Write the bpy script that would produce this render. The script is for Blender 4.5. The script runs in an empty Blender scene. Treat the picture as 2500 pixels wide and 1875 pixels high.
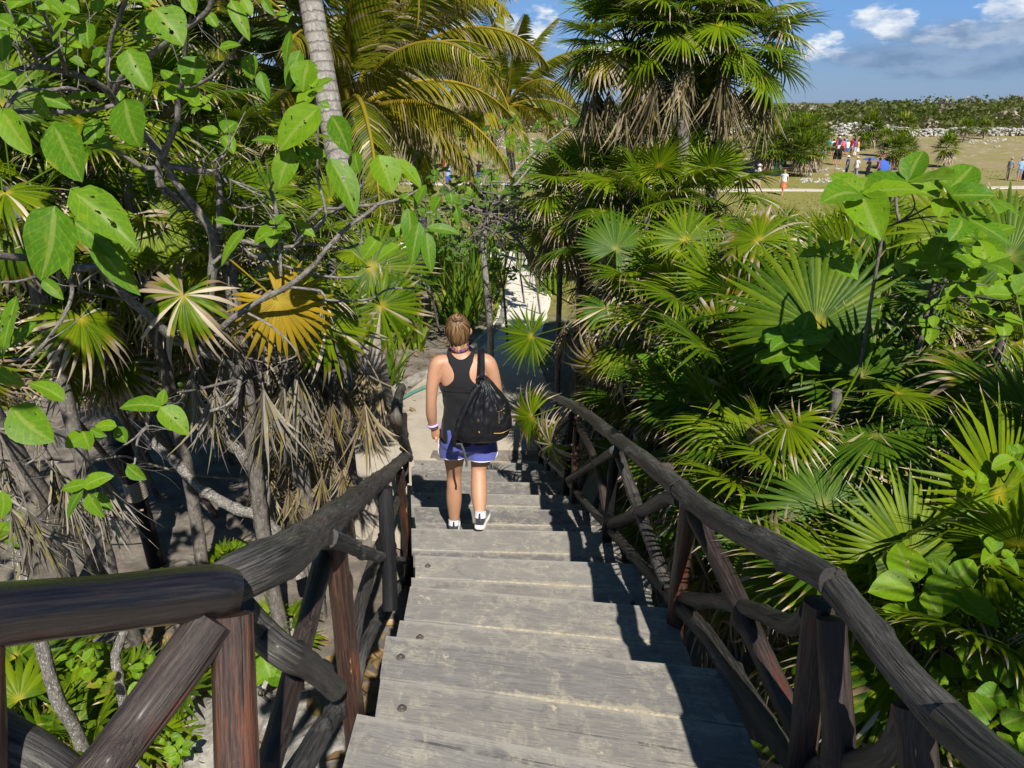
import bpy, bmesh, math, random
import numpy as np
from mathutils import Vector, Matrix, Quaternion, noise
R = math.radians
scene = bpy.context.scene
# ---------------------------------------------------------------- camera
F = 1868.0; PITCH = R(20.2); CZ = 4.28
cam_d = bpy.data.cameras.new('camera'); cam = bpy.data.objects.new('camera', cam_d)
scene.collection.objects.link(cam); scene.camera = cam
cam_d.sensor_width = 36; cam_d.lens = F / 2500 * 36
cam.location = (0, 0, CZ); cam.rotation_euler = (R(90) - PITCH, 0, 0)
cam_d.clip_start = .05; cam_d.clip_end = 3000
# ---------------------------------------------------------------- light
SUN_EL = R(43); LDIR = Vector((-.26, .966, 0)).normalized() * math.cos(SUN_EL) + Vector((0, 0, -math.sin(SUN_EL)))
sd = bpy.data.lights.new('sun', 'SUN'); sd.energy = 5.0; sd.angle = R(.53); sd.color = (1, .955, .88)
so = bpy.data.objects.new('sun', sd); scene.collection.objects.link(so)
so.rotation_euler = LDIR.to_track_quat('-Z', 'Y').to_euler(); so.location = (6, -20, 30)
scene.view_settings.view_transform = 'Standard'; scene.view_settings.look = 'None'
scene.view_settings.exposure = 0.38; scene.view_settings.gamma = 1
world = bpy.data.worlds.new('World'); scene.world = world; world.use_nodes = True

class NT:
    """small helper for node trees"""
    def __init__(s, tree): s.t = tree; s.n = tree.nodes; s.l = tree.links
    def new(s, typ, **kw):
        n = s.n.new(typ)
        for k, v in kw.items(): setattr(n, k, v)
        return n
    def link(s, a, b): s.l.new(a, b)
    def val(s, sock, v):
        if hasattr(v, 'links') or isinstance(v, bpy.types.NodeSocket): s.l.new(v, sock)
        elif isinstance(v, (tuple, list)):
            v = tuple(v)
            if sock.type == 'RGBA' and len(v) == 3: v = v + (1,)
            sock.default_value = v
        else: sock.default_value = v
    def math(s, op, a, b=0., c=None, clamp=False):
        n = s.new('ShaderNodeMath', operation=op); n.use_clamp = clamp
        s.val(n.inputs[0], a); s.val(n.inputs[1], b)
        if c is not None: s.val(n.inputs[2], c)
        return n.outputs[0]
    def vmath(s, op, a, b):
        n = s.new('ShaderNodeVectorMath', operation=op); s.val(n.inputs[0], a); s.val(n.inputs[1], b)
        return n.outputs[0]
    def mix(s, f, a, b, bt='MIX'):
        n = s.new('ShaderNodeMix', data_type='RGBA', blend_type=bt)
        s.val(n.inputs[0], f); s.val(n.inputs[6], a); s.val(n.inputs[7], b); return n.outputs[2]
    def noise(s, vec, scale=5, detail=4, rough=.6, dim='3D', dist=0):
        n = s.new('ShaderNodeTexNoise', noise_dimensions=dim)
        if vec is not None: s.l.new(vec, n.inputs['Vector'])
        n.inputs['Scale'].default_value = scale; n.inputs['Detail'].default_value = detail
        n.inputs['Roughness'].default_value = rough; n.inputs['Distortion'].default_value = dist
        return n.outputs['Fac']
    def voro(s, vec, scale=5, feature='F1', rnd=1):
        n = s.new('ShaderNodeTexVoronoi', feature=feature)
        s.l.new(vec, n.inputs['Vector']); n.inputs['Scale'].default_value = scale; n.inputs['Randomness'].default_value = rnd
        return n
    def ramp(s, f, lo, hi, a=0., b=1.):
        n = s.new('ShaderNodeMapRange'); n.clamp = True; n.interpolation_type = 'SMOOTHSTEP'
        s.val(n.inputs[0], f)
        for i, v in enumerate((lo, hi, a, b)): s.val(n.inputs[i + 1], v)
        return n.outputs[0]
    def scale(s, vec, sc):
        n = s.new('ShaderNodeMapping'); s.l.new(vec, n.inputs[0]); n.inputs['Scale'].default_value = sc; return n.outputs[0]
    def attr(s, name):
        return s.new('ShaderNodeAttribute', attribute_name=name)
    def sep(s, vec):
        n = s.new('ShaderNodeSeparateXYZ'); s.l.new(vec, n.inputs[0]); return n.outputs
    def comb(s, x, y, z):
        n = s.new('ShaderNodeCombineXYZ')
        for i, v in enumerate((x, y, z)): s.val(n.inputs[i], v)
        return n.outputs[0]
    def bump(s, h, strength=.5, dist=.01):
        n = s.new('ShaderNodeBump'); s.l.new(h, n.inputs['Height'])
        n.inputs['Strength'].default_value = strength; n.inputs['Distance'].default_value = dist; return n.outputs[0]

def build_sky():
    t = NT(world.node_tree); t.n.clear()
    out = t.new('ShaderNodeOutputWorld'); bg = t.new('ShaderNodeBackground')
    sky = t.new('ShaderNodeTexSky', sky_type='NISHITA'); sky.sun_disc = False
    sky.sun_elevation = SUN_EL; sky.sun_rotation = math.atan2(.26, -.966)
    sky.air_density = 1.0; sky.dust_density = .2; sky.ozone_density = 2.5; sky.altitude = 10
    tc = t.new('ShaderNodeTexCoord'); d = tc.outputs['Generated']; x, y, z = t.sep(d)
    az = t.math('ARCTAN2', x, y); el = t.math('ARCSINE', z)
    hs = t.new('ShaderNodeHueSaturation'); hs.inputs['Saturation'].default_value = 1.3
    t.link(sky.outputs[0], hs.inputs['Color'])
    low = t.ramp(el, R(5), R(11), 1., 0.)
    base = t.mix(t.math('MULTIPLY', low, .8), hs.outputs[0], t.mix(t.ramp(el, R(0), R(6.5)), (3.2, 5.5, 9.2), (2.7, 5.9, 12.4)))
    # clouds: cumulus towers over a flat grey band, in direction space
    uv = t.comb(t.math('MULTIPLY', az, 9.), t.math('MULTIPLY', el, 22.), 3.7)
    n1 = t.noise(uv, 1.9, 9, .6); n2 = t.noise(t.vmath('ADD', uv, (4.1, .25, 0)), 2.2, 8, .6)
    n3 = t.noise(t.comb(t.math('MULTIPLY', az, 5.), t.math('MULTIPLY', el, 40.), 1.3), 1.2, 6, .55)
    def blob(a, e, ra, re):
        u = t.math('DIVIDE', t.math('SUBTRACT', az, R(a)), R(ra)); v = t.math('DIVIDE', t.math('SUBTRACT', el, R(e)), R(re))
        return t.math('SUBTRACT', 1., t.math('ADD', t.math('MULTIPLY', u, u), t.math('MULTIPLY', v, v)))
    body = None
    for b in ((23.8, 4.6, 2.1, 1.5), (31.0, 5.0, 3.4, 1.9), (28.0, 3.9, 2.6, 1.1), (1.0, 5.0, 3.0, 1.5), (-3.5, 5.4, 1.7, 1.1), (7, 3.4, 4.5, 1.3), (-20, 4, 7, 3), (36, 6, 4, 3), (20.6, 3.3, 2., 1.2), (-35, 8, 9, 3), (60, 9, 14, 4)):
        q = blob(*b); body = q if body is None else t.math('MAXIMUM', body, q)
    body = t.math('MAXIMUM', body, -1.)
    dens = t.math('ADD', t.math('MULTIPLY', body, .17), n1)
    white = t.ramp(dens, .545, .665)
    band = t.math('MULTIPLY', t.ramp(t.math('ADD', t.math('MULTIPLY', t.math('MAXIMUM', t.math('MAXIMUM', blob(28, 2.75, 7.5, 1.7), blob(9, 2.2, 5, 1.)), -1.), .32), t.math('MULTIPLY', n3, 1.)), .44, .70), 1.)
    wcol = t.mix(t.ramp(n2, .35, .62), (5.6, 7.6, 11.), (13., 13.8, 14.6))
    c = t.mix(white, base, wcol)
    c = t.mix(t.math('MULTIPLY', band, .80), c, t.mix(t.ramp(n2, .35, .65), (2.5, 4.0, 6.4), (4.4, 6.1, 8.9)))
    t.link(c, bg.inputs['Color']); bg.inputs['Strength'].default_value = .052
    t.link(bg.outputs[0], out.inputs[0])
build_sky()
# ---------------------------------------------------------------- pixel -> world
CP, SP = math.cos(PITCH), math.sin(PITCH)
def ray(px, py):
    u = (px - 1250) / F; v = (937.5 - py) / F
    return Vector((u, CP + v * SP, -SP + v * CP))           # per unit of camera depth
def P(px, py, z): return Vector((0, 0, CZ)) + ray(px, py) * z  # z = depth along the optical axis, metres
def onz(px, py, h):
    r = ray(px, py); return Vector((0, 0, CZ)) + r * ((h - CZ) / r.z)
def onplane(px, py, p0, n):
    r = ray(px, py); o = Vector((0, 0, CZ)); return o + r * ((p0 - o).dot(n) / r.dot(n))
def lerp(a, b, t): return a + (b - a) * t
def smooth(a, b, x):
    t = min(1, max(0, (x - a) / (b - a))); return t * t * (3 - 2 * t)
# ---------------------------------------------------------------- mesh builder
COL = scene.collection
class MB:
    def __init__(s): s.v = []; s.f = []; s.g = []; s.t = []; s.m = []; s.n = 0
    def add(s, v, f, g=None, t=None, mi=0):
        v = np.asarray(v, dtype=np.float32).reshape(-1, 3); k = len(v)
        s.v.append(v)
        s.g.append(v if g is None else np.asarray(g, dtype=np.float32).reshape(-1, 3))
        if t is None: t = np.zeros((k, 3), np.float32)
        t = np.asarray(t, dtype=np.float32)
        if t.ndim == 1: t = np.tile(t, (k, 1))
        s.t.append(t)
        n = s.n
        s.f.extend([tuple(i + n for i in q) for q in f]); s.m.extend([mi] * len(f)); s.n += k
    def merge(s, o, mat=None):
        if not o.v: return
        v = np.concatenate(o.v)
        if mat is not None:
            M = np.array(mat); v = v @ M[:3, :3].T + M[:3, 3]
        n = s.n; s.v.append(v.astype(np.float32)); s.g.append(np.concatenate(o.g)); s.t.append(np.concatenate(o.t))
        s.f.extend([tuple(i + n for i in q) for q in o.f]); s.m.extend(o.m); s.n += len(v)
    def mesh(s, name, mats, smooth=True):
        me = bpy.data.meshes.new(name)
        v = np.concatenate(s.v); me.from_pydata(v, [], s.f)
        me.attributes.new('grain', 'FLOAT_VECTOR', 'POINT').data.foreach_set('vector', np.concatenate(s.g).ravel())
        c = np.ones((len(v), 4), np.float32); c[:, :3] = np.concatenate(s.t)
        me.attributes.new('tint', 'FLOAT_COLOR', 'POINT').data.foreach_set('color', c.ravel())
        if not isinstance(mats, (list, tuple)): mats = [mats]
        for m in mats: me.materials.append(m)
        if len(mats) > 1: me.polygons.foreach_set('material_index', s.m)
        me.polygons.foreach_set('use_smooth', [smooth] * len(me.polygons)); me.update()
        return me
    def build(s, name, mats, parent=None, smooth=True):
        return link(name, s.mesh(name, mats, smooth), parent)
def link(name, data, parent=None):
    o = bpy.data.objects.new(name, data); COL.objects.link(o)
    if parent is not None: o.parent = parent
    return o
def thing(name, label, cat, loc=(0, 0, 0), group=None):
    o = bpy.data.objects.new(name, None); COL.objects.link(o); o.location = loc; o.empty_display_size = .1
    return tag(o, label, cat, group)
def tag(o, label, cat, group=None):
    o['label'] = label; o['category'] = cat
    if group: o['group'] = group
    return o
def structure(o): o['kind'] = 'structure'; return o
def rel(parent, o):
    """keep world coordinates of a mesh built in world space under a parent that is only translated"""
    o.matrix_parent_inverse = Matrix.Translation(-Vector(parent.location)); return o
def spline(pts, n):
    """Catmull-Rom resample of a polyline of vectors (any dimension)"""
    p = np.asarray(pts, float); k = len(p)
    if k == 2: return np.array([lerp(p[0], p[1], i / (n - 1)) for i in range(n)])
    e = np.vstack([2 * p[0] - p[1], p, 2 * p[-1] - p[-2]]); out = []
    seg = np.linalg.norm(np.diff(p[:, :3], axis=0), axis=1); cum = np.concatenate([[0], np.cumsum(seg)])
    for s_ in np.linspace(0, cum[-1], n):
        i = min(k - 2, max(0, int(np.searchsorted(cum, s_, side='right') - 1))); t = (s_ - cum[i]) / max(1e-9, seg[i])
        a, b, c, d = e[i], e[i + 1], e[i + 2], e[i + 3]
        out.append(.5 * ((2 * b) + (-a + c) * t + (2 * a - 5 * b + 4 * c - d) * t * t + (-a + 3 * b - 3 * c + d) * t ** 3))
    return np.array(out)
def tube(mb, pts, rad, n=10, res=None, wob=0., wfreq=3., tint=(0, 0, 0), cap=True, mi=0, seed=0, flat=None, knots=0, capmark=False):
    """tube through pts; grain attribute = (local x, local y, length along); wob = relative surface unevenness"""
    pts = [tuple(p) for p in pts]
    rad = list(rad) if hasattr(rad, '__len__') else [rad] * len(pts)
    if len(rad) != len(pts): rad = list(np.interp(np.linspace(0, 1, len(pts)), np.linspace(0, 1, len(rad)), rad))
    q = np.hstack([np.array(pts, float), np.array(rad, float)[:, None]])
    L = np.linalg.norm(np.diff(q[:, :3], axis=0), axis=1).sum()
    if res is None: res = max(2, int(L / .08) + 2)
    q = spline(q, res); c = q[:, :3]; r = np.maximum(q[:, 3], 1e-4)
    T = np.gradient(c, axis=0); T /= np.linalg.norm(T, axis=1)[:, None] + 1e-12
    up = np.array([0, 0, 1.]) if abs(T[0][2]) < .9 else np.array([1., 0, 0])
    N = np.cross(T[0], up); N /= np.linalg.norm(N)
    rnd = random.Random(seed); kn = [(rnd.random() * L, rnd.random() * 6.28, .25 + .3 * rnd.random()) for _ in range(knots)]
    V = []; G = []; ang = np.linspace(0, 2 * np.pi, n, endpoint=False); s_ = 0
    for i in range(res):
        N = N - T[i] * N.dot(T[i]); N /= np.linalg.norm(N) + 1e-12; B = np.cross(T[i], N)
        if i: s_ += np.linalg.norm(c[i] - c[i - 1])
        rr = np.full(n, r[i])
        if wob:
            for j in range(n):
                a = ang[j]
                dr_ = abs(noise.noise((math.cos(a) * 5.5 + seed * 3.3, math.sin(a) * 5.5, s_ * .9))); d = noise.noise((math.cos(a) * 1.1 + seed * 7.3, math.sin(a) * 1.1, s_ * wfreq))
                d2 = noise.noise((math.cos(a) * 3.1 + seed, math.sin(a) * 3.1 + 9, s_ * wfreq * 2.2))
                rr[j] *= 1 + wob * (d * 1.2 + d2 * .6 - dr_ * .55)
                for (ks, ka, kh) in kn:
                    dd = ((s_ - ks) / (r[i] * .9)) ** 2 + (((a - ka + math.pi) % 6.2832 - math.pi) / .7) ** 2
                    if dd < 4: rr[j] *= 1 + kh * math.exp(-dd * 1.5)
        ca, sa = np.cos(ang) * rr, np.sin(ang) * rr
        V.append(c[i] + np.outer(ca, N) + np.outer(sa, B)); G.append(np.stack([ca, sa, np.full(n, s_ + seed * 3.17)], 1))
    V = np.concatenate(V); G = np.concatenate(G); f = []
    for i in range(res - 1):
        for j in range(n):
            k = (j + 1) % n; f.append((i * n + j, i * n + k, (i + 1) * n + k, (i + 1) * n + j))
    mb.add(V, f, G, tint, mi)
    if cap:
        for i0, rev in ((0, True), ((res - 1) * n, False)):
            e = V[i0:i0 + n]; m_ = e.mean(0) + T[0 if rev else -1] * (-.12 if rev else .12) * r[0 if rev else -1]; ge = G[i0:i0 + n] * np.array([1, 1, 0]); h = np.concatenate([e, m_ + (e - m_) * .55, [m_]]); gg = np.concatenate([ge, ge * .55, [ge.mean(0)]])
            fc = [(j, (j + 1) % n, n + (j + 1) % n, n + j) for j in range(n)] + [(n + j, n + (j + 1) % n, 2 * n) for j in range(n)]
            tc = np.tile(np.array(tint, np.float32), (len(h), 1)); tc[:, 2] = 1.
            mb.add(h, [q[::-1] for q in fc] if rev else fc, gg, tc if capmark else tint, mi)
def box(mb, M, sx, sy, sz, bev=0., tint=(0, 0, 0), gofs=0., axis=0, mi=0, nx=1):
    """bevelled box centred on the origin of matrix M; axis = grain direction"""
    bm = bmesh.new(); bmesh.ops.create_cube(bm, size=1)
    bmesh.ops.scale(bm, vec=(sx, sy, sz), verts=bm.verts)
    if nx > 1: bmesh.ops.subdivide_edges(bm, edges=[e for e in bm.edges if abs((e.verts[0].co - e.verts[1].co).normalized()[axis]) > .9], cuts=nx - 1, use_grid_fill=True)
    if bev: bmesh.ops.bevel(bm, geom=[e for e in bm.edges if e.calc_face_angle(0) > .5], offset=bev, segments=2, affect='EDGES', profile=.6)
    v = np.array([list(x.co) for x in bm.verts]); bm.verts.index_update(); f = [[x.index for x in q.verts] for q in bm.faces]; bm.free()
    g = v.copy()
    g = g[:, [1, 2, 0]] if axis == 0 else (g[:, [0, 2, 1]] if axis == 1 else g)
    g = g + np.array([gofs * 1.3, gofs * .7, gofs * 5.1])
    M = np.array(M); v = v @ M[:3, :3].T + M[:3, 3]
    mb.add(v, f, g, tint, mi)
# ---------------------------------------------------------------- materials
def mat(name):
    m = bpy.data.materials.new(name); m.use_nodes = True; t = NT(m.node_tree); t.n.clear()
    out = t.new('ShaderNodeOutputMaterial'); b = t.new('ShaderNodeBsdfPrincipled'); t.link(b.outputs[0], out.inputs[0])
    return m, t, b, out
def plain(name, col, rough=.7, spec=.3, var=.0, scale=30, bump=0, metal=0):
    m, t, b, _ = mat(name)
    if var:
        g = t.attr('grain').outputs['Vector']; n = t.noise(g, scale, 5)
        lo = tuple(c * (1 - var) for c in col); hi = tuple(min(1, c * (1 + var)) for c in col)
        t.val(b.inputs['Base Color'], t.mix(t.ramp(n, .3, .7), lo, hi))
        if bump: t.link(t.bump(n, bump, .01), b.inputs['Normal'])
    else: t.val(b.inputs['Base Color'], col)
    b.inputs['Roughness'].default_value = rough; b.inputs['Specular IOR Level'].default_value = spec; b.inputs['Metallic'].default_value = metal
    return m
def wood(name, dark, mid, light, red=None, redamt=.0, rough=.8, spec=.3, peel=0., bump=.6, gs=34, moss=0., coat=0.):
    """log wood: grain runs along the z of the grain attribute; tint.r adds the red heartwood"""
    m, t, b, _ = mat(name); g = t.attr('grain').outputs['Vector']
    fib = t.noise(t.scale(g, (gs * 2.2, gs * 2.2, gs * .09)), 1.6, 7, .68)
    big = t.noise(t.scale(g, (9, 9, 1.6)), 1.2, 5, .6)
    fine = t.noise(t.scale(g, (150, 150, 9)), 1.5, 4, .7)
    c = t.mix(t.ramp(fib, .36, .64), dark, mid)
    c = t.mix(t.math('MULTIPLY', t.ramp(t.math('ADD', t.math('MULTIPLY', fine, .5), t.math('MULTIPLY', big, .5)), .47, .66), .9), c, light)
    if red:
        rm = t.ramp(t.math('ADD', big, t.math('MULTIPLY', t.math('SUBTRACT', fib, .5), .6)), .62 - redamt, .72 - redamt)
        c = t.mix(t.math('MULTIPLY', rm, .92), c, t.mix(t.ramp(fib, .35, .65), tuple(x * .45 for x in red), red))
    if peel:
        pm = t.ramp(t.noise(t.scale(g, (26, 26, 5)), 1.5, 5, .62), .70 - peel, .735 - peel)
        c = t.mix(pm, c, t.mix(fine, (.38, .22, .08), (.62, .42, .17)))
    if moss:
        mm = t.ramp(t.noise(t.scale(g, (14, 14, 3)), 2, 5, .65), .56 - moss, .74 - moss)
        c = t.mix(t.math('MULTIPLY', mm, .6), c, (.085, .085, .035))
    endg = t.sep(t.attr('tint').outputs['Vector'])[2]
    c = t.mix(endg, c, t.mix(t.noise(g, 30, 5, .7), tuple(x * .7 for x in dark), tuple(x * .9 for x in mid)))
    t.val(b.inputs['Base Color'], c)
    crack = t.ramp(t.noise(t.scale(g, (46, 46, 1.1)), 1.3, 3, .5), .30, .40)
    t.link(t.bump(t.math('ADD', t.math('MULTIPLY', fib, .7), t.math('ADD', t.math('MULTIPLY', crack, .8), t.math('MULTIPLY', fine, .3))), bump, .012), b.inputs['Normal'])
    t.val(b.inputs['Roughness'], t.ramp(fib, .3, .7, max(.1, rough - .14), min(1, rough + .12)))
    b.inputs['Specular IOR Level'].default_value = spec
    if coat: b.inputs['Coat Weight'].default_value = coat; b.inputs['Coat Roughness'].default_value = .22
    return m
M = {}
M['log_grey'] = wood('weathered_log', (.020, .018, .016), (.070, .064, .057), (.215, .20, .18), moss=.03, rough=.56, spec=.5, bump=1., red=(.12, .045, .022), redamt=-.015, coat=.08)
M['log_pale'] = wood('grey_log', (.05, .047, .043), (.15, .14, .13), (.28, .265, .245), rough=.75, bump=1.)
M['log_red'] = wood('red_log', (.024, .013, .010), (.065, .033, .022), (.13, .085, .06), red=(.17, .048, .020), redamt=.09, rough=.5, spec=.45, peel=.035, coat=.25)
M['log_brown'] = wood('brown_log', (.016, .011, .010), (.046, .031, .026), (.11, .088, .075), red=(.13, .038, .025), redamt=.03, rough=.6, spec=.4, peel=-.01, coat=.06)
M['log_varnish'] = wood('varnished_log', (.006, .005, .006), (.015, .010, .008), (.034, .024, .019), red=(.050, .015, .008), redamt=.02, rough=.27, spec=.8, bump=.3, coat=.7)
M['log_black'] = wood('black_log', (.006, .006, .007), (.012, .012, .013), (.03, .03, .03), rough=.7, bump=.3)
def planks_mat():
    m, t, b, _ = mat('plank_wood'); g = t.attr('grain').outputs['Vector']; ti = t.attr('tint'); tr, tg, tb = t.sep(ti.outputs['Vector'])
    fib = t.noise(t.scale(g, (60, 60, 5)), 1.5, 8, .7, dist=1.2)
    fib2 = t.noise(t.scale(g, (170, 170, 8)), 1.5, 4, .7)
    big = t.noise(g, 4.2, 6, .62, dist=.5); mid = t.noise(g, 15, 6, .68, dist=.8)
    c = t.mix(t.ramp(fib, .32, .68), (.168, .157, .146), (.268, .250, .224))
    c = t.mix(t.math('MULTIPLY', t.ramp(fib2, .5, .7), .5), c, (.32, .305, .28))
    c = t.mix(t.math('MULTIPLY', t.ramp(big, .52, .70), .45), c, (.125, .12, .127))
    c = t.mix(t.ramp(tg, .5, 1., 0., .5), c, (.31, .29, .26)); c = t.mix(t.ramp(tg, .5, 0., 0., .5), c, (.115, .11, .115))
    ck = t.ramp(t.noise(t.vmath('ADD', t.scale(g, (34, 34, .55)), (5, 1, 2)), 1.4, 3, .5, dist=.4), .335, .30); ck = t.math('MULTIPLY', ck, t.ramp(big, .42, .55)); c = t.mix(t.math('MULTIPLY', ck, .75), c, (.045, .04, .04))
    dust = t.math('MULTIPLY', t.ramp(t.math('ADD', t.math('MULTIPLY', big, .5), t.math('MULTIPLY', mid, .55)), .48, .66), t.ramp(t.math('ADD', t.math('MULTIPLY', fib2, .6), t.math('MULTIPLY', t.noise(g, 70, 6, .75), .6)), .45, .72))
    c = t.mix(t.math('MULTIPLY', dust, .85), c, (.48, .44, .34))
    c = t.mix(t.math('MULTIPLY', t.ramp(t.noise(t.vmath('ADD', g, (3, 9, 5)), 6.5, 7, .7), .56, .70), .6), c, (.12, .113, .118))
    sx, sy, sz = t.sep(g)
    spots = t.ramp(t.noise(t.vmath('ADD', g, (7, 3, 1)), 9, 7, .72), .635, .69)
    c = t.mix(t.math('MULTIPLY', spots, .72), c, (.60, .53, .36))
    # fine scuffs and scratches at all angles
    w = t.new('ShaderNodeTexWave', wave_type='BANDS', bands_direction='X'); t.link(t.scale(g, (9, 9, 3)), w.inputs['Vector']); w.inputs['Scale'].default_value = 3; w.inputs['Distortion'].default_value = 26; w.inputs['Detail'].default_value = 4; w.inputs['Detail Scale'].default_value = 2.2
    sc = t.math('MULTIPLY', t.ramp(w.outputs['Fac'], .93, 1.), t.ramp(mid, .45, .62))
    c = t.mix(t.math('MULTIPLY', sc, .5), c, (.5, .47, .40))
    edge = t.ramp(t.math('ADD', tb, t.math('MULTIPLY', t.math('SUBTRACT', mid, .5), .8)), .7, .95); c = t.mix(t.math('MULTIPLY', edge, .5), c, (.40, .37, .32))
    # sand gathered along the joint: tint.r = 1 on the joint edge
    j = t.ramp(t.math('ADD', tr, t.math('MULTIPLY', t.math('SUBTRACT', mid, .5), 1.1)), .80, 1.0)
    c = t.mix(t.math('MULTIPLY', j, .6), c, (.44, .39, .29))
    t.val(b.inputs['Base Color'], c); b.inputs['Roughness'].default_value = .88; b.inputs['Specular IOR Level'].default_value = .22
    t.link(t.bump(t.math('ADD', t.math('MULTIPLY', fib, .8), t.math('ADD', t.math('MULTIPLY', fib2, .3), t.math('MULTIPLY', sc, .3))), .5, .006), b.inputs['Normal'])
    return m
M['plank'] = planks_mat()
M['sand'] = plain('joint_sand', (.36, .31, .23), .95, .1, .25, 60, .8)
M['bolt'] = plain('bolt_iron', (.09, .075, .065), .55, .5, .4, 90)
M['brass'] = plain('worn_brass', (.5, .36, .12), .35, .5, .2, 60, 0, .8)
def leafmat(name, g1, g2, hub, dry1, dry2, trans=.35, rough=.42, veins=0., holes=0., spec=.45):
    """tint: r dryness, g random per blade, b position along; grain: x across, y along, z random"""
    m, t, b, out = mat(name); ti = t.attr('tint'); tr, tg, tb = t.sep(ti.outputs['Vector'])
    g = t.attr('grain').outputs['Vector']; rnd = t.new('ShaderNodeObjectInfo').outputs['Random']
    mixv = t.math('ADD', t.math('MULTIPLY', tg, .65), t.math('MULTIPLY', rnd, .45))
    c = t.mix(t.ramp(mixv, .15, .95), g1, g2)
    n = t.noise(g, 14, 4, .6)
    c = t.mix(t.math('MULTIPLY', t.ramp(n, .45, .75), .35), c, tuple(x * 1.5 for x in g2))
    c = t.mix(t.ramp(tb, .0, .16, .85, 0.), c, hub)
    if holes:
        bl = t.noise(t.vmath('ADD', t.scale(g, (1, 1, 0)), t.comb(t.math('MULTIPLY', t.sep(g)[2], 91.), 3., 0)), 3.2, 5, .65)
        c = t.mix(t.math('MULTIPLY', t.ramp(bl, .56, .68), .55), c, (.30, .33, .03)); c = t.mix(t.math('MULTIPLY', t.ramp(bl, .44, .30), .5), c, tuple(x * .6 for x in g1)); c = t.mix(t.math('MULTIPLY', t.ramp(bl, .69, .73), .8), c, (.16, .10, .04))
    if veins:
        gx, gy, gz = t.sep(g); ax = t.math('ABSOLUTE', gx)
        v = t.math('SINE', t.math('ADD', t.math('MULTIPLY', gy, 42.), t.math('MULTIPLY', ax, -26.)))
        vl = t.ramp(v, .86, 1.); mid = t.ramp(ax, .035, .075, 1., 0.)
        c = t.mix(t.math('MULTIPLY', vl, .22), c, tuple(min(1, x * 1.7) for x in g2)); c = t.mix(t.math('MULTIPLY', mid, .55), c, (.30, .36, .08))
        t.link(t.bump(t.math('MAXIMUM', t.math('MULTIPLY', v, .5), mid), -.35, .006), b.inputs['Normal'])
    dm = t.ramp(t.math('ADD', tr, t.math('MULTIPLY', t.math('SUBTRACT', n, .5), .35)), .35, .62)
    dc = t.mix(t.ramp(mixv, .2, .9), dry1, dry2)
    yl = t.ramp(tr, .12, .4)
    c = t.mix(t.math('MULTIPLY', yl, .8), c, t.mix(tg, (.22, .20, .02), (.34, .24, .025)))
    c = t.mix(dm, c, dc)
    t.val(b.inputs['Base Color'], c); b.inputs['Roughness'].default_value = rough; b.inputs['Specular IOR Level'].default_value = spec * .4
    tn = t.new('ShaderNodeBsdfTranslucent'); t.link(t.mix(.55, c, (.30, .40, .02), 'MIX'), tn.inputs[0])
    tn2 = t.new('ShaderNodeMixShader'); t.val(tn2.inputs[0], t.math('MULTIPLY', t.math('SUBTRACT', 1., t.math('MULTIPLY', dm, .75)), trans))
    t.link(b.outputs[0], tn2.inputs[1]); t.link(tn.outputs[0], tn2.inputs[2]); last = tn2.outputs[0]
    if holes:
        gz = t.sep(g)[2]
        hv = t.noise(t.vmath('ADD', t.scale(g, (1, 1, 0)), t.comb(t.math('MULTIPLY', gz, 37.), t.math('MULTIPLY', gz, 17.), 0)), 5.5, 3, .5)
        hm = t.math('MULTIPLY', t.ramp(hv, .66, .67), t.ramp(tg, holes, holes + .02))
        tp = t.new('ShaderNodeBsdfTransparent'); mx = t.new('ShaderNodeMixShader')
        t.link(hm, mx.inputs[0]); t.link(last, mx.inputs[1]); t.link(tp.outputs[0], mx.inputs[2]); last = mx.outputs[0]
    t.link(last, out.inputs[0])
    return m
TAN1, TAN2 = (.20, .145, .085), (.50, .42, .30)
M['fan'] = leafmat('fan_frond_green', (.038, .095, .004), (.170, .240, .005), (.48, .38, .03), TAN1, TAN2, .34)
M['fan_blue_shaded'] = leafmat('fan_frond_dark', (.026, .075, .006), (.085, .155, .008), (.25, .26, .05), TAN1, TAN2, .25)  # darker, bluer frond green; also puts shade into the colour of shaded palms
M['orange'] = leafmat('drying_orange_frond', (.26, .19, .012), (.46, .29, .015), (.5, .40, .04), (.28, .15, .05), (.5, .38, .2), .4, .5)
M['dead'] = leafmat('dead_frond', (.11, .080, .050), (.36, .29, .19), (.2, .15, .09), (.09, .065, .04), (.52, .45, .34), .12, .8, spec=.2)
M['grey_dead'] = leafmat('grey_dead_frond', (.08, .068, .054), (.31, .28, .235), (.17, .14, .115), (.08, .068, .052), (.56, .53, .46), .1, .8, spec=.2)
M['coco'] = leafmat('coconut_frond', (.070, .105, .010), (.235, .245, .015), (.36, .28, .03), (.20, .14, .08), (.48, .37, .22), .3, .4)
M['coco_yellow'] = leafmat('coconut_frond_yellow', (.14, .14, .012), (.36, .30, .02), (.55, .38, .03), (.22, .16, .09), (.5, .4, .25), .35, .4)
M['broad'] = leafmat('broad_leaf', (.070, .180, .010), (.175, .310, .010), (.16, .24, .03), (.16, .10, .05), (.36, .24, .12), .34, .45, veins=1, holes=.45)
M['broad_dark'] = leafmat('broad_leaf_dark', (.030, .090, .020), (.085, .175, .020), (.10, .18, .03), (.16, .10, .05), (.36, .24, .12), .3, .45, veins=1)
M['lily'] = leafmat('lily_leaf', (.070, .150, .014), (.190, .270, .020), (.10, .16, .02), (.25, .2, .08), (.45, .38, .2), .3, .45)
M['scrub'] = leafmat('scrub_leaf', (.075, .098, .030), (.185, .200, .065), (.06, .08, .03), (.22, .18, .12), (.36, .31, .23), .25, .7, spec=.2)
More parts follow.
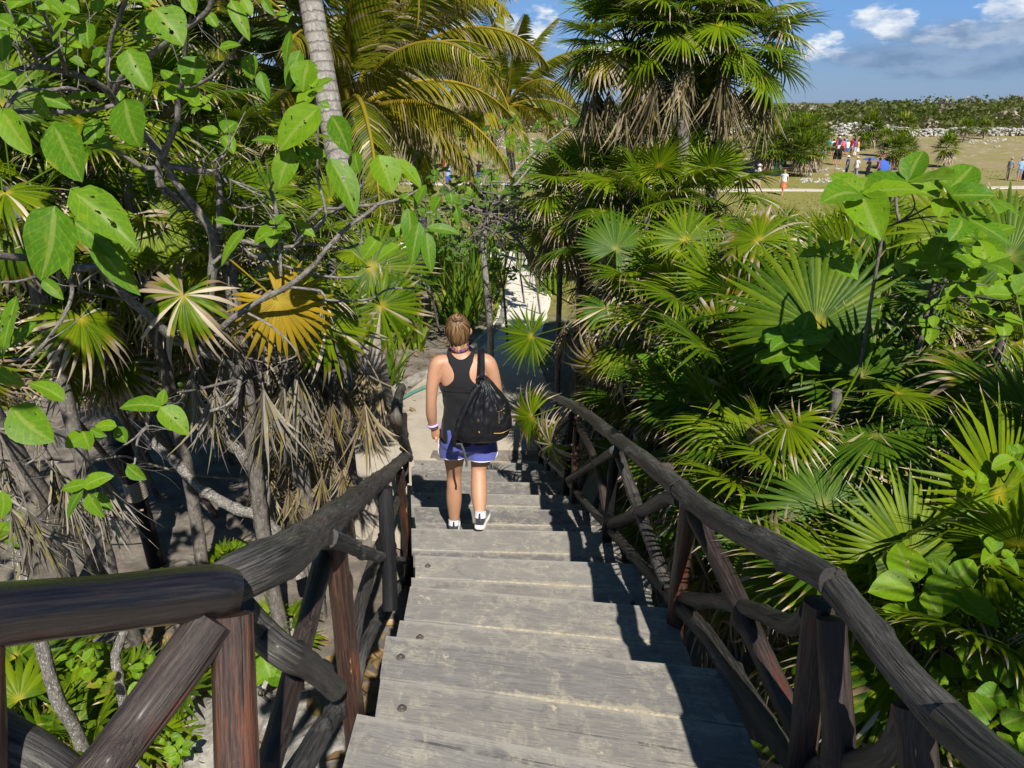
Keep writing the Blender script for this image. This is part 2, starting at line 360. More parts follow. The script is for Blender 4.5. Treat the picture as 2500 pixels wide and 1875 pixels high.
def bark(name, a, b_, c_, sc=20, rings=0., lichen=0.):
    m, t, b, _ = mat(name); g = t.attr('grain').outputs['Vector']
    n1 = t.noise(t.scale(g, (sc, sc, sc * .45)), 2, 7, .68); n2 = t.noise(t.scale(g, (30, 30, 14)), 2, 5, .7); n3 = t.noise(t.scale(g, (60, 60, 22)), 2, 4, .7)
    c = t.mix(t.ramp(n1, .34, .66), a, b_); c = t.mix(t.math('MULTIPLY', t.ramp(n2, .5, .68), .8), c, c_)
    if lichen: c = t.mix(t.ramp(n3, .62 - lichen, .68 - lichen), c, (.62, .60, .55))
    h = t.math('ADD', n1, t.math('MULTIPLY', n3, .5))
    if rings:
        gz = t.sep(g)[2]; wv = t.math('SINE', t.math('ADD', t.math('MULTIPLY', gz, rings), t.math('MULTIPLY', n1, 5.)))
        rm = t.ramp(wv, .72, 1.); c = t.mix(t.math('MULTIPLY', rm, .65), c, tuple(x * .55 for x in a)); h = t.math('SUBTRACT', h, t.math('MULTIPLY', rm, .8))
    t.val(b.inputs['Base Color'], c); t.link(t.bump(h, .7, .015), b.inputs['Normal'])
    b.inputs['Roughness'].default_value = .9; b.inputs['Specular IOR Level'].default_value = .2
    return m
M['bark'] = bark('grey_bark', (.10, .088, .078), (.25, .228, .20), (.40, .37, .335), 22)
M['bark_pale'] = bark('lichen_bark', (.11, .10, .088), (.24, .22, .19), (.36, .33, .29), 22, lichen=.06)
M['twig'] = bark('twig_bark', (.09, .078, .065), (.20, .175, .15), (.30, .27, .235), 30)
M['palm_trunk'] = bark('palm_trunk', (.20, .18, .16), (.36, .335, .305), (.46, .435, .40), 9, rings=52.)
M['thatch_trunk'] = bark('thatch_trunk', (.09, .078, .066), (.20, .178, .155), (.30, .27, .24), 14)
M['rope'] = plain('rope_fibre', (.30, .26, .20), .95, .1, .4, 120, .6)
M['black_rubber'] = plain('black_coating', (.008, .008, .009), .6, .4, .5, 30)
def stone_mat():
    m, t, b, _ = mat('limestone'); g = t.attr('grain').outputs['Vector']
    n = t.noise(g, 7, 8, .68); n2 = t.noise(g, 26, 6, .7)
    c = t.mix(t.ramp(n, .3, .7), (.17, .155, .135), (.42, .395, .345)); c = t.mix(t.math('MULTIPLY', t.ramp(n2, .5, .7), .6), c, (.50, .475, .43)); c = t.mix(t.math('MULTIPLY', t.ramp(n2, .3, .42, 1., 0.), .6), c, (.11, .10, .085))
    t.val(b.inputs['Base Color'], c); b.inputs['Roughness'].default_value = .95; b.inputs['Specular IOR Level'].default_value = .15
    t.link(t.bump(t.math('ADD', n, t.math('MULTIPLY', n2, .5)), .9, .03), b.inputs['Normal']); return m
M['stone'] = stone_mat()
# ---------------------------------------------------------------- terrain
HX = [-60, -2, 0, 3, 6, 8.2, 12, 20, 32, 50, 70, 90, 112, 128, 150, 185, 240, 420]
HZ = [2.3, 2.3, 2.1, 1.1, .35, 0, -.10, -.55, -1.15, -1.65, -1.35, -.75, -.35, .4, 1.3, 1.9, 2.2, 2.2]
def gh(x, y):
    z = float(np.interp(y, HX, HZ))
    z += .10 * noise.noise((x * .35, y * .35, 1.7)) * smooth(1.0, 3, abs(x + .2) + max(0, 9 - y) * .3)
    if y < 9:                                            # the bank falls away on the left of the stairs, stays up on the right
        k = 1 - smooth(7, 9.5, y)
        z -= k * smooth(.2, 1.2, -x - .5) * (np.interp(y, [-4, 0, 3, 6, 9], [1.6, 1.6, 1.0, .35, 0]))
        z -= k * .45 * (1 - smooth(.9, 1.6, abs(x)))      # hollow under the steps
    if y > 100:
        k = smooth(112, 150, y); z += k * (1.1 * noise.noise((x * .016, y * .02, 4)) + .8 * noise.noise((x * .05, y * .05, 8))) + k * smooth(45, 95, x) * 1.3
    return z
def ground_mat():
    m, t, b, _ = mat('ground'); g = t.attr('grain').outputs['Vector']; gx, gy, gz = t.sep(g)
    n1 = t.noise(g, .35, 6, .6); n2 = t.noise(g, 3.2, 6, .65); n3 = t.noise(g, 26, 5, .7); n4 = t.noise(g, 90, 3, .7)
    dirt = t.mix(t.ramp(n2, .35, .65), (.14, .12, .098), (.27, .235, .19)); dirt = t.mix(t.math('MULTIPLY', t.ramp(n3, .45, .7), .45), dirt, (.13, .11, .09))
    dirt = t.mix(t.math('MULTIPLY', t.ramp(n4, .58, .7), .5), dirt, (.48, .43, .36))
    grass = t.mix(t.ramp(n2, .3, .7), (.20, .19, .045), (.32, .285, .085)); grass = t.mix(t.math('MULTIPLY', t.ramp(n3, .4, .65), .45), grass, (.13, .15, .03))
    bare = t.mix(t.ramp(n3, .3, .7), (.26, .20, .12), (.36, .28, .17))
    far = t.ramp(t.math('ADD', gy, t.math('MULTIPLY', t.math('SUBTRACT', n1, .5), 40.)), 52, 74)
    field = t.mix(t.math('MULTIPLY', t.math('MULTIPLY', far, .8), t.ramp(n1, .3, .62)), grass, bare)
    field = t.mix(t.math('MULTIPLY', t.ramp(t.noise(g, .9, 7, .7), .56, .66), t.ramp(gy, 60, 95)), field, (.50, .46, .38))
    hill = t.mix(t.ramp(n2, .3, .7), (.10, .105, .05), (.20, .185, .12))
    c = t.mix(t.ramp(t.math('ADD', gy, t.math('MULTIPLY', t.math('SUBTRACT', n2, .5), 3.)), 15, 19), dirt, field)
    c = t.mix(t.ramp(gy, 116, 132), c, hill)
    t.val(b.inputs['Base Color'], c); b.inputs['Roughness'].default_value = .97; b.inputs['Specular IOR Level'].default_value = .1
    t.link(t.bump(t.math('ADD', n3, t.math('MULTIPLY', n4, .5)), .5, .02), b.inputs['Normal']); return m
def sheet(xs, ys, fz, m, name, dz=0):
    mb = MB(); nx, ny = len(xs), len(ys)
    v = [(x, y, fz(x, y) + dz) for y in ys for x in xs]
    f = [(j * nx + i, j * nx + i + 1, (j + 1) * nx + i + 1, (j + 1) * nx + i) for j in range(ny - 1) for i in range(nx - 1)]
    mb.add(v, f); return mb.build(name, m)
def grade(a, b, n, k): return [a + (b - a) * (i / n) ** k for i in range(n + 1)]
xs = sorted(set([-x for x in grade(6, 320, 46, 2.0)] + [x / 4 for x in range(-23, 24)] + grade(6, 320, 46, 2.0)))
ys = sorted(set([-60, -40, -25, -15, -10, -7] + [y / 4 for y in range(-20, 60)] + grade(15, 420, 120, 1.7)))
structure(sheet(xs, ys, gh, ground_mat(), 'ground'))
def path_mat():
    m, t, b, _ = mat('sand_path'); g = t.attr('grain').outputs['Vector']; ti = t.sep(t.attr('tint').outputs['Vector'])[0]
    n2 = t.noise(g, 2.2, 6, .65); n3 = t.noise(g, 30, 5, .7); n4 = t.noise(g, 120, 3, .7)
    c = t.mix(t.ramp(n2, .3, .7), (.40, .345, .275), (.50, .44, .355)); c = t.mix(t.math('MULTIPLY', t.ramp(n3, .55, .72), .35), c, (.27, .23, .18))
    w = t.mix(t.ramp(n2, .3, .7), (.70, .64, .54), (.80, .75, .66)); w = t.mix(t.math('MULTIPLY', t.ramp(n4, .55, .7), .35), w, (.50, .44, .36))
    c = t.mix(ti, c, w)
    t.val(b.inputs['Base Color'], c); b.inputs['Roughness'].default_value = .97; b.inputs['Specular IOR Level'].default_value = .1
    t.link(t.bump(t.math('ADD', n3, t.math('MULTIPLY', n4, .5)), .4, .012), b.inputs['Normal']); return m
M['path'] = path_mat()
def ribbon(name, pts, dz=.03, white=lambda y: 1., nw=10):
    """pts: (x, y, half width) centre line; draped a little above the ground"""
    q = spline(np.array([(a, b, 0, c) for a, b, c in pts]), 90); mb = MB(); v = []; t = []
    for i, (x, y, _, w) in enumerate(q):
        d = q[min(i + 1, len(q) - 1)][:2] - q[max(i - 1, 0)][:2]; d /= np.linalg.norm(d); nrm = np.array([-d[1], d[0]])
        for j in range(nw + 1):
            s_ = (j / nw * 2 - 1); e = 1 + (.10 * noise.noise((x * 1.3 + s_ * 9, y * 1.3, 2)) if abs(s_) == 1 else 0)
            p = np.array([x, y]) + nrm * w * s_ * e
            v.append((p[0], p[1], gh(p[0], p[1]) + (dz if abs(s_) < .99 else -.01))); t.append((white(y), 0, 0))
    k = nw + 1
    f = [(i * k + j, i * k + j + 1, (i + 1) * k + j + 1, (i + 1) * k + j) for i in range(len(q) - 1) for j in range(nw)]
    mb.add(v, f, None, np.array(t)); return structure(mb.build(name, M['path']))
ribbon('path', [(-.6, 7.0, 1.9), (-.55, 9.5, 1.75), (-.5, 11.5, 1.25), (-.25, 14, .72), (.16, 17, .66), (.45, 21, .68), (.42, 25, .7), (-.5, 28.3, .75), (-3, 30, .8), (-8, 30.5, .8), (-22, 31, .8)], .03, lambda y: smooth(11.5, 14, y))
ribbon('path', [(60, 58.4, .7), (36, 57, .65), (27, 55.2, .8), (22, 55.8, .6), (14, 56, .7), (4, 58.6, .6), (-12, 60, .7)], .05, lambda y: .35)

# ---------------------------------------------------------------- stairs
K = 2119.0                                                    # depth = K / (y - 900) on the line of the noses
NOSE = [(1008, 1122, 1318, 1132), (1008, 1141, 1350, 1150), (1008, 1170, 1382, 1179), (1008, 1202, 1418, 1210), (1008, 1237, 1452, 1247),
        (1008, 1289, 1496, 1299), (1006, 1355, 1562, 1377), (997, 1430, 1642, 1484), (937, 1551, 1748, 1632), (864, 1740, 1985, 1958)]
def nose_pts():
    out = []
    for (x0, y0, x1, y1) in NOSE:
        ym = (y0 + y1) / 2; z = K / (ym - 900); h = P((x0 + x1) / 2, ym, z).z
        out.append((onz(x0, y0, h), onz(x1, y1, h), h))
    return out
NP = nose_pts()
# one more nose above, under the photographer: the landing
a0, b0, h0 = NP[-1]; rise = (NP[-1][2] - NP[-3][2]) / 2
LAND = h0 + rise
stairs = thing('staircase', 'wide grey plank staircase with sandy joints going down between log railings', 'staircase', (0, 5, 0))
rnd = random.Random(5)
BOLT = MB()
for (r_, h_, z_) in ((.018, .004, .002), (.010, .010, .007)):
    bm = bmesh.new(); bmesh.ops.create_cone(bm, cap_ends=True, segments=12, radius1=r_, radius2=r_ * .86, depth=h_)
    BOLT.add([(v.co.x, v.co.y, v.co.z + z_) for v in bm.verts], [[v.index for v in f.verts] for f in bm.faces]); bm.free()
BOLT_ME = BOLT.mesh('bolt', M['bolt'])
def plank(mb, A, B, C, D, th, seed, sand=(0, 1)):
    """board with top corners A(left front) B(right front) C(right back) D(left back), grid along for a slight warp"""
    n, mth = 26, 5; v = []; g = []; t = []; rg = rnd.random()
    offs = [(0., -th), (0., -.006), (.018, 0.), (.5, .001), (.982, 0.), (1., -.006), (1., -th)]
    wid = (D - A).length
    for i in range(n + 1):
        u = i / n; f_ = A.lerp(B, u); k_ = D.lerp(C, u)
        for (w, dz) in offs:
            p = f_.lerp(k_, w); dn = .0022 * noise.noise((p.x * 2 + seed, p.y * 3, seed * 1.7)); ed = .004 * noise.noise((p.x * 5, seed * 3.1, w * 9)) if w in (0., 1.) else 0
            v.append((p.x, p.y + ed, p.z + dz + (dn if dz > -.02 else 0))); g.append((w * wid + seed * 1.37, dz + seed * .61, u * (B - A).length + seed * 2.3))
            e = 0
            if sand[1] and w > .9: e = 1. * smooth(.05, .45, u)
            if sand[0] and w < .1: e = .85 * smooth(.1, .5, u)
            t.append((e, rg, 1. if w <= .02 else 0.))
    k = len(offs); f = [(i * k + j, (i + 1) * k + j, (i + 1) * k + j + 1, i * k + j + 1) for i in range(n) for j in range(k - 1)]
    f += [tuple(range(k)), tuple(range(n * k + k - 1, n * k - 1, -1))]
    f += [(i * k, i * k + k - 1, (i + 1) * k + k - 1, (i + 1) * k) for i in range(n)]
    mb.add(v, f, g, np.array(t))
TH = .05
step_no = 0
for i, (A, B, h) in enumerate(NP):
    step_no += 1
    if i + 1 < len(NP): A2, B2, h2 = NP[i + 1]
    else:
        dA = (NP[-1][0] - NP[-2][0]); A2, B2, h2 = NP[-1][0] + Vector((-.02, -.80, 0)), NP[-1][1] + Vector((.05, -.95, 0)), LAND
    over = .06
    back_A = Vector((A2.x, A2.y, h)).lerp(A, -.0) + Vector((.01, over * -1 + .0, 0)); back_B = Vector((B2.x, B2.y, h)) + Vector((-.01, -over, 0))
    mb = MB(); npl = 3 if i not in (1, 2) else 2
    cuts = [0] + sorted([min(.92, (q + 1) / npl + rnd.uniform(-.05, .05)) for q in range(npl - 1)]) + [1]
    for q in range(npl):
        gap = .006
        w0 = cuts[q] + (gap / .8 if q else 0); w1 = cuts[q + 1]
        jl = rnd.uniform(-.02, .02); jr = rnd.uniform(-.02, .03)
        j0 = Vector((jl, 0, 0)); j1 = Vector((jr, 0, 0))
        plank(mb, A.lerp(back_A, w0) + j0, B.lerp(back_B, w0) + j1, B.lerp(back_B, w1) + j1, A.lerp(back_A, w1) + j0, TH, i * 3.1 + q * 1.1 + 1, (q > 0, True))
    stp = rel(stairs, mb.build('step', M['plank'], stairs, smooth=False))
    # sand filling the joints
    sm = MB()
    for q in range(1, npl):
        l0, r0 = A.lerp(back_A, cuts[q]), B.lerp(back_B, cuts[q]); v = []; nn = 40
        dirv = (back_A - A).normalized()
        for k in range(nn + 1):
            u = k / nn; p = l0.lerp(r0, .02 + .96 * u); w = (.001 + .006 * smooth(.1, .8, u)) * (.2 + 1.6 * abs(noise.noise((p.x * 9, q + i * 3., 1))))
            for s_, dz in ((-1, -.02), (-.45, .0012), (.45, .0012), (1, -.02)):
                dz -= .02 * max(smooth(.30, .12, u), smooth(.52, .62, noise.noise((p.x * 2.3 + i * 7, q * 5., i * 1.9)) * .5 + .5)) if dz > 0 else 0
                v.append((p.x + dirv.x * s_ * (w + (.004 if abs(s_) == 1 else 0)), p.y + dirv.y * s_ * (w + (.004 if abs(s_) == 1 else 0)), p.z + dz + (.002 if abs(s_) < 1 else 0)))
        sm.add(v, [(k * 4 + j, (k + 1) * 4 + j, (k + 1) * 4 + j + 1, k * 4 + j + 1) for k in range(nn) for j in range(3)])
    so_ = sm.build('joint_sand', M['sand'], stp)
    # riser board under the nose and side stringers
    rm = MB(); lowh = NP[i - 1][2] if i else h - .14
    for (u0, u1) in ((.0, 1.),):
        a_, b_ = A.lerp(B, u0) + Vector((.02, -.045, -TH - .004)), A.lerp(B, u1) + Vector((-.02, -.045, -TH - .004)); hh = h - TH - lowh - (.004 if i else -.25)
        if hh > .02:
            v = [a_, b_, b_ + Vector((0, 0, -hh)), a_ + Vector((0, 0, -hh))]; v += [p + Vector((0, -.03, 0)) for p in v]
            rm.add([tuple(p) for p in v], [(0, 1, 2, 3), (7, 6, 5, 4), (0, 4, 5, 1), (3, 2, 6, 7), (0, 3, 7, 4), (1, 5, 6, 2)], [(p.z, p.y, p.x) for p in v], (0, .3, 0))
            rel(stairs, rm.build('riser', M['plank'], stairs, smooth=False))
    # carriage bolts near the ends of the boards
    for q in range(npl):
        wm = (cuts[q] + cuts[q + 1]) / 2
        for u in (.075, .925):
            if rnd.random() < .55:
                p = A.lerp(back_A, wm).lerp(B.lerp(back_B, wm), u + rnd.uniform(-.02, .02)); bo = link('bolt', BOLT_ME, stp)
                bo.location = p + Vector((0, 0, .002)); bo.rotation_euler = (0, 0, rnd.random() * 3)
# the landing the photographer stands on
mb = MB(); A, B, _ = NP[-1]; LA, LB = A2, B2
yb = 0
for q in range(7):
    o = Vector((0, -.2 * q, 0)); e = Vector((0, -.194, 0))
    plank(mb, Vector((LA.x - .05, LA.y, LAND)) + o, Vector((LB.x + .1, LB.y, LAND)) + o, Vector((LB.x + .1, LB.y, LAND)) + o + e, Vector((LA.x - .05, LA.y, LAND)) + o + e, TH, 50 + q)
rel(stairs, mb.build('landing', M['plank'], stairs, smooth=False))
for side in (0, 1):
    mb = MB(); pts = [n[side] for n in NP] + [Vector((A2.x if side == 0 else B2.x, A2.y, LAND))]
    v = []; g = []
    for k, p in enumerate(pts):
        o = .12 if side == 0 else -.17
        for dx, dz in ((0, -.42), (0, -.24), (.05, -.24), (.05, -.42)):
            v.append((p.x + o + dx, p.y - .02, p.z + dz - .015)); g.append((dx, dz, p.y))
    f = [(k * 4 + j, k * 4 + (j + 1) % 4, (k + 1) * 4 + (j + 1) % 4, (k + 1) * 4 + j) for k in range(len(pts) - 1) for j in range(4)]
    mb.add(v, f, g); rel(stairs, mb.build('stringer', M['log_grey'], stairs, smooth=False))
# ---------------------------------------------------------------- log railings
def logs(root, items):
    for k, it in enumerate(items):
        name, pts, rad, m = it[:4]; kw = it[4] if len(it) > 4 else {}
        mb = MB(); rad = [q_ * .86 for q_ in rad] if hasattr(rad, '__len__') else rad * .90
        rr = rad if hasattr(rad, '__len__') else [rad * rnd.uniform(.95, 1.1), rad * rnd.uniform(.85, 1.02)]
        if len(rr) != len(pts): rr = list(np.interp(np.linspace(0, 1, len(pts)), np.linspace(0, 1, len(rr)), rr))
        L = sum((pts[i + 1] - pts[i]).length for i in range(len(pts) - 1))
        tube(mb, pts, rr, n=22, res=max(8, int(L / .025)), wob=kw.get('wob', .13), wfreq=kw.get('wf', 3.2), seed=k * 1.37 + len(items) * .37, capmark=True, knots=kw.get('kn', max(2, int(L * 3.4))))
        rel(root, mb.build(name, M[m], root))
# right railing: vertical plane just outside the tread ends
RB0, RB1 = NP[0][1] + Vector((.03, 0, 0)), Vector((0.8130, 2.4097, 0)); RB0.z = RB1.z = 0
RN = (RB1 - RB0).cross(Vector((0, 0, 1))).normalized(); 
if RN.x < 0: RN = -RN
def RQ(px, py, o=0.): return onplane(px, py, RB0 + RN * o, RN)
D = 1.1302
rr_ = thing('log_railing', 'grey crossed log railing on the right of the stairs before the fan palms', 'railing', tuple(RQ(1650, 1490)))
top = [(1150, 846), (1165, 848), (1200, 858), (1260, 890), (1330, 946), (1400, 1000), (1470, 1058), (1540, 1114), (1640, 1168), (1720, 1210), (1800, 1258)]
items = [('handrail', [RQ(x * D, y * D) for x, y in top[:7]], [.040, .043, .047, .049, .050, .053, .056], 'log_grey'),
         ('handrail', [RQ(x * D, y * D, -.01) for x, y in top[6:]], [.049, .053, .052, .050, .048], 'log_grey'),
         ('handrail', [RQ(x * D, y * D, -.0) for x, y in ((1790, 1254), (1862, 1340), (1940, 1440), (2030, 1540), (2095, 1600))], [.048, .047, .047, .048, .048], 'log_grey'),
         ('handrail', [RQ(x * D, y * D, -.01) for x, y in ((2050, 1560), (2140, 1640), (2260, 1735))], [.052, .050, .05], 'log_grey')]
for (b_, t_, r_, m_) in (((1322, 1146), (1312, 975), .038, 'log_black'), ((1338, 1140), (1330, 1012), .030, 'log_brown'), ((1383, 1185), (1398, 1010), .036, 'log_black'), ((1402, 1168), (1408, 1040), .034, 'log_red'),
                         ((1484, 1292), (1504, 1092), .040, 'log_black'), ((1650, 1496), (1684, 1218), .047, 'log_red'), ((1952, 1890), (1999, 1470), .050, 'log_brown'), ((2046, 1890), (2030, 1510), .048, 'log_brown'),
                         ((2240, 2150), (2235, 1720), .05, 'log_brown')):
    dz = RQ(*b_); items.append(('post', [RQ(*t_, .0), dz, dz + Vector((0, 0, -.5))], [r_ * .95, r_, r_ * 1.05], m_, {'wob': .15}))
for pts, r_, m_ in (([(1313, 980), (1356, 1056), (1383, 1164)], .030, 'log_grey'), ([(1397, 1012), (1453, 1123), (1485, 1275)], .033, 'log_brown'), ([(1507, 1100), (1560, 1246), (1632, 1436)], .040, 'log_grey'),
                    ([(1690, 1240), (1803, 1471), (1912, 1705), (1960, 1800)], .045, 'log_brown'), ([(1320, 1110), (1347, 1066), (1392, 1013)], .030, 'log_grey'), ([(1388, 1172), (1440, 1140), (1499, 1100)], .033, 'log_grey'),
                    ([(1490, 1281), (1578, 1243), (1630, 1216), (1660, 1222)], .040, 'log_grey'), ([(1641, 1449), (1700, 1466), (1758, 1470), (1848, 1492), (1930, 1525), (1975, 1500)], .036, 'log_grey'),
                    ([(1320, 1108), (1352, 1138), (1384, 1168)], .030, 'log_grey'), ([(1384, 1172), (1430, 1228), (1483, 1286)], .032, 'log_grey'), ([(1485, 1288), (1560, 1372), (1638, 1454)], .036, 'log_grey'),
                    ([(1640, 1456), (1723, 1549), (1798, 1659), (1927, 1850), (2010, 1960)], .046, 'log_grey'), ([(1960, 1880), (2080, 1862), (2170, 1835), (2215, 1740)], .036, 'log_grey')):
    o = {0: .05, 4: -.05}.get(0, 0); nm = 'brace'
    items.append((nm, [RQ(a, b, -.05 if (k % 2 == 0 and len(pts) == 3 and pts[0][1] > pts[-1][1]) else .02) for k, (a, b) in enumerate(pts)], r_, m_))
logs(rr_, items)
# left railing: along the left tread ends, then turning along the landing
LB0, LB1 = P(1005, 1150, K / 250), P(853, 1690, K / 790); LB0.z = LB1.z = 0
LN = (LB1 - LB0).cross(Vector((0, 0, 1))).normalized()
def LQ(px, py, o=0.): return onplane(px, py, LB0 + LN * o, LN)
lr = thing('log_railing', 'left log railing that starts with a thick dark varnished rail', 'railing', tuple(LQ(1008, 1430)))
def LZ(px, py, z): return P(px, py, z)
C0 = LQ(575, 1432); zc = (C0 - Vector((0, 0, CZ))).dot(Vector((0, CP, -SP)))
items = [('handrail', [P(520, 1440, zc * 1.10), P(580, 1412, zc * 1.11)] + [LQ(x, y) for x, y in ((665, 1368), (740, 1320), (850, 1235), (940, 1160), (992, 1112))], [.050, .056, .058, .058, .055, .053, .048], 'log_grey', {'wob': .2}),
         ('handrail', [LQ(x, y) for x, y in ((1000, 1118), (988, 1085), (970, 1030), (968, 1000), (975, 960), (981, 945))], [.052, .055, .06, .052, .048, .045], 'log_grey', {'wob': .18}),
         ('landing_rail', [P(-420, 1600, zc * .70), P(-60, 1512, zc * .80), P(250, 1478, zc * .90), P(440, 1454, zc * .965), P(545, 1446, zc * 1.0), P(578, 1446, zc * 1.01)], [.055, .054, .054, .054, .052, .042], 'log_varnish', {'wob': .10, 'kn': 3, 'wf': 2.})]
for (b_, t_, r_, m_) in (((1000, 1428), (976, 1150), .045, 'log_red'), ((858, 1700), (818, 1318), .047, 'log_red')):
    q = LQ(*b_); items.append(('post', [LQ(*t_), q, q + Vector((0, 0, -.5))], [r_ * .92, r_, r_ * 1.1], m_, {'wob': .15}))
q = P(580, 1880, zc * .98 * 1.0); tq = P(566, 1500, zc * 1.0); items.append(('post', [tq, q, q + (q - tq).normalized() * .6], [.041, .042, .043], 'log_red', {'wob': .07}))
items.append(('post', [LQ(940, 1190, -.06), LQ(950, 1420, -.06), LQ(952, 1490, -.06)], .044, 'log_black'))
items.append(('post', [LQ(985, 1010, .02), LQ(990, 1110, .02), LQ(992, 1180, .02)], .036, 'log_brown'))
items.append(('post', [P(-80, 1560, zc * .8), P(-70, 2100, zc * .8)], .05, 'log_red'))
for pts, r_, m_, o in (([(992, 1168), (950, 1275), (905, 1390), (862, 1560), (860, 1650)], .034, 'log_grey', .035), ([(797, 1330), (770, 1440), (715, 1650), (650, 1890)], .033, 'log_brown', .04),
                       ([(1006, 1388), (950, 1470), (890, 1580), (862, 1690)], .036, 'log_pale', .05), ([(852, 1702), (790, 1780), (720, 1895), (640, 2000)], .040, 'log_pale', .05),
                       ([(800, 1312), (845, 1328), (913, 1356), (1002, 1372)], .031, 'log_pale', -.03)):
    items.append(('brace', [LQ(a, b, o) for a, b in pts], r_, m_))
items.append(('brace', [P(585, 1490, zc * 1.16), P(640, 1548, zc * 1.2), LQ(700, 1600, -.03), LQ(750, 1622, -.02), LQ(818, 1682, -.02)], .036, 'log_grey'))
items.append(('brace', [P(522, 1512, zc * .985), P(400, 1680, zc * .95), P(246, 1880, zc * .90), P(130, 2040, zc * .86)], .044, 'log_brown', {'wob': .07}))
items.append(('brace', [P(-60, 1800, zc * .86), P(60, 1845, zc * .88), P(180, 1920, zc * .9)], .046, 'log_grey'))
logs(lr, items)
# ---------------------------------------------------------------- plant builders
def fan_mesh(name, m, seed, R_=1., Lp=1.1, nseg=44, span=300, fuse=.34, droop=.22, dry=.12, dryp=.1, fold=.12, tilt=-12, petr=.012, narrow=1., curl=0., st=9, brk=.0):
    """fan frond: petiole from the origin along +x, blade centre line along +x, normal +z"""
    r = random.Random(seed); mb = MB(); da = math.radians(span) / nseg
    tl = math.radians(tilt); ct, s_t = math.cos(tl), math.sin(tl)
    pts = [(Lp * t, 0, -.10 * Lp * t * t + .10 * Lp * t) for t in np.linspace(0, 1, 5)]
    tube(mb, pts, [petr * 1.5, petr * 1.2, petr, petr, petr * .9], n=5, res=6, tint=(0, .5, .5))
    wet = np.linspace(0, 1, st); ff = fuse
    for i in range(nseg):
        a = -math.radians(span) / 2 + (i + .5) * da; ca = abs(a) / math.radians(span / 2)
        L = R_ * (1 - .38 * ca ** 2.2) * r.uniform(.92, 1.04); g = r.random()
        if brk and r.random() < brk: L *= r.uniform(.5, .8)
        dr = droop * r.uniform(.55, 1.5); ddry = dry * r.uniform(.4, 1.7); alldry = r.random() < dryp
        wf = ff * R_ * math.tan(da / 2) * 1.02 * narrow; sidew = r.uniform(-.05, .05); ph = r.uniform(-.3, .3)
        d = np.array([math.cos(a), math.sin(a), 0]); n_ = np.array([-math.sin(a), math.cos(a), 0]); v = []; tt = []; gg = []
        if i and brk and r.random() < .04: continue
        bk = r.uniform(.55, .85) if r.random() < .25 + brk else 2
        for t in wet:
            s_ = t * L
            if t <= ff: w = t * R_ * math.tan(da / 2) * 1.02
            else: w = wf * (1 + .22 * math.sin(min(1, (t - ff) / (.45)) * math.pi)) * max(.0, 1 - ((t - ff) / (1 - ff)) ** 2.1) + .0006
            z = -dr * R_ * t ** 2.4 + fold * R_ * (ca ** 1.6) * t * .55
            if t > bk: z -= (t - bk) * R_ * r.uniform(.5, .8)
            out = s_ * (1 - .35 * dr * t * t)
            c = d * out + n_ * (sidew * R_ * max(0, t - ff) ** 1.5 * 2 + curl * t * t) ; c[2] = z
            pl = w * .55 * (1 - .35 * t)
            dv = 1. if alldry else max(0., min(1., (t - (1 - ddry * 1.3)) / max(.02, ddry) + .1)) if ddry > .02 else 0
            for s in (-1, 0, 1):
                q = c + n_ * w * s; q = q + np.array([0, 0, pl if s == 0 else 0.])
                v.append(q); tt.append((dv, g, t)); gg.append((s * w * 4, s_ + i * 1.7, g))
        v = np.array(v)
        v2 = np.stack([v[:, 0] * ct - v[:, 2] * s_t, v[:, 1], v[:, 0] * s_t + v[:, 2] * ct], 1) + np.array([Lp, 0, 0])
        f = [(k * 3 + j, k * 3 + j + 1, k * 3 + 3 + j + 1, k * 3 + 3 + j) for k in range(st - 1) for j in range(2)]
        mb.add(v2, f, np.array(gg), np.array(tt))
    return mb.mesh(name, m)
def dead_mesh(name, m, seed, R_=1., Lp=.9, nseg=40):
    """dead fan: blade folded shut and hanging, ragged strips"""
    r = random.Random(seed); mb = MB()
    tube(mb, [(0, 0, 0), (Lp * .55, 0, -.10 * Lp), (Lp * .9, 0, -.55 * Lp)], [.016, .012, .009], n=5, res=6, tint=(0, .4, .5))
    o = np.array([Lp * .9, 0, -.55 * Lp])
    for i in range(nseg):
        a = r.gauss(0, .26); b = r.gauss(.06, .2); L = R_ * r.uniform(.5, 1.1); g = r.random(); w = R_ * r.uniform(.008, .022); tw = r.uniform(-1.2, 1.2)
        d = np.array([math.sin(b), math.sin(a) * .75, -math.cos(a) * math.cos(b)]); d /= np.linalg.norm(d); side = np.cross(d, [math.cos(i), math.sin(i), .2]); side /= np.linalg.norm(side)
        cv = np.array([r.gauss(0, .16), r.gauss(0, .18), r.choice((0, 0, 0, .25))]); v = []; tt = []; gg = []
        for t in np.linspace(0, 1, 6):
            ww = w * (.35 + 1.1 * t if t < .5 else .9 * (1 - (t - .5) / .5) ** .8) + .0008
            c = o + d * L * t + cv * t * t * R_; sd_ = side * math.cos(tw * t) + np.cross(d, side) * math.sin(tw * t)
            for s in (-1, 1): v.append(c + sd_ * ww * s); tt.append((.0 if r.random() < .8 else .5, g, .5)); gg.append((s * w * 4, t * L + i, g))
        mb.add(np.array(v), [(k * 2, k * 2 + 1, k * 2 + 3, k * 2 + 2) for k in range(5)], np.array(gg), np.array(tt))
    return mb.mesh(name, m)
FAN = {}
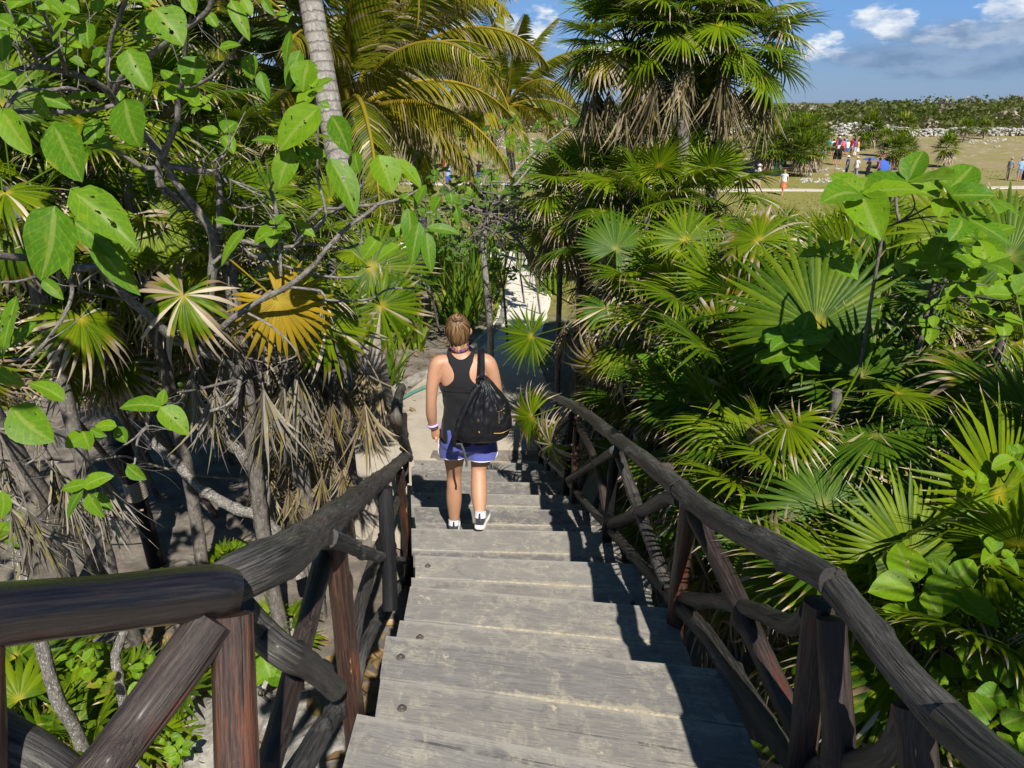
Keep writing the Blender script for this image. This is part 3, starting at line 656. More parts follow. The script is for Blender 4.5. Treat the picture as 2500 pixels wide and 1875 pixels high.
for key in ('fan', 'fan_blue_shaded'):
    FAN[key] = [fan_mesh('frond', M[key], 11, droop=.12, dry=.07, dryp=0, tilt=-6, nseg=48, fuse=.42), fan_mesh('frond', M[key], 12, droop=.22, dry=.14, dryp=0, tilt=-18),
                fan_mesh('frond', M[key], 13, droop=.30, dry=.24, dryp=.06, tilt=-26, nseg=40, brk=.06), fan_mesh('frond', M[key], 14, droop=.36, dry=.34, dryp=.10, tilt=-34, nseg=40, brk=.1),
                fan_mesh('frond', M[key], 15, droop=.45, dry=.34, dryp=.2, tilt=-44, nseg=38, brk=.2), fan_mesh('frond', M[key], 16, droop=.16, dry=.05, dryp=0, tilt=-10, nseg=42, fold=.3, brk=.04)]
FAN['yellow'] = [fan_mesh('frond', M['coco_yellow'], 21, droop=.25, dry=.3, dryp=.15, tilt=-20, nseg=30), fan_mesh('frond', M['coco_yellow'], 22, droop=.4, dry=.42, dryp=.25, tilt=-40, nseg=32), fan_mesh('frond', M['orange'], 23, droop=.25, dry=.12, dryp=.0, tilt=-20, nseg=30, brk=.05)]
DEAD = {k: [dead_mesh('dead_frond', M[k], s + 30) for s in range(4)] for k in ('dead', 'grey_dead')}
SEED_FAN = [fan_mesh('frond', M['fan'], 41, droop=.16, dry=.03, dryp=0, tilt=-14, nseg=16, span=230, fuse=.34, narrow=1.15), fan_mesh('frond', M['fan'], 42, droop=.26, dry=.1, dryp=0, tilt=-20, nseg=14, span=210, fuse=.3, narrow=1.15)]
def frame(x, z):
    x = Vector(x).normalized(); z = Vector(z); z = (z - x * z.dot(x)).normalized(); y = z.cross(x)
    return Matrix((x, y, z)).transposed().to_4x4()
def put(me, parent, loc, xdir, up, s, name='frond'):
    o = link(name, me, parent)
    Mx = frame(xdir, up); Mx = Matrix.Translation(Vector(loc)) @ Mx @ Matrix.Diagonal((s, s, s, 1)); o.matrix_local = Mx
    return o
def hero(parent, hub, cdir, normal, R_, key='fan', k=0, Lp=1.1):
    """a frond whose blade centre sits at hub (world), cdir = direction of the middle blades"""
    me = FAN[key][k] if not isinstance(key, list) else key[k]
    x = Vector(cdir).normalized(); o = put(me, parent, (0, 0, 0), x, normal, R_)
    w = Vector(hub) - x * (Lp * R_); o.matrix_local = Matrix.Translation(w - Vector(parent.location)) @ frame(x, normal) @ Matrix.Diagonal((R_, R_, R_, 1)); return o
def imgdir(ang, toward=0.):
    """unit vector that points at angle ang (degrees, 90 = up) in the picture; toward > 0 leans to the camera"""
    a = math.radians(ang); r_, u_, f_ = Vector((1, 0, 0)), Vector((0, SP, CP)), Vector((0, CP, -SP))
    return (r_ * math.cos(a) + u_ * math.sin(a) - f_ * toward).normalized()
def fan_palm(name, label, base, hub, R_, n, seed, key='fan', dead=4, deadkey='dead', group=None, emin=-35, emax=82, trunk_r=.055, lp=1., yellow=0, mat_trunk='thatch_trunk', skip=None, ks=None, deadR=1.):
    r = random.Random(seed); base = Vector(base); hub = Vector(hub)
    root = thing(name, label, 'palm', tuple(base), group)
    rl = hub - base; mb = MB()
    tube(mb, [(0, 0, -.15), tuple(rl * .33 + Vector((r.uniform(-.05, .05), r.uniform(-.05, .05), 0))), tuple(rl * .7), tuple(rl)], [trunk_r * 1.15, trunk_r, trunk_r * .95, trunk_r * .9], n=10, wob=.10, wfreq=9, seed=seed)
    mb.build('trunk', M[mat_trunk], root)
    a0 = r.random() * 6.28
    for i in range(n):
        t = (i + .5) / n; az = a0 + i * 2.39996 + r.uniform(-.25, .25); el = math.radians(lerp(emax, emin, t ** .85) + r.uniform(-8, 8))
        x = Vector((math.cos(az) * math.cos(el), math.sin(az) * math.cos(el), math.sin(el)))
        if skip and skip(hub + x * R_ * 1.6): continue
        up = Vector((-math.cos(az) * math.sin(el), -math.sin(az) * math.sin(el), math.cos(el))) + Vector((r.uniform(-.3, .3), r.uniform(-.3, .3), 0))
        k = (0, 5, 1, 1, 2, 2, 3, 4)[min(7, int(t * 7.6 + r.uniform(-.6, .9)) if t * 7.6 > .6 else 0)]
        if ks: k = r.choice(ks)
        me = FAN[key][k]
        if yellow and t > .7 and r.random() < yellow: me = FAN['yellow'][r.randrange(2)]
        put(me, root, rl + Vector((0, 0, -.10 * t)), x, up, R_ * r.uniform(.82, 1.08) * lerp(.8, 1, min(1, t * 4)))
    for i in range(dead):
        az = a0 + i * 2.39996; el = math.radians(r.uniform(-62, -18)); x = Vector((math.cos(az) * math.cos(el), math.sin(az) * math.cos(el), math.sin(el)))
        up = Vector((-math.cos(az) * math.sin(el), -math.sin(az) * math.sin(el), math.cos(el)))
        if skip and skip(hub + x * R_ * 1.2): continue
        o = put(DEAD[deadkey][r.randrange(4)], root, rl + Vector((0, 0, -.12 - .05 * r.random())), Vector((x.x, x.y, max(-.12, x.z * .3))), Vector((r.gauss(0, .12), r.gauss(0, .12), 1)), R_ * r.uniform(.8, 1.15) * deadR, 'dead_frond')
    return root
def coco_frond(name, m, seed, L=1., n=60, leaf=.27, arch=1.0, droop=.75, dry=.15, st=5, w=.011):
    """feather frond along +x with hanging leaflets, L normalised to 1"""
    r = random.Random(seed); mb = MB(); ax = []
    p = np.array([0., 0, 0]); ang = .35; ds = L / 20
    for i in range(21):
        ax.append(p.copy()); a = ang - arch * (i / 20) ** 1.25 * 1.5; p = p + ds * np.array([math.cos(a), 0, math.sin(a)])
    ax = np.array(ax); tube(mb, ax, list(np.linspace(.016, .003, 21) * L), n=5, res=22, tint=(.30, .9, .05))
    for i in range(n):
        t = .16 + .84 * (i + .5) / n; k = t * 20; b = int(min(19, k)); c0 = ax[b] + (ax[b + 1] - ax[b]) * (k - b); T = ax[b + 1] - ax[b]; T /= np.linalg.norm(T)
        upv = np.cross(T, [0, -1, 0]); upv /= np.linalg.norm(upv)
        for s in (-1, 1):
            if r.random() < .04: continue
            ll = leaf * L * (math.sin(math.pi * min(1, .12 + t * .86)) ** .6) * r.uniform(.85, 1.12) * (1.05 - .3 * t); g = r.random()
            d = np.array([0, s, 0]) * .80 + T * (.45 + .3 * t) + upv * .28; d /= np.linalg.norm(d); pos = c0.copy(); v = []; tt = []; gg = []
            gr = droop * r.uniform(.7, 1.4); dd = dry * r.uniform(.3, 2.2); al = r.random() < .05 + dry * .15
            for j in range(st):
                u = j / (st - 1); ww = w * L * (1 - u ** 2) * (1 if j else .6) + .0005; side = np.cross(d, [0, 0, 1.]); side = side / (np.linalg.norm(side) + 1e-6); wd = T * .75 + side * .3
                dv = 1. if al else max(0, min(1, (u - 1 + dd) / max(.03, dd) + .1)) if dd > .03 else 0
                v += [pos - wd * ww, pos + wd * ww]; tt += [(dv, g, .5)] * 2; gg += [(-ww, u * ll + i, g), (ww, u * ll + i, g)]
                pos = pos + d * ll / (st - 1); d = d + np.array([0, 0, -gr * .62]); d /= np.linalg.norm(d)
            mb.add(np.array(v), [(q * 2, q * 2 + 1, q * 2 + 3, q * 2 + 2) for q in range(st - 1)], np.array(gg), np.array(tt))
    return mb.mesh(name, m)
COCO = [coco_frond('frond', M['coco'], 51, arch=.75, droop=.55), coco_frond('frond', M['coco'], 52, arch=1.05, droop=.75), coco_frond('frond', M['coco'], 53, arch=1.3, droop=.85, dry=.25), coco_frond('frond', M['coco_yellow'], 54, arch=1.05, droop=.85, dry=.25), coco_frond('frond', M['coco'], 55, arch=.45, droop=.4)]
def coco_palm(label, base, hub, L, n, seed, tr=.13, group=None, bend=(0, 0), yel=.2, emin=-25, fruit=0):
    r = random.Random(seed); base = Vector(base); hub = Vector(hub); rl = hub - base
    root = thing('coconut_palm', label, 'palm', tuple(base), group); mb = MB()
    tube(mb, [(0, 0, -.3), tuple(rl * .3 + Vector((bend[0], bend[1], 0))), tuple(rl * .65 + Vector((bend[0] * .8, bend[1] * .8, 0))), tuple(rl)], [tr * 1.25, tr, tr * .92, tr * .85], n=20, wob=.03, seed=seed, res=60)
    mb.build('trunk', M['palm_trunk'], root); a0 = r.random() * 6
    for i in range(n):
        t = (i + .5) / n; az = a0 + i * 2.39996; el = math.radians(lerp(74, emin, t ** .8) + r.uniform(-7, 7))
        x = Vector((math.cos(az) * math.cos(el), math.sin(az) * math.cos(el), math.sin(el))); up = Vector((-math.cos(az) * math.sin(el), -math.sin(az) * math.sin(el), math.cos(el)))
        me = COCO[4] if t < .2 else COCO[0] if t < .4 else COCO[1] if t < .7 else COCO[2]
        if r.random() < yel and t > .25: me = COCO[3]
        put(me, root, rl, x, up, L * r.uniform(.85, 1.08))
    for i in range(fruit):
        mb = MB(); bm = bmesh.new(); bmesh.ops.create_icosphere(bm, subdivisions=2, radius=.085); a = i * 1.9
        mb.add([(v.co.x, v.co.y, v.co.z * 1.2) for v in bm.verts], [[v.index for v in f.verts] for f in bm.faces], None, (0, .9, .02)); bm.free()
        o = mb.build('coconut', M['coconut'], root); o.location = rl + Vector((math.cos(a) * .22, math.sin(a) * .22, -.22 - .12 * (i % 3)))
    return root
M['coconut'] = plain('green_coconut', (.36, .33, .03), .5, .4, .25, 20)
def leaf(mb, base, tip, normal, w, seed=0, cup=.25, curl=.12, g=None, dry=0., lush=1., nl=9, heart=.0):
    """broad leaf from base to tip, width w (m)"""
    r = random.Random(seed); base = Vector(base); tip = Vector(tip); d = tip - base; L = d.length; d.normalize(); n = Vector(normal); n = (n - d * n.dot(d)).normalized(); s = d.cross(n)
    g = r.random() if g is None else g; v = []; tt = []; gg = []; q = 7; rz = r.random(); wav = r.uniform(.01, .035) * w; bend = r.uniform(-.06, .06) * L
    for i in range(nl):
        t = i / (nl - 1); hw = .5 * w * (math.sin(math.pi * min(1, t ** .72)) ** .72) if 0 < t < 1 else .0012
        c = base + d * (L * t) + n * (-curl * L * (t - .15) ** 2 * 1.6 + .02 * L) + s * bend * math.sin(t * 3.1)
        for j in range(q):
            u = j / (q - 1) * 2 - 1; back = .10 * L * abs(u) * (1 - t) ** 3 * heart
            p = c + s * (hw * u) + n * (cup * hw * abs(u) ** 1.4 + wav * math.sin(t * 17 + rz * 6) * abs(u) ** 2) - d * back
            v.append(tuple(p)); tt.append((dry * (.3 + .7 * (t ** 2 + u * u * .5)), g, .5)); gg.append((u * .5, t, rz + .01))
    mb.add(v, [(i * q + j, i * q + j + 1, (i + 1) * q + j + 1, (i + 1) * q + j) for i in range(nl - 1) for j in range(q - 1)], np.array(gg), np.array(tt))
def leaf_px(mb, z, b, t, wpx, seed=0, dz=0., nrm=None, **kw):
    r = random.Random(seed * 7 + 1)
    n = nrm or (Vector((r.uniform(-.45, .45), -.75, .62)) + Vector((0, r.uniform(-.25, .25), r.uniform(-.2, .3))))
    leaf(mb, P(b[0], b[1], z), P(t[0], t[1], z + dz), n, wpx / F * z, seed, **kw)
def whorl(mb, c, n, L, seed, spread=.5, up=(0, -.3, .9), drop=.0, wr=.68, dry=0., g=None):
    """cluster of leaves round a shoot tip"""
    r = random.Random(seed); c = Vector(c); up = Vector(up).normalized(); a0 = r.random() * 6.3
    t1 = up.orthogonal().normalized(); t2 = up.cross(t1)
    for i in range(n):
        a = a0 + i * 6.283 / n + r.uniform(-.35, .35); o = (t1 * math.cos(a) + t2 * math.sin(a)); ll = L * r.uniform(.6, 1.15)
        d = (o * (1 - spread * .3) + up * r.uniform(-.15, spread)).normalized() + Vector((0, 0, -drop * r.random()))
        nn = up - d * up.dot(d) + Vector((r.uniform(-.2, .2), r.uniform(-.35, .05), .25))
        leaf(mb, c + d * .02, c + d * ll, nn, ll * wr * r.uniform(.85, 1.1), seed * 31 + i, cup=r.uniform(.1, .4), curl=r.uniform(.02, .25), dry=dry if r.random() < .3 else 0, g=g, heart=r.choice((0, 1)))
def strap_clump(name, label, cat, base, n, L, seed, m='lily', group=None, w=.03, spread=.5):
    r = random.Random(seed); mb = MB(); root = None
    for i in range(n):
        az = r.random() * 6.283; el = math.radians(r.uniform(90 - 75 * spread, 92)); ll = L * r.uniform(.6, 1.1); g = r.random(); o = np.array([r.gauss(0, .16), r.gauss(0, .16), 0]) * L
        d = np.array([math.cos(az) * math.cos(el), math.sin(az) * math.cos(el), math.sin(el)]); side = np.cross(d, [0, 0, 1.]); side = side / (np.linalg.norm(side) + 1e-6); p = o.copy(); v = []; tt = []; gg = []
        tw = r.uniform(-.6, .6); side = side * math.cos(tw) + np.cross(d, side) * math.sin(tw)
        for j in range(7):
            u = j / 6; ww = w * (1 - u ** 2.2) * (.7 + .6 * min(1, u * 3)) + .001
            for s, h in ((-1, .25), (0, 0), (1, .25)): v.append(p + side * ww * s + np.array([0, 0, h * ww])); tt.append((0 if r.random() < .96 else .5, g, .3 + u)); gg.append((s * ww, u * ll + i, g))
            p = p + d * ll / 6; d = d + np.array([0, 0, -.07 * r.uniform(.5, 2.2) * (1 + u)]); d /= np.linalg.norm(d)
        mb.add(np.array(v), [(k * 3 + j, k * 3 + j + 1, k * 3 + 4 + j, k * 3 + 3 + j) for k in range(6) for j in range(2)], np.array(gg), np.array(tt))
    o = mb.build(name, M[m]); o.location = base; return tag(o, label, cat, group)
# ---------------------------------------------------------------- planting
def hit(px, py):
    r_ = ray(px, py); lo, hi = .5, 400.; o = Vector((0, 0, CZ)); t = .5
    while t < 400:
        p = o + r_ * t
        if p.z < gh(p.x, p.y): return Vector((p.x, p.y, gh(p.x, p.y)))
        t *= 1.01
    return o + r_ * 400
def ground_under(p, dz=0): return Vector((p.x, p.y, gh(p.x, p.y) + dz))
def skip_right(q):
    if q.y < 9: return (q - RB0).dot(RN) < .12 or q.length_squared < 0 or (q - Vector((0, 0, CZ))).length < 1.5
    return q.x < .1
def skip_left(q):
    if q.y < 8.6: return (q - LB0).dot(LN) * (1 if LN.x < 0 else -1) < .30 or (q - Vector((0, 0, CZ))).length < 2.3
    return q.x > -1.15
rp = random.Random(77)
# --- hero fronds on the right, each on a palm of its own
HEROES = [  # display x, y, angle in picture, R (px of the display), z, key, variant, toward camera, label
    (1762, 705, 100, 256, 4.35, 'fan', 0, .25, 'fan palm with the biggest sunlit upright fan, right of the railing'),
    (1910, 640, 72, 225, 4.9, 'fan_blue_shaded', 0, .1, 'shaded fan palm with tall dark blades just right of the biggest sunlit fan'),
    (1866, 812, 165, 200, 4.1, 'fan_blue_shaded', 5, -.3, 'dark fan palm spreading left below the biggest sunlit fan'),
    (2112, 820, 50, 205, 3.7, 'fan', 3, .2, 'yellow green fan palm drooping at the right edge of the thicket'),
    (1752, 992, 245, 200, 3.7, 'fan', 2, .55, 'fan palm with bright blades hanging down beside the railing braces'),
    (1382, 600, 115, 100, 8.0, 'fan', 0, .3, 'small bright star shaped fan palm above the dry fringed fans'),
    (1150, 726, 195, 100, 8.6, 'fan', 5, .2, 'fan palm leaning out over the path behind the walking woman'),
    (1898, 1082, 80, 200, 3.5, 'fan_blue_shaded', 0, .1, 'dark fan palm deep in shade behind the right handrail'),
    (1978, 1084, 5, 205, 3.4, 'fan_blue_shaded', 2, .3, 'dark fan palm spreading right in the lower shade'),
    (1690, 1230, 172, 190, 3.3, 'fan', 2, .5, 'pale green fan palm seen through the right railing gap'),
    (1470, 890, 150, 150, 6.2, 'fan', 4, .3, 'fan palm with browned hanging blades in the middle of the thicket'),
    (1560, 720, 160, 170, 5.6, 'fan', 3, .3, 'fan palm with long tan tipped blades left of the biggest sunlit fan'),
    (1620, 870, 190, 180, 4.8, 'fan', 3, .35, 'fan palm with tan tipped blades reaching toward the handrail'),
    (1290, 700, 170, 130, 7.4, 'fan', 4, .3, 'dry fringed fan palm standing beside the path bend'),
    (1300, 790, 255, 120, 6.8, 'yellow', 1, .5, 'fan palm with a tan drying fan hanging above the railing end'),
    (1330, 540, 60, 120, 7.6, 'fan_blue_shaded', 0, .1, 'upright bluish fan palm at the back left of the thicket'),
    (1480, 520, 75, 130, 6.8, 'fan', 5, .0, 'upright fan palm with narrow blades below the tall thatch palms'),
    (1640, 520, 120, 150, 5.6, 'fan', 3, .1, 'fan palm with spiky blades against the grass field'),
    (2180, 560, 95, 200, 3.9, 'fan_blue_shaded', 0, .0, 'tall dark fan palm at the far right edge'),
    (2060, 500, 75, 190, 4.4, 'fan', 5, -.1, 'fan palm with long upright blades beside the big round leaves'),
    (1150, 900, 200, 110, 7.2, 'fan', 3, .5, 'low fan palm spilling over the end of the right railing'),
    (1190, 960, 215, 110, 6.9, 'fan', 4, .5, 'low dry tipped fan palm at the foot of the right railing'),
]
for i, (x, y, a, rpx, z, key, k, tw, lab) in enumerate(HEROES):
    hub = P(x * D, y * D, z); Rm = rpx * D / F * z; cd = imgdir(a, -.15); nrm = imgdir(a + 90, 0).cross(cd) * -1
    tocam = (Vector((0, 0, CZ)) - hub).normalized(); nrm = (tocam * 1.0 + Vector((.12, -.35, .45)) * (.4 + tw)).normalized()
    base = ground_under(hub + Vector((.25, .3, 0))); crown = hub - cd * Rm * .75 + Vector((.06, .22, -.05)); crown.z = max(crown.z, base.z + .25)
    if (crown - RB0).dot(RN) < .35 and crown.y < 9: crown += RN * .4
    root = fan_palm('fan_palm', lab, base, crown, min(.5, Rm) * rp.uniform(.8, .95), 5, 300 + i, 'fan' if i % 3 else 'fan_blue_shaded', 4 if key != 'fan_blue_shaded' else 2, 'dead', 'fan palms right of the stairs', skip=skip_right, emin=-35, emax=30, trunk_r=.03)
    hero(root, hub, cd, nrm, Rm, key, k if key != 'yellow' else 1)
# --- the rest of the right thicket
def sil(px): return float(np.interp(px, [1250, 1330, 1450, 1700, 1850, 2050, 2500], [560, 500, 470, 505, 480, 455, 440]))
LABR = 'fan palm in the dense green thicket right of the stairs'
cnt = 0
for z, nrow in ((13, 1), (11, 2), (9.2, 2), (7.6, 3), (6.2, 3), (5.2, 2)):
    step = .95 * F / z
    for row in range(nrow):
        left = 1300 + .85 * F / z
        if z < 9: left = 1250 + (.9 + .9) * F / z * .75 + 20
        px = left + rp.uniform(0, .4) * step + (row % 2) * step * .5
        while px < 2500 + .8 * F / z:
            top = sil(px); py = top + ((1.12 if px > 1650 else .6) + row * .8) * F / z * rp.uniform(.9, 1.1)
            hub = P(px, py, z + rp.uniform(-.4, .4)); base = ground_under(hub + Vector((rp.uniform(-.2, .2), .15, 0)))
            if hub.z > base.z + .2 and (hub.y > 9 or (hub - RB0).dot(RN) > .8):
                fan_palm('fan_palm', LABR, base, hub, rp.uniform(.5, .68), 15 if row == 0 else 11, 400 + cnt, 'fan' if rp.random() < .68 else 'fan_blue_shaded', rp.choice((3, 5, 7)), 'dead', 'thicket of fan palms', skip=skip_right, yellow=.22, emin=-16, trunk_r=.04)
                cnt += 1
            px += step * rp.uniform(.85, 1.25)
for i, (px, py, z) in enumerate(((2200, 1400, 3.7), (2420, 1500, 3.2), (2050, 1500, 3.4), (2250, 1620, 3.0), (2480, 1180, 3.7), (1900, 1250, 4.2), (2120, 1130, 4.3), (2450, 1720, 2.9), (1760, 1130, 4.9), (1840, 1000, 5.0), (1640, 1000, 5.6), (1960, 1700, 3.4))):
    hub = P(px, py, z)
    if (hub - RB0).dot(RN) > .55: fan_palm('fan_palm', LABR, ground_under(hub + Vector((.1, .15, 0))), hub, rp.uniform(.42, .55), 12, 520 + i, ('fan_blue_shaded', 'fan')[i % 2], 4, 'dead', 'thicket of fan palms', skip=skip_right, emin=-40, trunk_r=.03)
for i, h_ in enumerate(((3.4, 1.0, 3.9), (3.1, 2.1, 3.4), (2.5, -.2, 4.1))):  # unseen palms added beyond the right edge to shade the low thicket
    fan_palm('fan_palm', LABR, ground_under(Vector(h_) + Vector((.2, -.1, 0))), Vector(h_), .58, 16, 580 + i, 'fan', 5, 'dead', 'thicket of fan palms', skip=skip_right, emin=-30, trunk_r=.04)
for i, (px, py, z) in enumerate(((1420, 470, 9.5), (1530, 490, 9.2), (1640, 480, 9.0), (1370, 520, 10), (1720, 520, 8.4), (1580, 530, 8.2))):
    hub = P(px, py, z); fan_palm('fan_palm', LABR, ground_under(hub), hub, .55, 16, 560 + i, 'fan', 6, 'dead', 'thicket of fan palms', skip=skip_right, trunk_r=.04)
# --- tall thatch palms against the sky
for i, (x, y, z, lab) in enumerate(((1355, 100, 8.6, 'tall thatch palm, left of the three against the sky, next to the lone coconut palm'), (1480, 45, 8.2, 'thatch palm between the other two, its crown cut by the frame'), (1575, 88, 8.8, 'tall thatch palm, right of the three against the sky, next to the grass field'))):
    hub = P(x * D, y * D, z); base = ground_under(P((1400, 1512, 1520)[i] * D, 380 * D, z)); base.x = P((1400, 1512, 1520)[i] * D, 380 * D, z).x
    fan_palm('thatch_palm', lab, base, hub, .53, 40, 600 + i, 'fan', 15, 'dead', 'tall thatch palms', ks=(0, 5, 1, 1, 5, 2), trunk_r=.075, emin=-28, yellow=.12, deadR=1.2)
# --- coconut palms
bt = P(945, 1060, 10.4); bt.z = gh(bt.x, bt.y)
coco_palm('coconut palm with a smooth grey ringed trunk rising beside the left shrub', bt, P(700, -330, 9.4), 3.6, 15, 71, .165, bend=(.0, 0), yel=.1)
h2 = P(850, 285, 12.2); coco_palm('young coconut palm with arching yellow fronds behind the grey trunk', ground_under(h2 + Vector((.2, .4, 0))), h2, 3.5, 22, 72, .14, yel=.45, emin=-18)
h3 = P(1235, 262, 24); coco_palm('coconut palm with green nuts standing alone in the middle under the cloud', ground_under(h3 + Vector((.5, .5, 0))), h3, 3.4, 26, 73, .14, yel=.35, fruit=9, emin=-30)
h4 = P(570, 60, 13.5); coco_palm('shaded coconut palm at the upper left behind the big leaved shrub', ground_under(h4), h4, 3.5, 20, 74, .14, yel=.25)
h5 = P(1010, 120, 15.5); coco_palm('coconut palm with a windblown crown behind the arching yellow fronds', ground_under(h5), h5, 3.4, 20, 75, .14, yel=.3)
# --- left thatch and fan palms
LEFTP = [  # display x,y,z,R,n,key,dead
    (60, 60, 7.4, .75, 22, 'fan', 2), (240, 20, 8.4, .75, 22, 'fan_blue_shaded', 2), (400, 170, 9.6, .7, 20, 'fan_blue_shaded', 2), (150, 250, 6.6, .7, 20, 'fan', 2), (310, 300, 7.6, .7, 20, 'fan_blue_shaded', 2), (20, 380, 5.6, .62, 18, 'fan', 2),
    (520, 330, 9.4, .65, 18, 'fan', 2), (440, 440, 8.4, .6, 18, 'fan', 2), (640, 420, 10.5, .6, 18, 'fan', 2), (180, 470, 6.2, .6, 16, 'fan', 2), (590, 540, 7.6, .6, 16, 'fan_blue_shaded', 2), (730, 520, 9.6, .55, 16, 'fan', 2), (-60, 180, 6, .7, 18, 'fan_blue_shaded', 2),
    (800, 420, 13, .6, 16, 'fan', 2), (120, 650, 6.6, .6, 15, 'fan_blue_shaded', 1), (260, 630, 7.0, .6, 15, 'fan_blue_shaded', 1), (330, 690, 6.8, .55, 13, 'fan_blue_shaded', 1), (450, 570, 6.8, .55, 14, 'fan_blue_shaded', 1), (20, 740, 5.8, .55, 13, 'fan_blue_shaded', 1), (60, 590, 5.4, .55, 14, 'fan', 2), (330, 560, 6.6, .6, 14, 'fan', 2), (700, 250, 13.5, .6, 14, 'fan', 2), (560, 180, 12, .7, 16, 'fan_blue_shaded', 2)]
for i, (x, y, z, R_, n, key, dead) in enumerate(LEFTP):
    hub = P(x * D, y * D, z); fan_palm('thatch_palm', 'thatch palm in the shaded green tangle behind the big leaved shrub on the left', ground_under(hub + Vector((rp.uniform(-.6, .2), 2.3, 0))), hub, R_, n, 700 + i, key, dead, 'dead', 'thatch palms on the left', skip=skip_left, yellow=.06, emin=-40, trunk_r=.03)
lp = [  # hero fans on the left
    (320, 484, 300, 135, 5.4, 'fan', 0, .3, 'fan palm showing a round sunlit fan between the grey branches'),
    (600, 650, 320, 165, 4.75, 'yellow', 2, .6, 'palm with an orange yellow drying fan above the grey dead fronds'),
    (705, 700, 315, 165, 5.2, 'fan', 2, .5, 'palm with a long green and yellow fan hanging over the dead fronds'),
    (800, 577, 355, 170, 7.4, 'fan', 1, .4, 'fan palm with a wide horizontal fan pointing at the strap leaved clumps'),
    (822, 660, 318, 150, 7.0, 'fan', 2, .4, 'fan palm whose fan droops toward the head of the woman'),
    (420, 600, 250, 120, 5.6, 'fan', 3, .3, 'fan palm with narrow hanging blades behind the crossing branches'),
    (20, 540, 280, 150, 4.6, 'fan_blue_shaded', 3, .3, 'fan palm with hanging blades at the left edge'),
]
for i, (x, y, a, rpx, z, key, k, tw, lab) in enumerate(lp):
    hub = P(x * D, y * D, z); Rm = rpx * D / F * z; cd = imgdir(a, .1); tocam = (Vector((0, 0, CZ)) - hub).normalized(); nrm = (tocam + Vector((.1, -.3, .5)) * (.3 + tw)).normalized()
    crown = hub - cd * Rm * .9 + Vector((-.1, .25, 0)); base = ground_under(crown + Vector((0, .2, 0)))
    root = fan_palm('fan_palm', lab, base, crown, .5, 6, 800 + i, 'fan', 1, 'grey_dead', 'fan palms left of the stairs', skip=skip_left, emin=-20)
    hero(root, hub, cd, nrm, Rm, key, k)
# skirts of dead fronds on the left
for i, (x, y, z, n, s, key, lab) in enumerate(((520, 640, 5.4, 18, .55, 'grey_dead', 'dead palm with a wide skirt of bleached grey fronds under the orange fan'), (690, 700, 6.0, 16, .52, 'dead', 'dead skirted palm with tan hanging blades beside the left railing'), (-20, 880, 3.9, 12, .5, 'grey_dead', 'dead palm with pale bleached fronds hanging at the left edge'), (640, 905, 6.3, 12, .40, 'dead', 'short withered palm hanging as a frayed tan tuft above the dirt'))):
    hub = P(x * D, y * D, z); fan_palm('dead_palm', lab, ground_under(hub + Vector((-.2, 1.3, 0))), hub, s, 0, 850 + i, 'fan', n, key, 'dead skirted palms', trunk_r=.045, skip=(lambda q: (q - LB0).dot(LN) * (1 if LN.x < 0 else -1) < .1 and q.y < 8.6), deadR=1.1)
# --- seedling fan palms on the ground by the stairs
SEEDS = [(170, 1530, 4.9, .34, 9, 'seedling fan palm with a drooping fan in front of the white trunks'), (330, 1395, 5.2, .36, 8, 'seedling fan palm with wide blades under the varnished rail'), (545, 1310, 6.0, .22, 6, 'tiny fan palm sprout beside the corner post'), (600, 1290, 6.2, .26, 8, 'bushy fan palm seedling behind the first brace'), (490, 1160, 7.2, .22, 6, 'dark fan palm seedling on the shaded dirt'), (60, 1480, 4.9, .4, 9, 'seedling fan palm at the left edge under the varnished rail'), (-10, 1380, 5.2, .42, 9, 'seedling fan palm cut by the left edge'), (250, 1450, 5.4, .32, 8, 'low fan palm seedling between the two white trunks')]
for i, (x, y, z, R_, n, lab) in enumerate(SEEDS):
    hub = P(x * D, y * D, z); base = ground_under(hub); root = thing('palm_seedling', lab, 'palm', tuple(base), 'palm seedlings left of the stairs'); a0 = i * 1.3
    for k in range(n):
        az = a0 + k * 2.4; el = math.radians(lerp(75, 15, k / n)); xd = Vector((math.cos(az) * math.cos(el), math.sin(az) * math.cos(el), math.sin(el)))
        put(SEED_FAN[k % 2], root, (0, 0, .02), xd, Vector((-math.cos(az) * .4, -math.sin(az) * .4 - .2, 1)), R_ * rp.uniform(.8, 1.1))
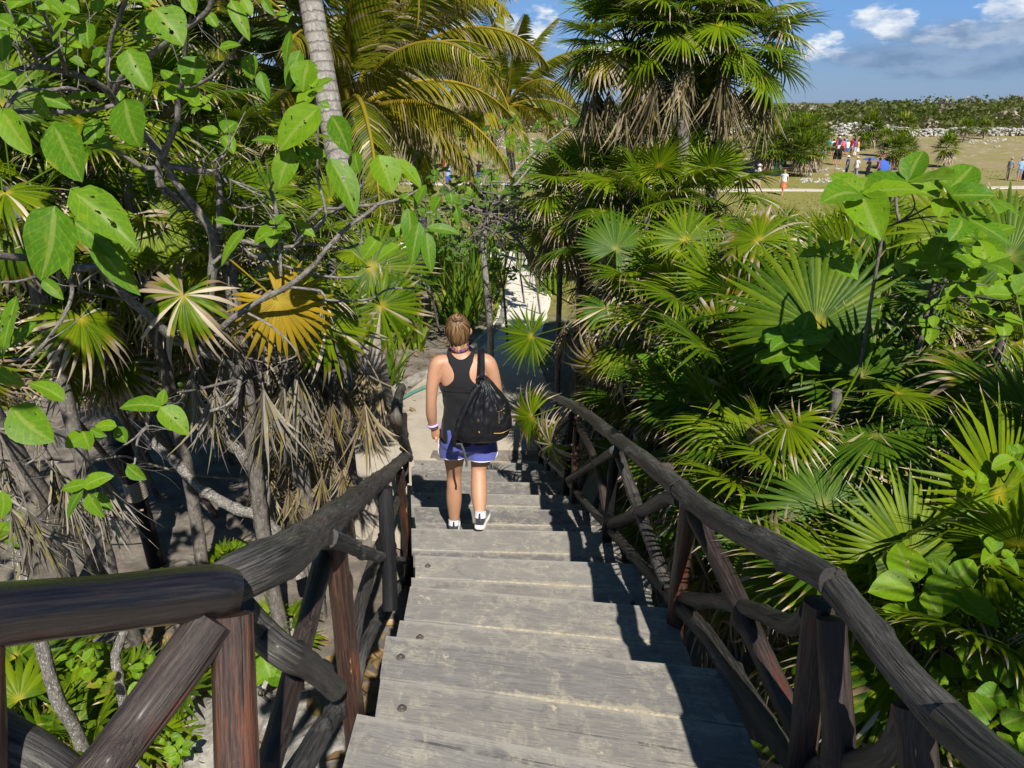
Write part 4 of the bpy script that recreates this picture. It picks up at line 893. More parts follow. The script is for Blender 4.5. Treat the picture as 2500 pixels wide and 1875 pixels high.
# --- the big leaved shrub on the left: traced limbs, each at its own distance
cb = P(2010 / 2.765, (1090 / 2.765 + 1000), 6.2); cb.z = gh(cb.x, cb.y)
cordia = thing('big_leaved_shrub', 'sprawling shrub with crooked grey limbs and big insect eaten round leaves on the left', 'shrub', tuple(cb))
Q = lambda pts, ox, oy: [(ox + a / 2.765, oy + b / 2.765, z) for a, b, z in pts]
LIMBS = [
    (Q([(2030, 1130, 6.25), (1950, 900, 6.2), (1850, 830, 6.1), (1780, 700, 6.0), (1790, 540, 5.9), (1700, 380, 5.75), (1560, 200, 5.6), (1420, 60, 5.45), (1390, 0, 5.4)], 0, 1000), 48, 36),
    (Q([(1850, 830, 6.1), (1760, 730, 6.1), (1600, 680, 6.2), (1450, 600, 6.3), (1300, 480, 6.5), (1180, 350, 6.6), (1020, 220, 6.8), (900, 40, 6.9)], 0, 1000), 40, 28),
    (Q([(1600, 1360, 5.3), (1600, 1150, 5.2), (1560, 1080, 5.1), (1400, 1000, 4.9), (1200, 920, 4.75), (1050, 800, 4.6), (850, 620, 4.4), (690, 440, 4.2), (650, 430, 4.15), (430, 430, 4.0), (300, 380, 3.9), (0, 345, 3.7), (-200, 330, 3.5)], 0, 500), 33, 24),
    (Q([(1590, 1170, 5.2), (1620, 1060, 5.1), (1560, 960, 5.0), (1480, 880, 4.9), (1330, 865, 4.8), (1210, 880, 4.75)], 0, 500), 24, 16),
    (Q([(1250, 870, 4.8), (1330, 860, 4.8), (1480, 840, 4.7), (1580, 760, 4.6), (1750, 650, 4.55), (1950, 550, 4.5), (2100, 420, 4.45), (2200, 300, 4.4), (2330, 160, 4.4), (2480, 60, 4.4), (2600, -40, 4.4)], 0, 500), 26, 12),
    (Q([(1620, 1170, 5.2), (1600, 1280, 5.1), (1530, 1350, 5.05), (1420, 1400, 5.0)], 0, 500), 16, 10), (Q([(1590, 1190, 5.1), (1520, 1200, 5.0), (1350, 1240, 4.8), (1200, 1270, 4.6)], 0, 500), 13, 6),
    (Q([(-40, 565, 3.3), (80, 480, 3.4), (230, 450, 3.5), (400, 480, 3.65), (560, 520, 3.8), (700, 590, 3.95), (800, 700, 4.1), (960, 900, 4.3), (1080, 1050, 4.4), (1180, 1220, 4.5), (1300, 1380, 4.6), (1420, 1560, 4.7), (1440, 1700, 4.8), (1420, 1900, 4.9), (1410, 2300, 5.2)], 0, 0), 17, 33),
    (Q([(780, 640, 4.05), (830, 520, 3.9), (960, 420, 3.75), (1100, 300, 3.6), (1250, 190, 3.5), (1400, 60, 3.4), (1440, -20, 3.35)], 0, 0), 22, 18), (Q([(730, 600, 4.0), (730, 450, 3.9), (760, 280, 3.8), (800, 120, 3.7), (860, -30, 3.6)], 0, 0), 17, 13),
    (Q([(1080, 1250, 4.5), (1070, 1130, 4.45), (1130, 1000, 4.35), (1200, 800, 4.2), (1200, 650, 4.1), (1240, 540, 4.0), (1250, 250, 3.8), (1250, 150, 3.75)], 0, 0), 27, 15), (Q([(1070, 1200, 4.5), (1110, 1290, 4.55), (1220, 1350, 4.6), (1330, 1420, 4.65)], 0, 0), 26, 28),
    (Q([(1240, 610, 4.0), (1400, 540, 3.9), (1520, 420, 3.8), (1640, 270, 3.7), (1700, 180, 3.6)], 0, 0), 13, 6), (Q([(450, 490, 3.7), (400, 350, 3.55), (350, 230, 3.45), (250, -20, 3.3)], 0, 0), 17, 12), (Q([(370, 290, 3.5), (150, 180, 3.3), (20, 10, 3.2)], 0, 0), 11, 7),
    (Q([(-30, 780, 3.4), (30, 740, 3.5), (150, 610, 3.6), (320, 610, 3.75), (480, 600, 3.9), (680, 690, 4.1)], 0, 0), 13, 15), (Q([(1060, 1130, 4.45), (960, 1130, 4.4), (820, 1050, 4.3), (650, 970, 4.2)], 0, 0), 20, 8), (Q([(1120, 1110, 4.45), (1250, 1140, 4.45), (1440, 1160, 4.5)], 0, 0), 22, 17),
    (Q([(1480, 1620, 4.8), (1475, 1300, 4.7), (1465, 1150, 4.6), (1490, 1050, 4.5)], 0, 0), 23, 14), (Q([(240, 430, 3.5), (230, 330, 3.4), (100, 190, 3.3)], 0, 0), 14, 6), (Q([(80, 250, 3.35), (140, 370, 3.4), (220, 440, 3.5)], 0, 0), 7, 9),
    (Q([(20, 760, 3.6), (200, 760, 3.7), (500, 760, 3.9), (760, 720, 4.0)], 0, 0), 14, 15), (Q([(720, 380, 3.9), (600, 300, 3.8), (520, 240, 3.7), (300, 170, 3.6), (200, 100, 3.5)], 0, 0), 11, 6), (Q([(460, 440, 4.0), (480, 600, 4.0), (420, 750, 4.0), (300, 930, 3.95), (180, 1030, 3.9), (90, 1040, 3.9)], 0, 500), 15, 10),
    (Q([(0, 530, 3.7), (180, 510, 3.8), (360, 440, 3.95)], 0, 500), 9, 11), (Q([(690, 440, 4.2), (540, 570, 4.25), (700, 615, 4.4), (820, 640, 4.5)], 0, 500), 8, 8), (Q([(1560, 215, 4.7), (1700, 260, 4.65), (1900, 290, 4.6), (2100, 260, 4.55), (2330, 290, 4.5), (2450, 250, 4.5)], 0, 500), 14, 9),
    (Q([(1440, 400, 4.8), (1600, 250, 4.75), (1690, 330, 4.7), (1850, 390, 4.65), (2212, 490, 4.6), (2420, 490, 4.6)], 0, 500), 13, 8), (Q([(1900, 480, 4.6), (1880, 200, 4.55), (1850, 0, 4.5), (1830, -120, 4.45), (1980, -300, 4.4)], 0, 500), 12, 6), (Q([(1950, 560, 4.5), (2150, 580, 4.5), (2212, 640, 4.5), (2500, 640, 4.5), (2620, 570, 4.5), (2800, 560, 4.5)], 0, 500), 10, 6),
    (Q([(2000, 260, 4.6), (2150, 120, 4.5), (2300, 20, 4.45), (2500, 0, 4.4), (2700, -40, 4.4), (2860, -110, 4.35)], 0, 500), 13, 9), (Q([(1680, 730, 4.55), (1850, 830, 4.5), (2000, 1000, 4.5), (1880, 1060, 4.5)], 0, 500), 9, 5), (Q([(1490, 1500, 4.7), (1640, 1520, 4.6), (1860, 1530, 4.5)], 0, 0), 7, 4), (Q([(1490, 1330, 4.65), (1640, 1400, 4.6), (1800, 1320, 4.5), (1500, 1180, 4.4)], 0, 0), 8, 5),
    (Q([(1840, 1700, 4.6), (1880, 1560, 4.55), (1850, 1350, 4.5), (1820, 1280, 4.45)], 0, 0), 12, 9), (Q([(1840, 1360, 4.5), (1660, 1270, 4.45), (1500, 1180, 4.4)], 0, 0), 7, 5), (Q([(2100, 1600, 4.4), (2200, 1450, 4.35), (2140, 1200, 4.3), (2150, 850, 4.2), (2120, 600, 4.15)], 0, 0), 11, 6), (Q([(2440, 1250, 4.4), (2300, 1400, 4.4), (2150, 1420, 4.4), (1990, 1620, 4.5)], 0, 0), 13, 10),
    (Q([(770, 270, 4.0), (900, 200, 4.1), (1000, 110, 4.2), (1160, 140, 4.3)], 0, 1000), 8, 4), (Q([(1000, 110, 4.2), (940, 200, 4.1), (910, 370, 4.0), (880, 390, 4.0), (970, 505, 3.95)], 0, 1000), 9, 5), (Q([(880, 385, 4.0), (790, 335, 3.95)], 0, 1000), 7, 3), (Q([(60, 760, 3.8), (160, 610, 3.85), (20, 565, 3.9)], 0, 1000), 9, 4), (Q([(320, 120, 4.0), (300, 260, 4.0), (170, 380, 4.0)], 0, 1000), 10, 5),
]
for i, (pts, r0, r1) in enumerate(LIMBS):
    mb = MB(); n = len(pts); ww = [P(a, b, z) + Vector((rp.gauss(0, .004), rp.gauss(0, .004), rp.gauss(0, .004))) for a, b, z in pts]
    rad = [lerp(r0, r1, k / (n - 1)) / 2.765 / F * pts[k][2] for k in range(n)]
    L = sum((ww[k + 1] - ww[k]).length for k in range(n - 1)); tube(mb, ww, rad, n=12, res=max(6, int(L / .03)), wob=.16, wfreq=7, seed=i * 1.1, knots=int(L * 3))
    rel(cordia, mb.build('limb', M['bark_pale'] if i < 2 else M['bark'], cordia))
rt_ = random.Random(8)
for i, (pts, r0, r1) in enumerate(LIMBS[2:]):
    mb = MB(); ww = [P(a, b, z) for a, b, z in pts]
    for q in range(rt_.choice((2, 3, 4))):
        k = rt_.randrange(len(ww) - 1); s_ = ww[k].lerp(ww[k + 1], rt_.random()); dv = (ww[k + 1] - ww[k]).normalized() * rt_.uniform(-.2, .9) + Vector((rt_.gauss(0, .6), rt_.gauss(0, .4), rt_.gauss(.1, .6))); dv.normalize(); L = rt_.uniform(.12, .42); rr0 = min(r0, r1) / 2.765 / F * pts[k][2] * .45
        m1 = s_ + dv * L * .5 + Vector((rt_.gauss(0, .03), rt_.gauss(0, .03), rt_.gauss(0, .03))); e = s_ + dv * L + Vector((rt_.gauss(0, .04), 0, rt_.gauss(.03, .05))); tube(mb, [s_, m1, e], [rr0, rr0 * .75, rr0 * .35], n=6, res=9, wob=.15, wfreq=14, seed=q + i)
        if rt_.random() < .5: e2 = m1 + Vector((rt_.gauss(0, 1), rt_.gauss(0, .6), rt_.gauss(0, 1))).normalized() * L * .5; tube(mb, [m1, m1.lerp(e2, .5) + Vector((.01, 0, .01)), e2], [rr0 * .6, rr0 * .5, rr0 * .25], n=5, res=7, seed=q)
    rel(cordia, mb.build('twigs', M['bark'], cordia))
fo = MB()
HL = [  # zoomed px: base, tip, width, z  (frame 0,0)
    ((380, 860), (525, 1220), 300, 3.3), ((850, 670), (915, 990), 300, 3.5), ((375, 1390), (250, 1890), 330, 3.2), ((520, 1310), (905, 1650), 270, 3.3), ((1050, 60), (1230, 290), 270, 3.3), ((860, 330), (1010, 600), 210, 3.5), ((465, 105), (335, 265), 150, 3.3), ((590, 165), (590, 320), 150, 3.4),
    ((700, 320), (610, 445), 130, 3.6), ((10, 240), (0, 410), 200, 3.1), ((30, 760), (195, 1040), 190, 3.1), ((1330, 400), (1280, 580), 190, 3.7), ((1690, 365), (1690, 535), 135, 3.6), ((2085, 425), (2035, 612), 210, 3.6), ((2140, 750), (1865, 1000), 260, 3.6), ((1970, 1030), (1870, 1272), 170, 3.7), ((2200, 1060), (2010, 990), 110, 3.8),
    ((1870, 960), (1690, 935), 60, 3.7), ((1960, 230), (1910, 440), 90, 3.6), ((1560, 0), (1680, 260), 110, 3.4), ((1400, 90), (1475, 185), 80, 3.5), ((1760, 500), (1810, 680), 90, 3.8), ((1480, 330), (1620, 290), 90, 3.7), ((1000, 60), (960, 280), 100, 3.5), ((660, 0), (660, 80), 130, 3.3), ((250, 650), (340, 810), 110, 3.4), ((240, 650), (470, 720), 110, 3.6), ((450, 670), (750, 620), 90, 3.8),
    ((2030, 340), (1930, 600), 120, 3.8), ((300, 20), (330, 60), 120, 3.2), ((430, 20), (530, 80), 120, 3.3), ((1260, -20), (1310, 90), 110, 3.4), ((1640, 0), (1700, 100), 80, 3.5), ((1780, 0), (1850, 100), 60, 3.5), ((1660, 1550), (1470, 1780), 110, 4.0), ((1450, 1480), (1580, 1500), 60, 4.2), ((2010, 1500), (2130, 1590), 80, 4.2),
    ((500, 1500), (880, 1760), 170, 3.6), ((640, 1600), (920, 1990), 170, 3.6), ((480, 1600), (430, 1880), 160, 3.6), ((2240, 780), (2345, 1040), 165, 3.7), ((2240, 1100), (2405, 1440), 190, 3.6), ((2560, 1070), (2650, 1300), 215, 3.7), ((2680, 1090), (2850, 1260), 110, 3.9), ((2400, 1040), (2420, 1170), 110, 3.8), ((2160, 700), (2230, 720), 60, 3.8), ((2050, 1000), (2090, 1130), 90, 3.8),
    ((2560, 1600), (2440, 1750), 110, 4.1), ((2700, 1660), (2540, 1750), 100, 4.1), ((2760, 1400), (2750, 1690), 120, 4.1), ((2830, 1500), (2780, 1790), 110, 4.0), ((2900, 1540), (3110, 1570), 75, 4.0), ((2880, 1570), (2920, 1840), 105, 4.0), ((2980, 1330), (2910, 1440), 120, 4.1), ((2870, 1260), (2790, 1400), 90, 4.1), ((3040, 1300), (3050, 1380), 90, 4.1), ((2760, 1320), (2690, 1370), 70, 4.2), ((3070, 1380), (3090, 1520), 60, 4.2), ((2640, 1590), (2770, 1500), 80, 4.2),
    ((1082, 2748), (790, 2742), 120, 3.6), ((1080, 2750), (1270, 2930), 165, 3.5), ((1095, 2735), (1100, 2625), 92, 3.5), ((435, 2710), (185, 2570), 120, 3.3), ((100, 2770), (350, 2980), 270, 3.4), ((-30, 2500), (100, 2590), 110, 3.2), ((790, 2880), (615, 2880), 90, 3.7), ((560, 2910), (600, 3040), 150, 3.6), ((620, 2900), (715, 2945), 60, 3.6), ((800, 2890), (850, 2990), 90, 3.8), ((560, 2920), (430, 3020), 110, 3.7),
    ((575, 3270), (405, 3300), 90, 3.6), ((575, 3280), (755, 3210), 110, 3.5), ((570, 3300), (430, 3510), 110, 3.6), ((600, 3330), (690, 3500), 130, 3.5), ((640, 3340), (750, 3450), 90, 3.7), ((20, 3330), (0, 3510), 100, 3.3), ((120, 2000), (-40, 2420), 130, 3.2), ((230, 2190), (10, 2350), 90, 3.3), ((860, 3140), (980, 3240), 100, 3.9), ((300, 1900), (420, 2020), 90, 3.6),
]
for i, (b, t, w, z) in enumerate(HL): leaf_px(fo, z, (b[0] / 2.765, b[1] / 2.765), (t[0] / 2.765, t[1] / 2.765), w / 2.765, seed=i, cup=rp.uniform(.08, .35), heart=rp.choice((0, 1)), g=rp.random())
rel(cordia, fo.build('foliage', M['broad'], cordia)); fo = MB()
tips = [(pts[-1], pts[-2]) for pts, _, _ in LIMBS[7:]] + [(pts[0], pts[1]) for pts, _, _ in LIMBS[7:9]]
for i, (a, b) in enumerate(tips):
    if rp.random() < (.55 if i < 14 else .22): whorl(fo, P(*a), rp.choice((3, 4, 5)), .15, i, up=(rp.uniform(-.4, .4), -.5, .7))
for i in range(45):                                        # extra crown leaves, mostly unseen, added to shade the dirt below
    x = rp.uniform(-4.4, -1.5); y = rp.uniform(.8, 4.6); z = 4.1 + .30 * y + rp.uniform(-.3, 1.0)
    pr = Vector((x, y, z)); v = pr - Vector((0, 0, CZ)); dep = v.dot(Vector((0, CP, -SP))); py = 937 - F * v.dot(Vector((0, SP, CP))) / max(.1, dep); px_ = 1250 + F * x / max(.1, dep)
    if dep > .4 and py > 120: continue
    whorl(fo, pr, 5, .17, 900 + i, up=(rp.uniform(-.5, .5), -.4, .8))
for i in range(16):
    px, py, z = rp.uniform(-40, 720), rp.uniform(-20, 330), rp.uniform(3.6, 5.2); whorl(fo, P(px, py, z), rp.choice((2, 3, 4)), .14, 1200 + i, up=(rp.uniform(-.5, .5), -.5, .6))
rel(cordia, fo.build('foliage', M['broad'], cordia))
mb = MB()
for (x, y) in ((62, 1190), (100, 1160), (120, 1200), (75, 1170)):
    bm = bmesh.new(); bmesh.ops.create_icosphere(bm, subdivisions=2, radius=.02); c = P(x / 2.765, 500 + y / 2.765, 3.3); mb.add([tuple(v.co * (1 if v.co.z > 0 else 1.3) + c) for v in bm.verts], [[v.index for v in f.verts] for f in bm.faces], None, (.2, .6, .3)); bm.free()
rel(cordia, mb.build('fruit', M['coconut'], cordia))
# --- a shrub: trunk from the ground, boughs to target shoots, whorls of leaves
def shrub(name, label, base, shoots, L, seed, n=5, r0=.02, leafm='broad', barkm='twig', group=None, bare=0, cat='shrub', side=2, trunk=None, wr=.68, upc=(0, -.4, .8), tint=0.):
    r = random.Random(seed); base = Vector(base); root = thing(name, label, cat, tuple(base), group); tb = MB(); lf = MB(); lean = sum((Vector(s) for s in shoots), Vector()) / len(shoots)
    fork = trunk[-1] if trunk else base.lerp(lean, .35) + Vector((r.uniform(-.1, .1), r.uniform(-.1, .1), 0))
    tube(tb, [base - Vector((0, 0, .1))] + (trunk[:-1] if trunk else []) + [fork], [r0 * 1.4, r0], n=9, wob=.12, wfreq=6, seed=seed)
    for i, s in enumerate(shoots):
        s = Vector(s); mid = fork.lerp(s, .5) + Vector((r.gauss(0, .06), r.gauss(0, .06), r.gauss(0, .06) - .03)) * (s - fork).length * 1.2
        tube(tb, [fork, mid, s], [r0 * .75, r0 * .5, r0 * .22], n=7, wob=.12, wfreq=8, seed=seed + i)
        whorl(lf, s, n, L, seed * 13 + i, up=(r.uniform(-.4, .4) + upc[0], upc[1], upc[2]), wr=wr, dry=tint)
        for k in range(side):
            q = mid.lerp(s, r.uniform(0, .9)) if k % 2 else fork.lerp(mid, r.uniform(.1, 1)); e = q + Vector((r.gauss(0, 1), r.gauss(0, .8), r.gauss(.1, .7))).normalized() * L * r.uniform(.8, 1.8)
            tube(tb, [q, q.lerp(e, .5) + Vector((r.gauss(0, .02), 0, r.gauss(0, .02))), e], [r0 * .35, r0 * .25, r0 * .12], n=5, seed=seed + k)
            if r.random() > bare: whorl(lf, e, max(2, n - 1), L * .8, seed * 17 + i * 5 + k, up=(r.uniform(-.5, .5), -.4, .7), wr=wr, dry=tint)
    tb.build('branches', M[barkm], root).matrix_parent_inverse = Matrix.Translation(-base)
    if lf.v: lf.build('foliage', M[leafm], root).matrix_parent_inverse = Matrix.Translation(-base)
    return root
def px_shrub(name, label, shoots, L, seed, back=(.35, .95), **kw):
    s = [P(x * D, y * D, z) for x, y, z in shoots]; c = sum(s, Vector()) / len(s); b = ground_under(c + Vector((back[0], back[1], 0)))
    if c.y < 7 and 'trunk' not in kw: kw['trunk'] = [c + Vector((back[0] * .7, back[1] * .8, -.28)), c + Vector((back[0] * .5, back[1] * .5, -.16))]
    return shrub(name, label, b, s, L, seed, **kw)
BL = 'broad leaved shrubs right of the stairs'
px_shrub('broad_leaved_shrub', 'broad leaved shrub holding big glossy leaves up against the grass field', [(1860, 420, 2.75), (1960, 395, 2.9), (2040, 425, 3.0), (2080, 470, 3.0)], .19, 21, n=5, group=BL, side=1, r0=.007)
px_shrub('broad_leaved_shrub', 'broad leaved shrub with yellow buds in front of the biggest sunlit fan', [(1700, 735, 4.0), (1720, 760, 4.0)], .21, 22, n=6, group=BL, side=1)
px_shrub('broad_leaved_shrub', 'shaded broad leaved shrub behind the middle of the right railing', [(1440, 790, 5.4), (1480, 830, 5.3), (1420, 840, 5.5), (1500, 870, 5.2)], .19, 23, n=5, group=BL)
px_shrub('broad_leaved_shrub', 'broad leaved shrub with big sunlit leaves beside the railing joint', [(1985, 1270, 2.7), (1960, 1340, 2.7), (2050, 1265, 2.8)], .18, 24, n=4, group=BL, side=0, r0=.007)
px_shrub('broad_leaved_shrub', 'insect eaten broad leaved shrub in the lower right corner', [(2090, 1440, 2.5), (2180, 1500, 2.4), (2150, 1570, 2.3), (2190, 1630, 2.2), (2060, 1480, 2.6)], .12, 25, n=4, group=BL, r0=.01, side=1)
px_shrub('broad_leaved_shrub', 'broad leaved shrub climbing the right edge above the yellow green fan', [(2130, 570, 3.2), (2080, 610, 3.3), (2190, 640, 3.1), (2160, 690, 3.2), (2030, 580, 3.4), (2060, 540, 3.3)], .14, 26, n=4, group=BL, r0=.011, side=1)
px_shrub('broad_leaved_shrub', 'broad leaved shrub with small rounded leaves in the shade at the right edge', [(2130, 1110, 3.0), (2150, 1200, 2.9), (2090, 1120, 3.1), (2200, 990, 3.0)], .10, 27, n=5, group=BL, r0=.009)
px_shrub('broad_leaved_shrub', 'low broad leaved shrub just behind the right handrail', [(1530, 1000, 4.8), (1560, 1150, 4.2), (1590, 1120, 4.3), (1520, 1030, 4.9)], .18, 28, n=4, group=BL, side=1, upc=(-.2, -.6, .4))
# --- thin tree and twiggy shrubs in the middle
tp = [P(1197, 800, 12.9), P(1188, 700, 12.6), P(1180, 600, 12.4), P(1190, 520, 12.3)]; tb_ = P(1196, 880, 13.3); tb_.z = gh(tb_.x, tb_.y)
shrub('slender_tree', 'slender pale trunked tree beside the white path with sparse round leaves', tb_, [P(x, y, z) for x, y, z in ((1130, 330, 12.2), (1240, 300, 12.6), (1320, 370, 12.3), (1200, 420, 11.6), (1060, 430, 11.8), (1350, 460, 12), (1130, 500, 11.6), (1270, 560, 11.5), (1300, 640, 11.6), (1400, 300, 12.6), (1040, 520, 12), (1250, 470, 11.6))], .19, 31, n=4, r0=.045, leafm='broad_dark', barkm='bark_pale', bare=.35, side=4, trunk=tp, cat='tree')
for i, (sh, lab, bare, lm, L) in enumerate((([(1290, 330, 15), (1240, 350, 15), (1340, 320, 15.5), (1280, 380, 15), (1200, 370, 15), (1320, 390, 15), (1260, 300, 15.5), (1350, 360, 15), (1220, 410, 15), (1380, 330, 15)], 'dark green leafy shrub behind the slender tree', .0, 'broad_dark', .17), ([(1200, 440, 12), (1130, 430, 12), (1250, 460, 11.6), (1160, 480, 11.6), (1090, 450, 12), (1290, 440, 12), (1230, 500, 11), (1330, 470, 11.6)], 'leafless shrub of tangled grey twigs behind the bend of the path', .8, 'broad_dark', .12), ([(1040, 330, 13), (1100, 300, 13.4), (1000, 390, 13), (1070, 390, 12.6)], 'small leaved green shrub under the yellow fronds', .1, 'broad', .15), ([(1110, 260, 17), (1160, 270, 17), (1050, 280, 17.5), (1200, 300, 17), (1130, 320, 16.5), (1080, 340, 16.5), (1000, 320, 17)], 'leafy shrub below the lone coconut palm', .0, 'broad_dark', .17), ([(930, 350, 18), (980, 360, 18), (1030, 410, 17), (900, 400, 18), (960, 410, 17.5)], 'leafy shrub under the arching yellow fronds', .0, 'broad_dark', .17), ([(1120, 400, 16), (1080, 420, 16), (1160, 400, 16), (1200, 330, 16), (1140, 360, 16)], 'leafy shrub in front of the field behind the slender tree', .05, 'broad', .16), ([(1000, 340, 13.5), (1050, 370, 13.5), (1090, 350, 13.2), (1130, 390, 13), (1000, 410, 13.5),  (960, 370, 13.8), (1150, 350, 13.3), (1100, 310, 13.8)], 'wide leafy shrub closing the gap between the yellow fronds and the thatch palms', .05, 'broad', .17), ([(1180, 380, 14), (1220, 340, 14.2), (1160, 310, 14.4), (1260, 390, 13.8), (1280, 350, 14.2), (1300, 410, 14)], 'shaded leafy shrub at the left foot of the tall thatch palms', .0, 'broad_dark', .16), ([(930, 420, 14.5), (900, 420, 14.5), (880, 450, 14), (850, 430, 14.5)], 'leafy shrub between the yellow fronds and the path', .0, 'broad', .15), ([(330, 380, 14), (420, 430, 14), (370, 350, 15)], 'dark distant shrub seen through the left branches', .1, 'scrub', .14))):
    if i in (0, 6, 7): sh = [(x, y, z + 6) for x, y, z in sh]; L *= 1.2
    px_shrub('twiggy_shrub' if i == 1 else 'leafy_shrub', lab, sh, L, 40 + i, n=(2 if i == 1 else 6), bare=bare, leafm=lm, side=(12 if i == 1 else 9), r0=.02, back={1: (1.3, .5), 0: (1., .4), 7: (1.2, .4), 6: (-.9, .4)}.get(i, (.35, .95)))
mb = MB(); tb_ = P(1330, 600, 11.6); tb_.z = gh(tb_.x, tb_.y)
for i in range(150):
    c = P(rp.gauss(1320, 90), rp.gauss(535, 45), rp.uniform(11, 12.4)); d_ = Vector((rp.gauss(0, 1), rp.gauss(0, 1), rp.gauss(.1, .6))).normalized() * rp.uniform(.15, .4)
    tube(mb, [c - d_, c + Vector((rp.gauss(0, .05), rp.gauss(0, .05), rp.gauss(0, .05))), c + d_ + Vector((0, 0, .05))], [.012, .009, .004], n=5, res=5)
o = mb.build('dry_brush', M['twig']); tag(o, 'heap of dry leafless brush beside the fan palm thicket', 'brush'); o['kind'] = 'stuff'
# --- strap leaved clumps
for i, (x, y, n, L, lab) in enumerate(((1130, 790, 60, .95, 'bright strap leaved clump just above the head of the woman'), (1165, 740, 46, .85, 'strap leaved clump beside the slender trunk'), (950, 810, 50, .8, 'shaded strap leaved clump left of the woman'), (935, 960, 46, .75, 'strap leaved clump beside the end of the left railing'), (1010, 850, 40, .7, 'dark strap leaved clump behind the left shoulder of the woman'), (1060, 700, 40, .8, 'strap leaved clump at the back edge of the white path'), (900, 860, 36, .7, 'strap leaved clump beside the leaning palm trunk'), (1180, 690, 40, .8, 'strap leaved clump at the back beside the path'), (1345, 720, 36, .7, 'strap leaved clump on the right edge of the white path'), (1085, 660, 40, .8, 'strap leaved clump farthest back on the left of the path'), (1320, 665, 34, .7, 'strap leaved clump farthest back on the right of the path'))):
    b = hit(x, y); strap_clump('strap_leaved_plant', lab, 'plant', b, int(n * 1.5), 1.3 * L * (b.y / 13 if b.y > 13 else 1), 60 + i, group='strap leaved clumps', w=.032)
# ---------------------------------------------------------------- small things by the stairs
def litter(name, n, region, L, seed, mats, label, cat='leaf litter'):
    r = random.Random(seed); mb = MB()
    for i in range(n):
        x, y = region(r); z = gh(x, y) + .012; a = r.random() * 6.28; d = Vector((math.cos(a), math.sin(a), r.uniform(-.1, .35))); c = Vector((x, y, z))
        l_ = L * r.uniform(.5, 1.2); leaf(mb, c, c + d * l_, Vector((r.uniform(-.5, .5), r.uniform(-.5, .5), 1)), l_ * .6, seed + i, cup=r.uniform(.1, .8), curl=r.uniform(-.5, .6), dry=1.4, g=r.random(), nl=5)
    o = mb.build(name, mats); o['kind'] = 'stuff'; return tag(o, label, cat)
def litter_region(r):
    while True:
        x = r.uniform(-5, -.75); y = r.uniform(1.5, 6.4)
        if noise.noise((x * .9, y * .9, 3)) + .35 * r.random() > -.05 and y < 5.2 + .5 * r.random(): return x, y
litter('leaf_litter', 900, litter_region, .17, 5, M['broad'], 'dry brown leaves fallen on the ground left of the stairs')
def litter_region2(r):
    x = r.uniform(.5, 7); y = r.uniform(1.5, 11); return x + max(0, 3 - y) * .3, y
litter('leaf_litter', 500, litter_region2, .2, 6, M['broad'], 'dry brown leaves lying in the dark under the right thicket')
def rock(name, label, c, s, seed, group=None, sub=4, m='stone', cat='rock'):
    bm = bmesh.new(); bmesh.ops.create_icosphere(bm, subdivisions=sub, radius=1); v = []
    for p in bm.verts:
        q = p.co.normalized(); d = 1 + .28 * noise.noise(q * 1.3 + Vector((seed, 0, 0))) + .14 * noise.noise(q * 3.1 + Vector((0, seed, 0))) + .05 * noise.noise(q * 9 + Vector((0, 0, seed)))
        v.append((q.x * s[0] * d, q.y * s[1] * d, q.z * s[2] * d))
    mb = MB(); mb.add(v, [[x.index for x in f.verts] for f in bm.faces], np.array(v) + seed); bm.free()
    o = mb.build(name, M[m]); o.location = c; o.rotation_euler = (0, 0, seed); return tag(o, label, cat, group)
for i, (x, y, sx, lab) in enumerate(((650, 1640, .34, 'pale limestone rock behind the corner post'), (560, 1800, .45, 'big flat limestone rock at the bottom below the corner post'), (700, 1750, .32, 'limestone rock in stair shade beside the lowest brace'), (690, 1560, .22, 'limestone rock beside the fan palm sprout'), (760, 1850, .3, 'limestone rock under the lower left brace'), (450, 1700, .2, 'small limestone rock among the dry leaves'))):
    b = hit(x, y); rock('limestone_rock', lab, b, (sx, sx * .8, sx * .45), i * 1.7 + .3, 'limestone rocks left of the stairs')
# white trunked shrubs behind the landing rail
for i, (pts, r0, lab) in enumerate((([(280, 480, 4.3), (390, 850, 4.5), (520, 1080, 4.7), (600, 1260, 4.9)], 50, 'leaning white barked shrub trunk under the varnished rail'), ([(830, 410, 4.4), (780, 560, 4.45), (800, 700, 4.5), (830, 850, 4.6), (860, 1040, 4.7)], 36, 'thin white barked shrub trunk right of the leaning one'), )):
    w = [P(a / 2.765, 1400 + b / 2.765, z) for a, b, z in pts]; w[-1].z = gh(w[-1].x, w[-1].y) - .1
    if i == 0: w = [P(30, 1300, 4.1), P(70, 1480, 4.2)] + w
    else: w = [P(340, 1440, 4.3)] + w
    rt = thing('white_barked_shrub', lab, 'shrub', tuple(w[-1]), 'white barked shrubs'); mb = MB(); tube(mb, w[::-1], [r0 / 2.765 / F * 4.6 * .95, r0 / 2.765 / F * 4.4 * .8], n=14, wob=.14, wfreq=6, seed=i, knots=3); rel(rt, mb.build('trunk', M['bark_pale'], rt))
    lf = MB(); whorl(lf, w[0], 5, .15, 70 + i)
    if i == 1:
        for (x, y, g_) in ((640, 650, .3), (720, 740, .5), (560, 620, .2), (1000, 640, .1), (480, 560, .1), (950, 720, .25)): whorl(lf, P(x / 2.765, 1400 + y / 2.765, 4.35), 3, .10, x, dry=g_)
    rel(rt, lf.build('foliage', M['broad'], rt))
shrub('leafy_sprout', 'leafy green sprout between the corner post and the red post', hit(690, 1720), [P(640, 1600, 5.0), P(655, 1640, 5.0)], .22, 91, n=3, cat='plant', side=0, r0=.01)
